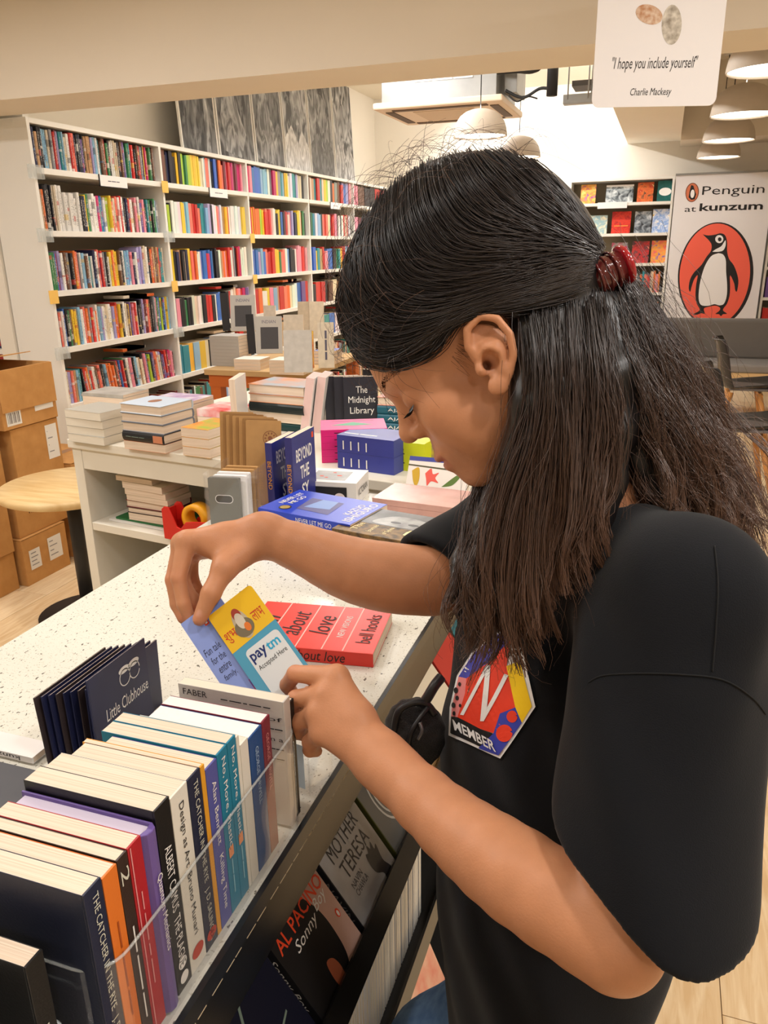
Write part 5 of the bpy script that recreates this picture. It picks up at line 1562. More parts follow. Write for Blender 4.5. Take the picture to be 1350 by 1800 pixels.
for i, (t, cov, lab) in enumerate(((.022, P2('blk', (30, 30, 34)), 'lowest black-spined paperback under the leopard-patterned book'), (.018, mat('pale_sea', (90, 120, 140), .4), 'second paperback, black and sea-blue, under the leopard-patterned book'), (.018, P2('blk', (30, 30, 34)), 'third black-spined paperback under the leopard-patterned book'))):
    b = make_book(lab, basis(PB + Vector((.012, 0, CZ + sum((.0225, .0185, .0185)[:i]))), Vector((.12, .98, 0)), Vector((-.98, .12, 0))), .14, .21, t, cov, P2('blk', (30, 30, 34)), group='books under the leopard-patterned one')
    put_text('Orbital    SAMANTHA', (0, .09, t / 2), -Y, Z, .15, .009, M_ttw, b, lift=.0006)
b = make_book('leopard-patterned paperback with a grey portrait and gold letter', basis(PB + Vector((0, 0, CZ + .0600)), Vector((.18, .98, 0)), Vector((-.98, .18, 0))), .15, .215, .026, M_leop, M_leop)
put_poly([(.06, .0), (.15, .0), (.15, .215), (.06, .215)], (0, 0, .026), X, Y, mat('portrait_grey', (120, 120, 120), .4, noise=.5, nscale=14, rgb2=(60, 60, 62)), b, 'portrait_print', .0003)
put_poly(sm([(.066, .03), (.10, .04), (.12, .08), (.12, .13), (.09, .16), (.066, .15)], 40), (0, 0, .026), X, Y, mat('portrait_light', (186, 186, 184), .4, noise=.6, nscale=22, rgb2=(96, 96, 96)), b, 'portrait_print', .0005)
for q in (.075, .115):
    put_poly(ell(.085, q, .006, .012, 16), (0, 0, .026), X, Y, mat('portrait_dark', (50, 50, 52), .4), b, 'portrait_print', .0007)
put_poly([(.062, .0), (.148, .0), (.148, .032), (.062, .042)], (0, 0, .026), X, Y, M_ttw, b, 'white_corner', .0006)
M_au = mat('ink_gold', (232, 214, 150), .4)
put_text('P', (.035, .045, .026), X, Y, .045, .05, M_au, b, shear=.3, lift=.0008)
put_text('LATH', (.10, .018, .026), X, Y, .07, .022, M_b2, b, lift=.001)
for q, tx in enumerate(('The', 'Journals', 'of Sylvia')):
    put_text(tx, (.035, .175 - q * .035, .026), X, Y, .04, .014, M_au, b, lift=.0008)
# white boxed book with black front
b = make_book('thick white book with black front panel and round sticker', basis(Vector((-.868, 1.715, CZ)), Vector((.985, .10, 0)), Vector((-.10, .985, 0))), .19, .125, .060, P2('wht2', (236, 234, 232)), P2('wht2', (236, 234, 232)), pages=P2('wht2', (236, 234, 232)))
put_poly([(.018, .006), (.165, .006), (.165, .048), (.018, .048)], (0, 0, 0), X, Z, mat('panel_black', (28, 28, 32), .4), b, 'front_panel', .0008)
put_poly(ell(.146, .018, .015, .015), (0, 0, 0), X, Z, mat('sticker_white', (238, 224, 224), .4), b, 'sticker', .0012)
put_poly([(.06, .02), (.155, .02), (.155, .10), (.06, .10)], (0, 0, .06), X, Y, mat('print_grey', (176, 176, 176), .4, noise=.4, nscale=24), b, 'cover_picture')
for q, w_ in (((.085, .05), .006), ((.10, .04), .005), ((.13, .06), .007), ((.11, .085), .005)):
    put_poly(ell(q[0], q[1], w_, w_ * .7, 12), (0, 0, .06), X, Y, M_or, b, 'cover_dot', .0007)
put_text('VICTORIAN', (.19, .06, .03), Y, Z, .09, .018, M_ink, b, lift=.0008)
put_text('~2', (.035, .06, .06), X, Y, .04, .02, M_ink, b)
# blue standing books
M_bey = mat('beyond_blue', (44, 50, 130), .35)
for i, (x, y) in enumerate(((-.785, 1.60), (-.845, 1.615))):
    b = make_book(('front', 'rear')[i] + ' indigo standing book with white jagged title', basis((x - .018, y, CZ), Y, Z), .13, .20 - i * .02, .018, M_bey, mat('spine_indigo', (54, 54, 120), .4))
    for q, (tx, w_) in enumerate((('BEYOND', .09), ('THE', .05), ('SY', .04))):
        put_text(tx, (.065, .15 - q * .045 - i * .01, .018), X, Y, w_, .032, M_ttw, b, bold=.02)
    put_text('BEYOND', (0, .10, .009), -Y, Z, .07, .010, mat('ink_amber', (226, 160, 50), .5), b, lift=.0006)
    put_poly([(.112, .176 - i * .02), (.122, .176 - i * .02), (.122, .19 - i * .02), (.112, .19 - i * .02)], (0, 0, .018), X, Y, M_or, b, 'publisher_mark')
# acrylic holder with grey and brown cards
hd = empty('card_holder', (-.917, 1.575, CZ), (0, 0, math.radians(8)), 'clear acrylic holder of grey and brown cards at the counter end', 'holder')
MB().box(-.056, -.053, -.075, .075, 0, .13).build('side_wall', M_clear, hd)
MB().box(.053, .056, -.075, .075, 0, .13).build('side_wall', M_clear, hd)
MB().box(-.053, .053, -.075, -.072, 0, .12).build('front_wall', M_clear, hd)
MB().box(-.053, .053, -.075, .075, 0, .003).build('base', M_clear, hd)
M_gc, M_kr = mat('card_grey', (104, 104, 98), .5), mat('kraft', (190, 146, 92), .75, noise=.1, nscale=40)
M_kr2 = mat('kraft_dark', (160, 118, 70), .75, noise=.1, nscale=40)
def sheet(label, px_, py_, w, h, t, m, lean=0.0, dz=.0032, nm='card', base=hd, grp=None):
    M = hd.matrix_basis if False else (Matrix.Translation((-.917, 1.575, CZ)) @ Matrix.Rotation(math.radians(8), 4, 'Z'))
    o = MB().prism(rrect(-w / 2, w / 2, 0, h, .003, 3), 0, t, 'y').build(nm, m, label=label, cat='card', group=grp)
    o.matrix_world = M @ Matrix.Translation((px_, py_, dz)) @ Matrix.Rotation(-lean, 4, 'X')
    return o
o = sheet('grey notebook with a black oval in front of the card holder', -.012, -.069, .076, .115, .012, M_gc, .04)
put_poly(rrect(-.022, .022, .055, .075, .0095), (0, 0, 0), X, Z, M_prw, o, 'oval_rim', .0006)
put_poly(rrect(-.0205, .0205, .0565, .0735, .0082), (0, 0, 0), X, Z, P2('blk', (30, 30, 34)), o, 'oval_window', .0010)
for i in range(4):
    sheet(f'{("white", "white", "brown", "brown")[i]} notebook, {ordinal(i)} behind the grey one in the holder', -.005 + .004 * i, -.050 + i * .016, .08, .116 + .003 * i, .011, (M_lab, M_lab, M_kr, M_kr)[i], .04, grp='notebooks in the card holder')
for i in range(9):
    o = sheet(f'kraft paper card, {ordinal(i)} from the front of the kraft bunch', .022 - .0125 * i, .100 + .0095 * i, .092, .214 + .002 * (i % 3), .0035, (M_kr, M_kr2)[i % 2], .16, dz=.0005, grp='kraft cards leaning behind the holder')
    if i == 0:
        put_poly([(a, c) for a, c in ell(.018, .17, .019, .019)] + [(a, c) for a, c in ell(.018, .17, .0175, .0175)][::-1], (0, 0, 0), X, Z, mat('stamp_brown', (140, 88, 60), .7), o, 'stamp_ring')
        put_poly(ell(.018, .17, .006, .006, 12), (0, 0, 0), X, Z, mat('stamp_brown'), o, 'stamp_dot')
        for q in range(10):
            a = q * .628
            put_poly(ell(.018 + .0125 * math.cos(a), .17 + .0125 * math.sin(a), .003, .002, 8, a), (0, 0, 0), X, Z, mat('stamp_brown'), o, 'stamp_letter')
# flat pinkish books right of the blue stack
for i in range(2):
    make_book(('lower', 'upper')[i] + ' pale pink glossy book in front of the flower book', basis(Vector((-.40, 1.70, CZ + i * .0155)), Vector((.1, .99, 0)), Vector((-.99, .1, 0))), .14, .235, .015, mat('pale_pink', (222, 172, 160), .25, noise=.3, nscale=10), group='pale pink books')

# ------------------------------------------------------------------ small clear sign stand by the bin
ss = empty('sign_stand', (-.385, .70, CZ), label='small clear sign stand with blue and white card beside the bin', cat='sign')
ss.rotation_euler = (0, 0, math.radians(-10))
MB().box(-.045, .045, -.0015, .0015, 0, .075).build('front_pane', M_clear, ss)
MB().box(-.045, .045, .0, .05, 0, .002).build('foot', M_clear, ss)
MB().box(.0435, .045, .0, .05, .002, .05).build('side_pane', M_clear, ss)
put_poly([(-.040, .012), (.040, .012), (.040, .072), (-.040, .072)], (0, -.0016, 0), X, Z, mat('card_pale', (214, 226, 236), .4), ss, 'card', .0003)
put_poly([(-.035, .045), (-.012, .018), (.006, .034), (.006, .058), (-.025, .062)], (0, -.0016, 0), X, Z, mat('deep_blue', (38, 66, 150), .4), ss, 'printed_shape', .0006)
put_poly(rrect(-.020, -.006, .040, .050, .002), (0, -.0016, 0), X, Z, M_ttw, ss, 'printed_shape', .0009)
put_poly([(.012, .035), (.03, .05), (.012, .06)], (0, -.0016, 0), X, Z, mat('deep_blue'), ss, 'printed_shape', .0006)
put_text('Pay', (-.024, .066, 0), X, Z, .018, .008, mat('deep_blue'), ss, lift=.0026)

# ------------------------------------------------------------------ card and bookmark held over the bin
def quad_frame(tl, tr, bl):
    u = (tr - tl)
    w = u.length
    v = (bl - tl)
    v = v - u.normalized() * v.dot(u.normalized())
    return tl, u.normalized(), v.normalized(), w
TL, TR_, BL = P(365, 1085, .950), P(440, 1027, .955), P(470, 1250, .905)
o0, cu_, cv_, cw = quad_frame(TL, TR_, BL)
ch = .180
Mc = basis(o0 + cv_ * ch, cu_, -cv_)
pc = empty('payment_card', label='blue and yellow payment card held between both hands', cat='card')
pc.matrix_world = Mc
COVER_OF[pc.name] = MB().prism(rrect(0, cw, 0, ch, .005), 0, .0008, 'z').build('card', mat('card_cyan', (72, 158, 192), .3), pc)
M_yel = mat('card_yellow', (238, 190, 20), .3)
top = [p for p in rrect(0, cw, 0, ch, .005) if p[1] > ch - .006]
put_poly([(0, ch - .057), (cw, ch - .055)] + top, (0, 0, .0008), X, Y, M_yel, pc, 'yellow_band', .0002)
put_poly(rrect(cw * .19, cw * .93, .004, ch - .0645, .006), (0, 0, .0008), X, Y, mat('card_offwhite', (224, 228, 230), .3), pc, 'white_panel', .0003)
put_text('pay', (cw * .40, ch - .0785, .0008), X, Y, cw * .34, .014, mat('pay_navy', (16, 42, 110), .4), pc, bold=.02, lift=.0006)
put_text('tm', (cw * .72, ch - .077, .0008), X, Y, cw * .27, .011, mat('pay_cyan', (40, 170, 214), .4), pc, bold=.02, lift=.0006)
put_text('Accepted Here', (cw * .56, ch - .0925, .0008), X, Y, cw * .62, .008, M_ink, pc, lift=.0006)
M_rd = mat('ink_red', (206, 54, 28), .5)
put_text('शुभ', (cw * .17, ch - .039, .0008), X, Y, cw * .24, .015, M_rd, pc, lift=.0006)
put_text('लाभ', (cw * .80, ch - .036, .0008), X, Y, cw * .24, .013, M_rd, pc, lift=.0006)
# plain ornament in the middle of the yellow band
for cx_, cy_, rx_, ry_, c, l in ((.46, .77, .15, .020, (190, 176, 150), .0004), (.46, .735, .19, .012, (120, 108, 84), .0005), (.46, .86, .085, .009, (168, 62, 44), .0005), (.46, .80, .085, .011, (214, 204, 186), .0006), (.52, .725, .06, .006, (226, 120, 40), .0007)):
    put_poly(ell(cw * cx_, ch - .15 * (1 - cy_), cw * rx_, ry_, 20), (0, 0, .0008), X, Y, mat(f'orn{c[0]}', c, .5), pc, 'ornament', l)
# bookmark leaflet
TL, TR_, BL = P(317, 1097, .958), P(366, 1060, .962), P(440, 1310, .905)
o0, cu_, cv_, bw_ = quad_frame(TL, TR_, BL)
bw_, bh_ = .058, .165
Mb = basis(o0 + cv_ * bh_ , cu_, -cv_)
bm_ = empty('bookmark', label='pale blue bookmark leaflet pinched by the raised hand', cat='bookmark')
bm_.matrix_world = Mb
COVER_OF[bm_.name] = MB().prism(rrect(0, bw_, 0, bh_, .001, 2), -.0016, -.0006, 'z').build('sheet', mat('bookmark_blue', (140, 160, 226), .35), bm_)
M_hw = mat('ink_slate', (48, 50, 80), .5)
for q, (tx, w_) in enumerate((('Fun tale', .026), ('for the', .022), ('entire', .019), ('family.', .020))):
    put_text(tx, (.0150 + .0005 * q, bh_ - .050 - q * .0135, -.0006), X, Y, w_ * .86, .0095, M_hw, bm_, 'handwriting', .2)
put_poly([(.024, bh_ - .022), (.030, bh_ - .022), (.030, bh_ - .012), (.024, bh_ - .012)], (0, 0, -.0006), X, Y, M_or, bm_, 'publisher_mark')
put_poly([(.0255, bh_ - .020), (.0285, bh_ - .020), (.0285, bh_ - .014), (.0255, bh_ - .014)], (0, 0, -.0006), X, Y, M_ttw, bm_, 'publisher_mark', .0007)
put_poly([(.03, bh_ - .125), (.055, bh_ - .125), (.055, bh_ - .108), (.03, bh_ - .108)], (0, 0, -.0006), X, Y, mat('bm_pic', (60, 80, 190), .4, noise=.6, nscale=90, rgb2=(214, 70, 110)), bm_, 'small_picture')
# ------------------------------------------------------------------ the person: signed-distance modelling, one body mesh
def fast_mesh(name, V, Q, mats, smooth=True, col=None):
    V = np.asarray(V, np.float32)
    Q = np.asarray(Q, np.int32)
    me = bpy.data.meshes.new(name)
    k = Q.shape[1]
    me.vertices.add(len(V))
    me.vertices.foreach_set('co', V.ravel())
    me.loops.add(Q.size)
    me.loops.foreach_set('vertex_index', Q.ravel())
    me.polygons.add(len(Q))
    me.polygons.foreach_set('loop_start', np.arange(0, Q.size, k, dtype=np.int32))
    me.polygons.foreach_set('use_smooth', np.full(len(Q), smooth))
    for m in mats:
        me.materials.append(m)
    if col is not None:
        ca = me.color_attributes.new('Col', 'FLOAT_COLOR', 'POINT')
        c4 = np.ones((len(V), 4), np.float32)
        c4[:, :3] = col
        ca.data.foreach_set('color', c4.ravel())
    me.update()
    me.validate()
    return me
def surf(f, lo, hi, h):
    """naive surface nets over a sparse evaluation of the distance function f"""
    lo, hi = np.array(lo, float), np.array(hi, float)
    B = 8
    nb = np.maximum(1, np.ceil((hi - lo) / (h * B)).astype(int))
    N = nb * B + 1
    bc = np.stack(np.meshgrid(*[np.arange(n) for n in nb], indexing='ij'), -1).reshape(-1, 3)
    d = f(lo + (bc * B + B / 2) * h)
    G = np.repeat(np.repeat(np.repeat(d.reshape(nb), B, 0), B, 1), B, 2)
    D = np.ones(N, np.float32)
    D[:-1, :-1, :-1] = G
    D[-1] = D[-2]
    D[:, -1] = D[:, -2]
    D[:, :, -1] = D[:, :, -2]
    near = bc[np.abs(d) < h * B * 1.3]
    off = np.stack(np.meshgrid(*[np.arange(B + 1)] * 3, indexing='ij'), -1).reshape(-1, 3)
    for s in range(0, len(near), 600):
        idx = (near[s:s + 600, None, :] * B + off[None]).reshape(-1, 3)
        D[idx[:, 0], idx[:, 1], idx[:, 2]] = f(lo + idx * h)
    S = D < 0
    c = np.zeros(np.array(D.shape) - 1, np.int8)
    for i in (0, 1):
        for j in (0, 1):
            for k in (0, 1):
                c += S[i:N[0] - 1 + i, j:N[1] - 1 + j, k:N[2] - 1 + k]
    act = np.argwhere((c > 0) & (c < 8))
    vid = -np.ones(c.shape, np.int64)
    vid[act[:, 0], act[:, 1], act[:, 2]] = np.arange(len(act))
    acc, cnt = np.zeros((len(act), 3)), np.zeros(len(act))
    co = [np.array(((i >> 2) & 1, (i >> 1) & 1, i & 1)) for i in range(8)]
    for a in range(8):
        for b in range(a + 1, 8):
            if abs(co[a] - co[b]).sum() != 1:
                continue
            ia, ib = act + co[a], act + co[b]
            va, vb = D[ia[:, 0], ia[:, 1], ia[:, 2]], D[ib[:, 0], ib[:, 1], ib[:, 2]]
            m = (va < 0) != (vb < 0)
            t = va[m] / (va[m] - vb[m])
            acc[m] += co[a] + (co[b] - co[a]) * t[:, None]
            cnt[m] += 1
    V = lo + (act + acc / cnt[:, None]) * h
    Q = []
    for ax in range(3):
        u, v = (ax + 1) % 3, (ax + 2) % 3
        s0 = [slice(1, -1)] * 3
        s1 = [slice(1, -1)] * 3
        s0[ax], s1[ax] = slice(0, -1), slice(1, None)
        A, Bb = S[tuple(s0)], S[tuple(s1)]
        e = np.argwhere(A != Bb)
        if not len(e):
            continue
        p = e.copy()
        for q in range(3):
            if q != ax:
                p[:, q] += 1
        flip = A[e[:, 0], e[:, 1], e[:, 2]]
        def at_(du_, dv_):
            q = p.copy()
            q[:, u] -= du_
            q[:, v] -= dv_
            return vid[q[:, 0], q[:, 1], q[:, 2]]
        quad = np.stack([at_(1, 1), at_(0, 1), at_(0, 0), at_(1, 0)], 1)
        quad[~flip] = quad[~flip][:, ::-1]
        Q.append(quad)
    Q = np.concatenate(Q)
    return V, Q[(Q >= 0).all(1)]
def npv(v):
    return np.array(v, float)
def rcone(p, a, b, ra, rb):
    ab = b - a
    t = np.clip(((p - a) @ ab) / (ab @ ab), 0, 1)
    return np.linalg.norm(p - a - t[:, None] * ab, axis=1) - (ra + (rb - ra) * t)
def ellipd(p, c, r, A=None):
    q = p - c
    if A is not None:
        q = q @ A
    r = np.array(r)
    k0 = np.linalg.norm(q / r, axis=1)
    k1 = np.linalg.norm(q / (r * r), axis=1)
    return k0 * (k0 - 1) / np.maximum(k1, 1e-9)
def smin(a, b, k):
    h = np.clip(.5 + .5 * (b - a) / k, 0, 1)
    return b * (1 - h) + a * h - k * h * (1 - h)
def smax(a, b, k):
    return -smin(-a, -b, k)
def chain(p, pts, k=.006):
    """pts: (x, y, z, r) joints"""
    d = None
    for a, b in zip(pts[:-1], pts[1:]):
        e = rcone(p, a[:3], b[:3], a[3], b[3])
        d = e if d is None else smin(d, e, k)
    return d
def J(px, py, d, r):
    return np.array(list(P(px, py, d)) + [r])

# ---- head frame
HO = npv(P(865, 628, .795))
HF = -.776 * RGT - .63 * UPV + .10 * FWD
HF /= np.linalg.norm(HF)
HU = -.63 * RGT + .776 * UPV
HU -= HF * (HU @ HF)
HU /= np.linalg.norm(HU)
HL = np.cross(HU, HF)
HB_ = np.stack([HF, HL, HU], 1)
def h2w(q):
    return HO + np.asarray(q, float) @ HB_.T
NECK0 = (npv(P(1068, 905, .815)) - HO) @ HB_
def head_sdf(pw):
    p = (pw - HO) @ HB_
    m = p.copy()
    m[:, 1] = np.abs(m[:, 1])
    L = lambda *a: np.array(a, float)
    d = ellipd(p, L(.000, 0, .055), (.099, .077, .092))
    d = smin(d, ellipd(p, L(.036, 0, .052), (.068, .060, .055)), .02)
    d = smin(d, ellipd(p, L(.045, 0, -.020), (.053, .054, .074)), .025)
    d = smin(d, rcone(m, L(.002, .054, -.030), L(.072, .020, -.080), .020, .016), .03)
    d = smin(d, ellipd(m, L(.070, .040, -.012), (.024, .022, .022)), .025)
    d = smin(d, ellipd(m, L(.062, .038, -.040), (.026, .022, .028)), .025)
    d = smin(d, ellipd(p, L(.084, 0, -.080), (.017, .019, .016)), .018)
    d = smin(d, ellipd(p, L(.083, 0, -.048), (.024, .030, .026)), .016)
    d = smin(d, rcone(m, L(.093, 0, .041), L(.086, .036, .040), .013, .010), .014)
    d = smax(d, -ellipd(m, L(.109, .032, .017), (.014, .018, .012)), .012)
    d = smin(d, ellipd(m, L(.0835, .031, .0165), (.0155, .0165, .0135)), .004)
    n = rcone(p, L(.097, 0, .024), L(.1125, 0, -.004), .0075, .0100)
    n = smin(n, ellipd(p, L(.1140, 0, -.0075), (.0098, .0095, .0088)), .006)
    n = smin(n, ellipd(m, L(.1040, .0120, -.0115), (.0095, .0062, .0070)), .005)
    d = smin(d, n, .010)
    d = smax(d, -ellipd(m, L(.106, .0065, -.0205), (.0060, .0034, .0030)), .003)
    d = smin(d, ellipd(p, L(.1035, 0, -.0450), (.0075, .021, .0055)), .005)
    d = smin(d, ellipd(p, L(.0995, 0, -.0580), (.0082, .018, .0062)), .005)
    d = smax(d, -ellipd(p, L(.110, 0, -.0515), (.0075, .024, .0013)), .003)
    # neck
    d = smin(d, rcone(p, L(-.030, 0, -.020), NECK0, .052, .055), .03)
    # ear on the near side and its twin
    e = m - np.array((.012, .009, -.007))
    ce, se = math.cos(.20), math.sin(.20)          # the ear leans back a little
    ef, eu = e[:, 0] - .0035, e[:, 2] + .001
    e = np.stack([.0035 + ef * ce + eu * se, e[:, 1], -.001 - ef * se + eu * ce], 1)
    EK = .86                                        # overall ear size
    EC = np.array((.0035, .078, -.001))
    e = EC + (e - EC) / EK
    pl = ellipd(e, L(-.004, .0765, .008), (.023, .0046, .037), np.array([[.96, 0, .28], [0, 1, 0], [-.28, 0, .96]]))
    pl = smin(pl, rcone(e, L(-.004, .066, .004), L(-.004, .075, .006), .019, .017), .006)
    hx = [(.012, .076, .006), (.0165, .080, .024), (.010, .084, .040), (-.008, .088, .0455), (-.022, .091, .034), (-.0265, .0905, .014), (-.021, .087, -.006), (-.010, .083, -.020), (.004, .0795, -.031)]
    hel = None
    for a, b in zip(hx[:-1], hx[1:]):
        q = rcone(e, L(*a), L(*b), .0044, .0044)
        hel = q if hel is None else np.minimum(hel, q)
    pl = smin(pl, hel, .003)
    pl = smax(pl, -ellipd(e, L(-.005, .0885, .0290), (.0105, .0085, .0075), np.array([[.9, 0, .44], [0, 1, 0], [-.44, 0, .9]])), .003)
    an = np.minimum(rcone(e, L(.002, .081, .018), L(-.011, .0850, .012), .0030, .0044), rcone(e, L(-.011, .0850, .012), L(-.004, .083, -.016), .0044, .0044))
    pl = smin(pl, an, .004)
    pl = smin(pl, ellipd(e, L(.008, .0795, -.027), (.0108, .0054, .0108)), .006)
    pl = smin(pl, ellipd(e, L(.0165, .0775, -.004), (.0052, .0065, .0075)), .004)
    pl = smax(pl, -ellipd(e, L(.0035, .0880, -.001), (.0095, .0135, .0120)), .0035)
    d = smin(d, pl * EK, .006)
    d = smax(d, -EK * ellipd(e, L(.0075, .0750, -.002), (.0044, .0130, .0056)), .002)
    return d
# ---- arms
LA = [J(1195, 1090, .680, .050), J(1082, 1652, .622, .0385), J(912, 1540, .674, .0395), J(790, 1447, .735, .033), J(672, 1338, .800, .0265)]
lw = LA[-1]
LM = [J(592, 1190, .845, .0128), J(574, 1222, .838, .0130), J(562, 1254, .832, .0125), J(566, 1288, .826, .0115)]
LF = [[LM[0], J(519, 1184, .868, .0094), J(505, 1204, .890, .0086), J(514, 1219, .903, .0078)],
      [LM[1], J(520, 1228, .862, .0096), J(511, 1246, .880, .0088), J(524, 1256, .895, .0078)],
      [LM[2], J(527, 1268, .856, .0094), J(522, 1286, .872, .0086), J(536, 1292, .886, .0076)],
      [LM[3], J(545, 1304, .848, .0088), J(545, 1318, .862, .0080), J(556, 1320, .874, .0070)]]
LT = [J(640, 1300, .835, .020), J(585, 1236, .890, .0135), J(540, 1212, .918, .0110), J(512, 1206, .930, .0090)]
def hand_sdf(p, w, M_, F_, T_, flat):
    d = None
    for i, k in enumerate(M_):
        a = w.copy()
        b = k.copy()
        e = rcone(p, a[:3], b[:3], a[3] * .72, b[3])
        d = e if d is None else smin(d, e, .016)
    for a, b in zip(M_[:-1], M_[1:]):
        d = smin(d, rcone(p, a[:3], b[:3], .011, .011), .008)
    d = smin(d, rcone(p, w[:3] * .5 + M_[0][:3] * .5, T_[1][:3], .016, .012), .012)
    fin = None
    for f in F_:
        e = chain(p, f, .003)
        fin = e if fin is None else smin(fin, e, .0022)
    th = chain(p, T_, .006)
    d = smin(d, th, .010)
    return smin(d, fin, .005)
def dense(A, n):
    return [np.array(q) for q in spline(A, n)]
def larm_sdf(p):
    d = chain(p, LAs, .006)
    d = smin(d, hand_sdf(p, lw, LM, LF, LT, 1), .016)
    return smin(d, ellipd(p, npv(P(668, 1352, .782)), (.009, .009, .009)), .014)
RA = [J(950, 900, 1.095, .050), J(762, 1022, .985, .0420), J(690, 1016, .982, .0430), J(617, 1000, .985, .0395), J(535, 966, .992, .0310), J(462, 938, 1.000, .0245)]
rw = RA[-1]
RM = [J(328, 951, .985, .0128), J(321, 955, 1.003, .0128), J(324, 963, 1.020, .0120), J(334, 972, 1.034, .0110)]
RF = [[RM[0], J(314, 1016, .972, .0098), J(323, 1062, .968, .0086), J(334, 1089, .970, .0074)],
      [RM[1], J(304, 1019, .990, .0098), J(311, 1062, .984, .0086), J(322, 1087, .980, .0074)],
      [RM[2], J(322, 1024, 1.012, .0092), J(338, 1052, 1.004, .0082), J(347, 1074, .992, .0072)],
      [RM[3], J(338, 1016, 1.030, .0082), J(350, 1042, 1.022, .0074), J(356, 1060, 1.008, .0066)]]
RT = [J(438, 965, .985, .0185), J(394, 1000, .962, .0142), J(371, 1043, .948, .0116), J(351, 1088, .9455, .0088)]
LAs, RAs = dense(LA[1:], 10), dense(RA[1:], 12)
LAs = [LA[0]] + LAs
RAs = [RA[0]] + RAs
def rarm_sdf(p):
    d = chain(p, RAs, .006)
    d = smin(d, hand_sdf(p, rw, RM, RF, RT, 1), .016)
    return smin(d, ellipd(p, npv(P(375, 958, .985)), (.018, .014, .018)), .014)
# ---- torso frame
LSH, RSH = npv(P(1205, 1065, .672)), npv(P(965, 892, 1.095))
LAT = LSH - RSH
LAT[2] = 0
LAT /= np.linalg.norm(LAT)
FRO = np.cross(LAT, (0, 0, 1.0))
SMID = (LSH + RSH) / 2 + FRO * .022
HEM = npv(P(962, 1790, .945)) + FRO * .014
def torso_sdf(p, grow=0.0):
    zt_, zb_ = SMID[2] + .035, HEM[2] - .12
    t = np.clip((SMID[2] - p[:, 2]) / (SMID[2] - HEM[2]), -.3, 1.4)
    c = SMID + (HEM - SMID) * t[:, None]
    q = p - c
    x, y = q @ LAT, q @ FRO
    tt = np.clip(t, 0, 1.2)
    a = np.interp(tt, (0, .25, .6, 1.2), (.150, .165, .172, .185)) + grow
    b = np.interp(tt, (0, .2, .45, .7, 1.0, 1.2), (.085, .122, .134, .124, .100, .092)) + grow
    k = (np.abs(x / a) ** 2.4 + np.abs(y / b) ** 2.4) ** (1 / 2.4)
    d = (k - 1) * np.minimum(a, b)
    d = smax(d, p[:, 2] - zt_ - grow, .08)
    return d, zb_
def body_core(p):
    d, zb_ = torso_sdf(p, -.02)
    d = np.maximum(d, (zb_ - .1) - p[:, 2])
    d = smin(d, rcone(p, SMID + np.array((0, 0, .02)), LSH, .05, .05), .04)
    return smin(d, rcone(p, SMID + np.array((0, 0, .02)), RSH, .05, .05), .04)
pieces = []
def bounds(pts, m):
    a = np.array([q[:3] for q in pts])
    return a.min(0) - m, a.max(0) + m
nk = h2w(NECK0)
lo = np.minimum(h2w((0, 0, .04)) - .15, nk - .07)
hi = np.maximum(h2w((0, 0, .04)) + .15, nk + .07)
pieces.append(surf(head_sdf, lo, hi, .0021))
allL = LA + LM + LT + [j for f in LF for j in f]
pieces.append(surf(larm_sdf, *bounds(allL, .055), .0026))
allR = RA + RM + RT + [j for f in RF for j in f]
pieces.append(surf(rarm_sdf, *bounds(allR, .055), .0026))
pieces.append(surf(body_core, SMID - np.array((.32, .32, .62)), SMID + np.array((.32, .32, .12)), .012))
V = np.concatenate([v for v, q in pieces])
Qs, n0 = [], 0
for v, q in pieces:
    Qs.append(q + n0)
    n0 += len(v)
Q = np.concatenate(Qs)
# skin colour per vertex: lips, nails, knuckles, plus shade painted into the ear hollow
base = np.array(lin((203, 142, 104)))
col = np.tile(base, (len(V), 1))
def tint(center, r, rgb, k=1.0):
    d = np.linalg.norm(V - center, axis=1)
    w = np.clip(1 - d / r, 0, 1)[:, None] ** .7 * k
    col[:] = col * (1 - w) + np.array(lin(rgb)) * w
hl = (V - HO) @ HB_
lipm = ((hl[:, 0] > .085) & (np.abs(hl[:, 1]) < .022))
w = np.exp(-(((hl[:, 2] + .0515) / .0085) ** 2)) * lipm * np.clip((hl[:, 0] - .095) / .008, 0, 1)
col = col * (1 - .75 * w[:, None]) + np.array(lin((186, 104, 92))) * .75 * w[:, None]
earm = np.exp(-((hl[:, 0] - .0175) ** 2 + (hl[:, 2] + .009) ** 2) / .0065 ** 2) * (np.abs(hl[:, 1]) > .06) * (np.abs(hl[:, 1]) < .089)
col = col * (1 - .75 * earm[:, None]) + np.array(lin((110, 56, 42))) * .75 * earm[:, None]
ew = np.exp(-((hl[:, 2] - .0165) / .014) ** 2 - ((np.abs(hl[:, 1]) - .032) / .018) ** 2) * (hl[:, 0] > .07)
col = col * (1 - .4 * ew[:, None]) + np.array(lin((168, 108, 80))) * .4 * ew[:, None]
for f in LF + RF:
    tint(f[1][:3], .016, (204, 130, 96), .5)
    tint(f[-1][:3], .014, (216, 136, 108), .6)
for f in (LT, RT):
    tint(f[-1][:3], .014, (216, 136, 108), .6)
tint(npv(P(347, 1078, .934)), .0065, (232, 176, 156), 1.0)
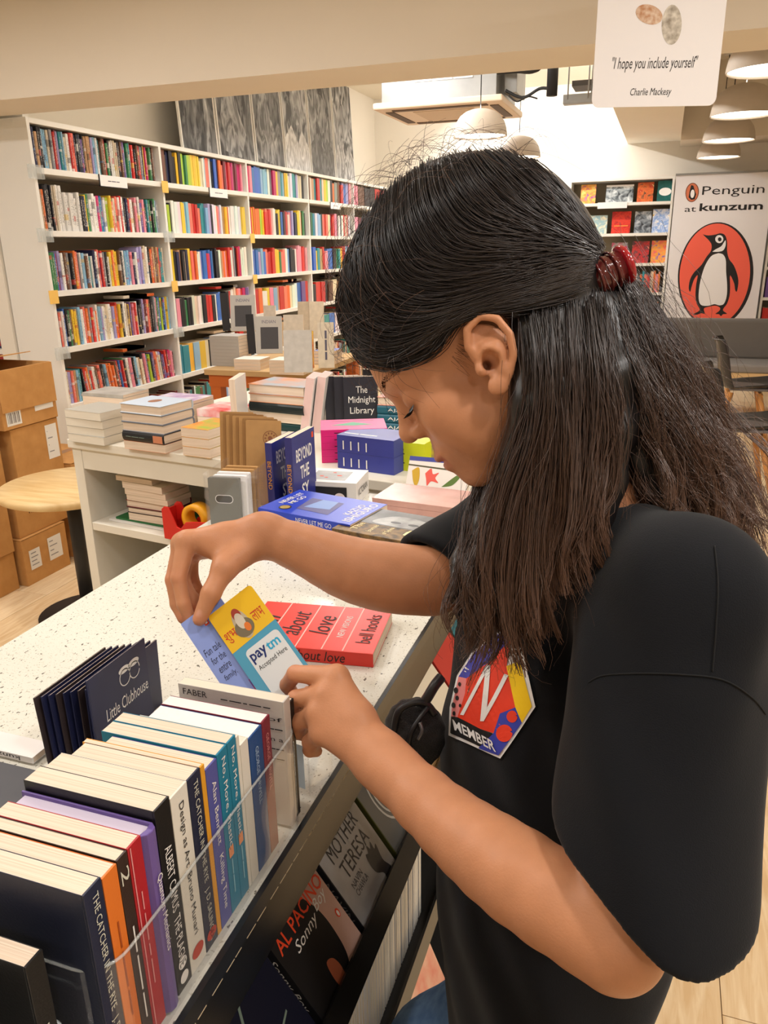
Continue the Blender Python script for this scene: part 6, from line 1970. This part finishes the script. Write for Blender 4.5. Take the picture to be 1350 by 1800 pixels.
def skin_mat():
    m = mat('skin', (203, 142, 104), .46, .35, sss=.06, bump=.12, bscale=500)
    nt = m.node_tree
    a = nd(nt, 'ShaderNodeAttribute', attribute_name='Col')
    tc = nd(nt, 'ShaderNodeTexCoord')
    nz = nd(nt, 'ShaderNodeTexNoise')
    nz.inputs['Scale'].default_value = 45
    nz.inputs['Detail'].default_value = 6
    hs = nd(nt, 'ShaderNodeHueSaturation')
    mr = nd(nt, 'ShaderNodeMapRange')
    mr.inputs[3].default_value, mr.inputs[4].default_value = .86, 1.12
    nt.links.new(tc.outputs['Object'], nz.inputs['Vector'])
    nt.links.new(nz.outputs[0], mr.inputs[0])
    nt.links.new(mr.outputs[0], hs.inputs['Value'])
    nt.links.new(a.outputs['Color'], hs.inputs['Color'])
    nt.links.new(hs.outputs[0], nt.nodes['Principled BSDF'].inputs['Base Color'])
    return m
person = bpy.data.objects.new('person', fast_mesh('person', V, Q, [skin_mat()], True, col))
COL.objects.link(person)
tag(person, 'person in black T-shirt with long dark hair bending over the bin of paperbacks', 'person')
md = person.modifiers.new('smooth', 'SMOOTH')
md.factor, md.iterations = .5, 2
def kid(name, me, label=None):
    o = bpy.data.objects.new(name, me)
    COL.objects.link(o)
    o.parent = person
    return tag(o, label)

# ---- T-shirt
SL = [npv(P(1200, 1075, .675)), npv(P(1135, 1660, .628))]
SL_end = npv(P(1120, 1745, .622))
ca_, cb_, cc_ = npv(P(957, 1478, .630)), npv(P(1302, 1612, .605)), npv(P(1092, 1676, .552))
nL = np.cross(cb_ - ca_, cc_ - ca_)
nL /= np.linalg.norm(nL)
if nL @ (SL[1] - SL[0]) < 0:
    nL = -nL
SR = [RSH, npv(P(745, 1030, .985))]
cR = npv(P(770, 1000, .99))
nR = SR[1] - SR[0]
nR /= np.linalg.norm(nR)
nR2 = nR + .25 * np.array((0, 0, -1.0))
nR2 /= np.linalg.norm(nR2)
NKC = npv(P(1085, 905, .825))
NKA = npv(P(1000, 760, .80)) - NKC
NKA /= np.linalg.norm(NKA)
def folds(p):
    s = p @ np.array((.6, .35, .72))
    x = p @ LAT
    y = p @ FRO
    g = .0030 * np.sin(38 * s + 9 * y + 3 * np.sin(11 * x)) * np.clip(.5 + .5 * np.sin(7 * p[:, 2] + 5 * y), 0, 1)
    g += .0022 * np.sin(61 * (p @ np.array((.2, -.5, .84))) + 4 * np.sin(17 * y))
    g += .004 * np.sin(23 * x + 12 * p[:, 2]) + .0035 * np.sin(31 * y - 14 * p[:, 2] + 2 * np.sin(9 * x))
    return g
def shirt_parts(p, off, cut):
    t, zb_ = torso_sdf(p, off)
    a, b = SL
    ab = SL_end - a
    tt = np.clip(((p - a) @ ab) / (ab @ ab), 0, 1.0)
    r = np.interp(tt, (0, .25, .6, 1), (.080, .084, .088, .094)) + off
    q = p - a - tt[:, None] * ab
    lon = ab / np.linalg.norm(ab)
    vd = np.cross(lon, FWD)
    vd /= np.linalg.norm(vd)
    u_, w_ = q @ vd, q @ np.cross(lon, vd)
    sl = np.sqrt(u_ ** 2 + (w_ / .86) ** 2 + (q @ lon) ** 2) - r
    if cut:
        sl = smax(sl, (p - ca_) @ nL, .008)
    ab = (SR[1] - SR[0])
    sr = rcone(p, SR[0], SR[1] + ab * .0, .072 + off, .062 + off)
    if cut:
        sr = smax(sr, (p - cR) @ nR2, .008)
    # shoulders
    sh = smin(rcone(p, SMID + np.array((0, 0, .030)), LSH, .055 + off, .062 + off), rcone(p, SMID + np.array((0, 0, .030)), RSH, .055 + off, .062 + off), .05)
    t = smin(t, sh, .06)
    d = smin(t, sl, .030)
    d = smin(d, sr, .030)
    return d
def shirt_sdf(p):
    fo = folds(p)
    d = shirt_parts(p, 0.0, True) + fo
    i = shirt_parts(p, -.013, False) + fo
    d = smax(d, -i, .004)
    qh = p - HEM
    d = smax(d, (HEM[2] - .11) + 1.5 * np.clip(qh @ FRO - .015, 0, .2) * np.clip(.5 - 6 * (qh @ LAT), 0, 1) - p[:, 2], .006)
    q = p - NKC
    t = q @ NKA
    rad = np.linalg.norm(q - t[:, None] * NKA, axis=1)
    d = np.maximum(d, -np.maximum(rad - .074, np.abs(t - .06) - .09))
    return d
V, Q = surf(shirt_sdf, *bounds([np.append(SMID, 0), np.append(HEM - np.array((0, 0, .11)), 0), np.append(SL_end, 0), np.append(SR[1], 0), np.append(LSH, 0), np.append(RSH, 0)], .17), .0036)
M_tee = mat('black_cotton', (14, 16, 21), .9, .2, noise=.10, nscale=30, bump=.2, bscale=900, sheen=.08)
tee_me = fast_mesh('t_shirt', V, Q, [M_tee])
tee = kid('t_shirt', tee_me, 'oversized black cotton T-shirt with a colourful chest badge')
md = tee.modifiers.new('smooth', 'SMOOTH')
md.factor, md.iterations = .5, 7
bvh = BVHTree.FromPolygons([tuple(v) for v in V], [tuple(q) for q in Q])
def ray_hit(px, py, lift=0.0):
    d = Vector(RGT * (px - 675) / FOC - UPV * (py - 900) / FOC + FWD).normalized()
    loc, nrm, idx, dist = bvh.ray_cast(Vector(CAM), d)
    if loc is None:
        return None
    if nrm.dot(d) > 0:
        nrm = -nrm
    return loc + nrm * lift
def badge_shape(pts, m, name, lift, fs=None):
    """flat badge artwork laid onto the cloth; pts on the crop (650,850) factor 1.894"""
    bm = bmesh.new()
    vs = [bm.verts.new((x, y, 0)) for x, y in pts]
    if fs is None:
        bm.faces.new(vs)
    else:
        for f in fs:
            try:
                bm.faces.new([vs[i] for i in f])
            except ValueError:
                pass
    bmesh.ops.triangulate(bm, faces=bm.faces[:])
    if fs is None:
        for _ in range(3):
            long_ = [e for e in bm.edges if e.calc_length() > 22]
            if long_:
                bmesh.ops.subdivide_edges(bm, edges=long_, cuts=1)
                bmesh.ops.triangulate(bm, faces=bm.faces[:])
    prev = None
    for v in bm.verts:
        h = ray_hit(650 + v.co.x / 1.894, 850 + v.co.y / 1.894, lift)
        if h is None:
            h = prev or P(870, 1230, .80)
        prev = h
        v.co = h
    me = bpy.data.meshes.new(name)
    bm.to_mesh(me)
    bm.free()
    me.materials.append(m)
    o = bpy.data.objects.new(name, me)
    COL.objects.link(o)
    o.parent = tee
    return o
bw1 = mat('badge_white', (240, 240, 240), .6)
outl = [(268, 838), (272, 745), (296, 640), (345, 565), (420, 500), (470, 490), (515, 560), (556, 742), (440, 914)]
inner = [(276, 830), (281, 747), (303, 645), (350, 572), (424, 508), (466, 499), (507, 566), (546, 741), (436, 903)]
badge_shape(outl, bw1, 'badge_border', .0022)
badge_shape([(276, 830), (279, 775), (300, 778), (375, 815), (440, 840), (436, 903)], mat('badge_black', (22, 22, 24), .7), 'badge_black_band', .0030)
badge_shape([(303, 645), (350, 572), (424, 508), (466, 499), (480, 520), (400, 600), (330, 650)], mat('badge_blue', (58, 68, 176), .7), 'badge_blue_top', .0030)
badge_shape([(279, 775), (281, 747), (303, 645), (330, 650), (325, 700), (300, 778)], mat('badge_pink', (236, 140, 140), .7), 'badge_pink_side', .0030)
badge_shape([(330, 650), (400, 600), (480, 520), (462, 610), (490, 745), (440, 765), (420, 830), (375, 815), (300, 778), (325, 700)], mat('badge_red', (232, 62, 34), .7), 'badge_red_field', .0030)
badge_shape([(462, 610), (507, 590), (546, 741), (512, 795), (490, 745)], mat('badge_yellow', (248, 206, 20), .7), 'badge_yellow_stripe', .0030)
badge_shape([(440, 765), (490, 745), (512, 795), (436, 903), (370, 880), (410, 840), (420, 830)], mat('badge_blue'), 'badge_blue_corner', .0031)
badge_shape([(310, 770), (322, 772), (392, 640), (378, 790), (390, 790), (470, 640), (456, 636), (400, 745), (410, 610), (398, 606)], bw1, 'badge_zigzag', .0036)
for x, y, r in ((288, 738, 9), (300, 715, 8), (296, 690, 10), (308, 670, 7), (290, 765, 7), (310, 740, 6)):
    badge_shape(ell(x, y, r * .7, r, 12), mat('badge_black'), 'badge_dot', .0036)
for x, y, r in ((455, 830, 26), (480, 775, 18)):
    badge_shape(ell(x, y, r, r * 1.1, 20) + ell(x, y, r * .7, r * .75, 20)[::-1], mat('badge_red'), 'badge_ring', .0036)
uv, fs = text_mesh('MEMBER', 0, .02)
badge_shape([(359 + a * 138 - b * 8, 838 - b * 36 + a * 72) for a, b in uv], bw1, 'badge_lettering', .0042, fs)
# seams: armhole and shoulder
def seam(pts, r=.0007):
    hs_ = [ray_hit(x, y, .0004) for x, y in spline(pts, 40)]
    hs_ = [h for h in hs_ if h is not None]
    MB().tube(hs_, r, 6).build('seam', mat('seam_black', (16, 17, 19), .9), tee)
seam([(1035, 1200), (1060, 1188), (1120, 1184), (1200, 1186), (1270, 1195), (1320, 1225), (1345, 1255)])
seam([(1256, 960), (1262, 1030), (1258, 1110), (1252, 1180)])
0 and seam([(962, 1500), (990, 1560), (1030, 1640), (1120, 1690), (1180, 1708), (1275, 1714)], .0008)

# ---- jeans and shoes
def jeans_sdf(p):
    hip = HEM + np.array((0, 0, .0))
    d = None
    for s in (-1, 1):
        h0 = hip + LAT * .070 * s + np.array((0, 0, -.09)) + FRO * (-.015 if s > 0 else .035)
        k0 = np.array((hip[0], hip[1], .46)) + LAT * .085 * s + FRO * (.035 if s > 0 else .105)
        f0 = np.array((hip[0], hip[1], .07)) + LAT * .09 * s - FRO * .005
        e = smin(rcone(p, h0, k0, .078, .068), rcone(p, k0, f0, .068, .060), .03)
        d = e if d is None else smin(d, e, .03)
    d = smin(d, rcone(p, hip + LAT * .05 - FRO * .01, hip - LAT * .05 - FRO * .01, .082, .082), .03)
    return d + .002 * np.sin(60 * p[:, 2] + 8 * (p @ FRO))
V, Q = surf(jeans_sdf, (HEM[0] - .25, HEM[1] - .27, .03), (HEM[0] + .25, HEM[1] + .27, HEM[2] + .12), .010)
kid('jeans', fast_mesh('jeans', V, Q, [mat('denim', (104, 136, 176), .85, .2, noise=.35, nscale=60, bump=.2, bscale=700, rgb2=(78, 108, 150))]), 'light blue jeans')
for s in (-1, 1):
    c = np.array((HEM[0], HEM[1], 0)) + LAT * .09 * s + FRO * .05
    def shoe(p, c=c):
        A = np.stack([FRO, LAT, np.array((0, 0, 1.0))], 1)
        d = ellipd(p, c + np.array((0, 0, .035)), (.13, .047, .050), A)
        d = smin(d, ellipd(p, c - FRO * .06 + np.array((0, 0, .07)), (.06, .045, .06), A), .03)
        return np.maximum(d, .002 - p[:, 2])
    V, Q = surf(shoe, c - .16, c + .16, .007)
    kid('shoe', fast_mesh('shoe', V, Q, [mat('shoe_white', (226, 224, 220), .6)]))

# ---- black sling pouch hanging in front of the belly
pch = empty('sling_bag', P(728, 1290, .90), label='small black mesh sling bag hanging in front of the T-shirt', cat='bag')
PC = npv(P(728, 1290, .90))
M_mesh = mat('bag_mesh', (26, 26, 28), .45, .5, bump=1.0, bscale=900)
def pouch(p):
    A = np.stack([RGT, UPV, FWD], 1)
    d = ellipd(p, PC, (.036, .042, .022), A)
    return d + .0012 * np.sin(300 * (p @ RGT)) * np.sin(300 * (p @ UPV))
V, Q = surf(pouch, PC - .06, PC + .06, .003)
o = bpy.data.objects.new('pouch_body', fast_mesh('pouch_body', V - PC, Q, [M_mesh]))
COL.objects.link(o)
o.parent = pch
def rel(*pts):
    return [P(*q) - P(728, 1290, .90) for q in pts]
MB().tube(spline(rel((692, 1290, .885), (700, 1252, .882), (722, 1236, .882), (748, 1236, .884), (764, 1256, .888)), 24), .0042, 8).build('zip_piping', mat('zip_black', (30, 30, 33), .4), pch)
MB().tube(spline(rel((716, 1330, .880), (722, 1290, .874), (738, 1262, .876), (752, 1244, .882)), 24), .0030, 8).build('zip_piping', mat('zip_black'), pch)
MB().tube(spline(rel((735, 1300, .870), (742, 1285, .868), (738, 1270, .870)), 12), .0022, 6).build('zip_pull', mat('zip_grey', (110, 110, 112), .3, metal=.6), pch)
MB().tube(spline(rel((742, 1240, .888), (752, 1225, .885), (764, 1205, .885), (776, 1190, .89)), 20), .006, 8).build('strap', mat('zip_black'), pch)
# ------------------------------------------------------------------ hair: dark volume underneath, thousands of strands on top
CAPC, CAPR = np.array((-.030, 0, .066)), np.array((.137, .100, .136))
def cap_hit(px, py, off=0.0):
    """nearest point of the combed hair surface (an ellipsoid round the skull) behind a measured position"""
    o = (CAM - HO) @ HB_
    d = (RGT * (px - 675) / FOC - UPV * (py - 900) / FOC + FWD) @ HB_
    r = CAPR + off
    a, b, c = ((d / r) ** 2).sum(), 2 * ((o - CAPC) / r * d / r).sum(), (((o - CAPC) / r) ** 2).sum() - 1
    D = b * b - 4 * a * c
    if D >= 0:
        t = (-b - math.sqrt(D)) / (2 * a)
    else:
        t = -b / (2 * a)
    q = o + d * t
    if D < 0:                       # beside the outline: pull onto the surface
        k = (q - CAPC) / r
        q = CAPC + k / np.linalg.norm(k) * r
    return q
def resample(g, n):
    return np.array(spline(g, n))
CAPG = [[(596, 560), (618, 620), (655, 642), (715, 640), (772, 612), (796, 572), (838, 538), (900, 535), (970, 520), (1035, 500)],
        [(625, 450), (598, 530), (610, 595), (655, 628), (720, 618), (795, 560), (875, 528), (960, 512), (1035, 490)],
        [(640, 395), (606, 480), (622, 560), (680, 596), (760, 575), (850, 538), (940, 505), (1038, 480)],
        [(662, 350), (640, 440), (660, 515), (722, 548), (800, 535), (900, 500), (1040, 470)],
        [(695, 315), (690, 405), (722, 475), (800, 492), (900, 475), (1042, 462)],
        [(745, 285), (755, 360), (805, 425), (900, 438), (1045, 454)],
        [(800, 268), (835, 330), (905, 388), (1046, 448)],
        [(865, 262), (920, 312), (985, 370), (1050, 442)],
        [(935, 285), (990, 335), (1056, 436)]]
K = 24
CG = np.array([resample([cap_hit(x, y) for x, y in g], K) for g in CAPG])
rs = np.random.RandomState(5)
def locks(G, n, n_lock, jit, lock_jit, waves, amp):
    """strands gathered into wavy locks"""
    m = len(G)
    tt = np.linspace(0, 1, G.shape[1])
    L_ = []
    for _ in range(n_lock):
        u = rs.rand() * (m - 1)
        i = min(int(u), m - 2)
        f = u - i
        ph = rs.rand(3) * 6.28
        fr = rs.uniform(*waves)
        w = np.stack([np.sin(tt * fr * 6.28 + p_) for p_ in ph], 1) * amp * rs.uniform(.5, 1.4) * tt[:, None] ** .7
        end = rs.uniform(.78, 1.0)
        L_.append((G[i] * (1 - f) + G[i + 1] * f + rs.randn(3) * lock_jit * (.35 + tt[:, None]) + w, end))
    S = []
    for _ in range(n):
        c, end = L_[rs.randint(n_lock)]
        s0, e0 = rs.uniform(0, .10), min(1, end * rs.uniform(.9, 1.04))
        c2 = np.stack([np.interp(s0 + tt * (e0 - s0), tt, c[:, k]) for k in range(3)], 1)
        spread = (1.0 - .55 * tt[:, None])
        ph = rs.rand(3) * 6.28
        w = np.stack([np.sin(tt * rs.uniform(1, 3) * 6.28 + p_) for p_ in ph], 1) * jit * .35
        S.append(c2 + rs.randn(3) * jit * spread + w)
    return np.array(S)
def interp_guides(G, n, jit, waves, wav_amp, lift=0.0, root_jit=None):
    m = len(G)
    S = []
    tt = np.linspace(0, 1, G.shape[1])
    for _ in range(n):
        u = rs.rand() * (m - 1)
        i = min(int(u), m - 2)
        f = u - i
        c = G[i] * (1 - f) + G[i + 1] * f
        o = rs.randn(3) * jit
        ph = rs.rand(3) * 6.28
        fr = rs.uniform(*waves)
        w = np.stack([np.sin(tt * fr * 6.28 + p_) for p_ in ph], 1) * wav_amp * tt[:, None] ** .5
        s0 = rs.uniform(0, .12)
        c2 = np.stack([np.interp(s0 + tt * (1 - s0 - rs.uniform(0, .08)), tt, c[:, k]) for k in range(3)], 1)
        S.append(c2 + o + w)
    return np.array(S)
def strands_mesh(name, S, r0, r1, c_root, c_tip, m, rvar=.4):
    n, k, _ = S.shape
    T = np.gradient(S, axis=1)
    T /= np.linalg.norm(T, axis=2, keepdims=True) + 1e-9
    ref = np.cross(T, FWD[None, None])
    ref /= np.linalg.norm(ref, axis=2, keepdims=True) + 1e-9
    bi = np.cross(T, ref)
    t = np.linspace(0, 1, k)
    rr_ = (r0 + (r1 - r0) * t)[None, :, None] * (1 + rvar * (rs.rand(n, 1, 1) - .5) * 2)
    ring = [S + (ref * math.cos(a) + bi * math.sin(a)) * rr_ for a in (0.5, 2.594, 4.689)]
    V = np.stack(ring, 2).reshape(-1, 3)
    base = np.arange(n)[:, None] * k * 3 + np.arange(k - 1)[None] * 3
    Q = []
    for s in range(3):
        s2 = (s + 1) % 3
        Q.append(np.stack([base + s, base + s2, base + 3 + s2, base + 3 + s], -1).reshape(-1, 4))
    Q = np.concatenate(Q)
    tone = (1 + .35 * (rs.rand(n, 1, 1) - .5))
    col = (np.array(lin(c_root))[None, None] * (1 - t)[None, :, None] + np.array(lin(c_tip))[None, None] * t[None, :, None]) * tone
    col = np.repeat(col[:, :, None, :], 3, 2).reshape(-1, 3)
    return fast_mesh(name, V, Q, [m], True, col)
def hair_mat():
    m = mat('hair', (40, 30, 26), .34, .5)
    nt = m.node_tree
    a = nd(nt, 'ShaderNodeAttribute', attribute_name='Col')
    nt.links.new(a.outputs['Color'], nt.nodes['Principled BSDF'].inputs['Base Color'])
    return m
M_hair = hair_mat()
DK, BR, LB = (30, 25, 25), (64, 46, 38), (92, 64, 48)
# loose hair guides: measured position and distance
LG = [[(915, 545, .722), (930, 610, .704), (930, 690, .704), (908, 780, .712), (868, 880, .720), (846, 985, .715), (868, 1090, .708), (842, 1170, .712)],
      [(930, 545, .714), (942, 640, .698), (936, 750, .700), (905, 870, .708), (888, 990, .706), (884, 1095, .700), (905, 1168, .704)],
      [(940, 540, .714), (950, 640, .696), (950, 765, .698), (940, 890, .700), (925, 1010, .698), (935, 1110, .694), (952, 1150, .698)],
      [(985, 522, .722), (992, 640, .700), (995, 770, .700), (980, 895, .700), (968, 1005, .696), (982, 1080, .694)],
      [(1025, 508, .745), (1038, 630, .712), (1045, 750, .708), (1030, 865, .704), (1010, 960, .700), (1030, 1030, .700)],
      [(1050, 505, .760), (1072, 620, .725), (1090, 735, .722), (1080, 840, .722), (1060, 930, .720), (1075, 1000, .722)]]
BGd = [[(1055, 505, .765), (1085, 610, .735), (1115, 720, .738), (1135, 810, .748), (1160, 890, .750), (1180, 960, .750)],
       [(1065, 500, .775), (1110, 600, .755), (1155, 710, .765), (1195, 810, .775), (1235, 890, .780), (1250, 980, .780)],
       [(1075, 495, .785), (1130, 585, .775), (1185, 690, .790), (1235, 790, .800), (1285, 880, .800), (1318, 975, .790)],
       [(1080, 492, .80), (1140, 570, .80), (1205, 660, .82), (1250, 760, .83), (1300, 850, .825), (1335, 950, .81)]]
FGd = [[(880, 700, .86), (862, 800, .85), (838, 900, .835), (812, 985, .80), (800, 1060, .775), (820, 1140, .755)],
       [(900, 700, .80), (885, 800, .79), (858, 900, .775), (830, 1000, .755), (835, 1090, .735), (815, 1165, .735)],
       [(930, 700, .74), (905, 820, .745), (880, 930, .74), (860, 1030, .73), (870, 1110, .72), (880, 1170, .72)]]
def gl(G):
    return np.array([resample([npv(P(*q)) for q in g], K) for g in G])
LGw, BGw, FGw = gl(LG), gl(BGd), gl(FGd)
def vol_sdf(p):
    q = (p - HO) @ HB_
    d = ellipd(q, CAPC, CAPR - .006)
    # keep the face and the ear clear
    e = np.maximum(q[:, 2] - 9, -9)
    face = smax(.020 - q[:, 2] + .55 * (q[:, 0] - .03) * -1, .012 - q[:, 0], .01)
    line = (q[:, 0] - .004) * .62 - (q[:, 2] - .030)          # below this line, ahead of the ear: no hair
    d = smax(d, np.minimum(line, q[:, 0] + .03), .004)
    d = smax(d, -(ellipd(q * np.array((1, 0, 1)) + np.array((0, .5, 0)), np.array((.006, .5, -.003)), (.033, .5, .043))), .003)
    for G, r0, r1 in ((LGw, .020, .012), (BGw, .026, .010), (FGw, .012, .006)):
        for gi, g in enumerate(G):
            kk = .45 if (G is LGw and gi == 0) else 1.0
            idx = list(range(2, K - 4, 4))
            for a, b in zip(idx[:-1], idx[1:]):
                ta, tb = a / K, b / K
                d = smin(d, rcone(p, g[a] + FWD * .016, g[b] + FWD * .016, kk * (r0 + (r1 - r0) * ta), kk * (r0 + (r1 - r0) * tb)), .012)
    return d
allp = np.concatenate([LGw.reshape(-1, 3), BGw.reshape(-1, 3), FGw.reshape(-1, 3), h2w(CAPC)[None] + .13, h2w(CAPC)[None] - .13])
V, Q = surf(vol_sdf, allp.min(0) - .03, allp.max(0) + .05, .0042)
hl_ = (V - HO) @ HB_
hair = kid('hair', fast_mesh('hair', V, Q, [M_hair], True, np.tile(np.array(lin((20, 17, 17))), (len(V), 1))), 'long wavy dark brown hair, half pinned up')
md = hair.modifiers.new('smooth', 'SMOOTH')
md.factor, md.iterations = .5, 3
def hpart(name, me):
    o = bpy.data.objects.new(name, me)
    COL.objects.link(o)
    o.parent = hair
    o['kind'] = 'stuff'
    return o
# combed-back strands, near side and mirrored far side
n_near = 2600
S = interp_guides(CG, n_near, .0022, (.6, 1.6), .0022)
S = np.concatenate([S, (interp_guides(CG, 900, .003, (.6, 1.6), .0025) * np.array((1, -1, 1)))])
# keep strands on or above the cap
k_ = (S - CAPC) / CAPR
rad = np.linalg.norm(k_, axis=2, keepdims=True)
S = CAPC + k_ / rad * np.clip(rad, .975, 1.05) * CAPR
hpart('combed_strands', strands_mesh('combed_strands', h2w(S), .00042, .00036, DK, (44, 36, 34), M_hair))
S = locks(LGw, 2500, 90, .0040, .0060, (.9, 2.2), .0060)
S = np.concatenate([S, locks(BGw, 2200, 80, .0055, .0100, (1.0, 2.6), .0095), locks(FGw, 560, 22, .0035, .006, (1.0, 2.4), .008)])
hpart('loose_strands', strands_mesh('loose_strands', S, .00044, .00026, (38, 31, 29), LB, M_hair))
# frizz and flyaways
S = np.concatenate([interp_guides(BGw, 420, .020, (1.2, 4.0), .014), interp_guides(LGw, 90, .014, (1.0, 3.0), .010), interp_guides(FGw, 110, .012, (1.0, 3.5), .010)])
fl = []
for _ in range(330):
    a = rs.uniform(-.2, 2.6)
    b = rs.uniform(-.6, .9)
    st = np.array((math.cos(a) * math.cos(b), math.sin(b), math.sin(a) * math.cos(b)))
    p0 = CAPC + st * CAPR
    dr = np.cross(st, rs.randn(3))
    dr /= np.linalg.norm(dr)
    t = np.linspace(0, 1, K)[:, None]
    Ln = rs.uniform(.03, .085)
    fl.append(h2w(p0 + dr * Ln * t + st * (rs.uniform(.004, .020) * np.sin(t * 3.0)) + np.cross(dr, st) * rs.uniform(-.02, .02) * t ** 2))
S = np.concatenate([S, np.array(fl)])
hpart('flyaway_strands', strands_mesh('flyaway_strands', S, .00020, .00012, (50, 38, 34), (98, 70, 54), M_hair))
# eyebrow, lashes and fine temple hairs
br = []
for _ in range(170):
    u = rs.rand()
    for sgn in (1, -1):
        p0 = np.array((.1045 - .022 * u ** 2 + rs.uniform(-.0006, .0006), sgn * (.010 + .040 * u), .0400 + .006 * math.sin(u * 2.4) + rs.uniform(-.003, .003)))
        q1 = p0 + np.array((.0012, sgn * .006, .0035 - .004 * u))
        br.append(h2w(np.stack([p0 + (q1 - p0) * t for t in np.linspace(0, 1, 6)])))
la = []
for i in range(34):
    u = i / 33
    for sgn in (1, -1):
        p0 = np.array((.0985 - .010 * abs(u - .4), sgn * (.018 + .026 * u), .0100))
        tip = p0 + np.array((.0105, sgn * (.003 * (u - .3)), -.0030))
        la.append(h2w(np.stack([p0 + (tip - p0) * t + np.array((0, 0, -.002)) * math.sin(t * 3.1) for t in np.linspace(0, 1, 6)])))
hpart('brow_and_lashes', strands_mesh('brow_and_lashes', np.concatenate([np.array(br), np.array(la)]), .00036, .00018, (24, 20, 20), (20, 17, 17), M_hair))
tm = []
for _ in range(46):
    p0 = np.array((rs.uniform(.024, .060), .066, rs.uniform(.026, .040)))
    p0[1] = .072 - .9 * max(0, p0[0] - .02) ** 1.2
    tip = p0 + np.array((-rs.uniform(.0, .02), .003, -rs.uniform(.012, .035)))
    tm.append(h2w(np.stack([p0 + (tip - p0) * t for t in np.linspace(0, 1, 8)])))
hpart('temple_hairs', strands_mesh('temple_hairs', np.array(tm), .00015, .00007, (44, 34, 30), (70, 50, 40), M_hair))

# ---- hair clip
CC = P(1066, 480, .752)
M_clip = mat('clip_brown_red', (96, 34, 34), .12, .6, coat=.5)
M_clip2 = mat('clip_red', (160, 14, 30), .10, .6, coat=.6)
ax = (P(1092, 468, .772) - P(1046, 490, .772)).normalized()
clip = empty('hair_clip', label='glossy red claw clip')
clip.parent = person
pts = [CC - ax * .020, CC - ax * .016, CC - ax * .004, CC + ax * .006, CC + ax * .014]
MB().tube(pts, [.007, .0160, .0180, .0155, .0165], 18).build('clip_body', M_clip, clip)
MB().tube([CC + ax * .0145, CC + ax * .0165, CC + ax * .0205, CC + ax * .0225], [.0170, .0195, .0195, .0165], 22).build('clip_disc', M_clip2, clip)
for q in range(3):
    c = CC + ax * (-.012 + q * .009)
    ring = []
    e1 = ax.orthogonal().normalized()
    e2 = ax.cross(e1)
    for a in np.linspace(0, 2 * math.pi, 21)[:-1]:
        ring.append(c + (e1 * math.cos(a) + e2 * math.sin(a)) * .0178)
    MB().tube(ring, .0016, 6, closed=True).build('clip_ridge', M_clip, clip)
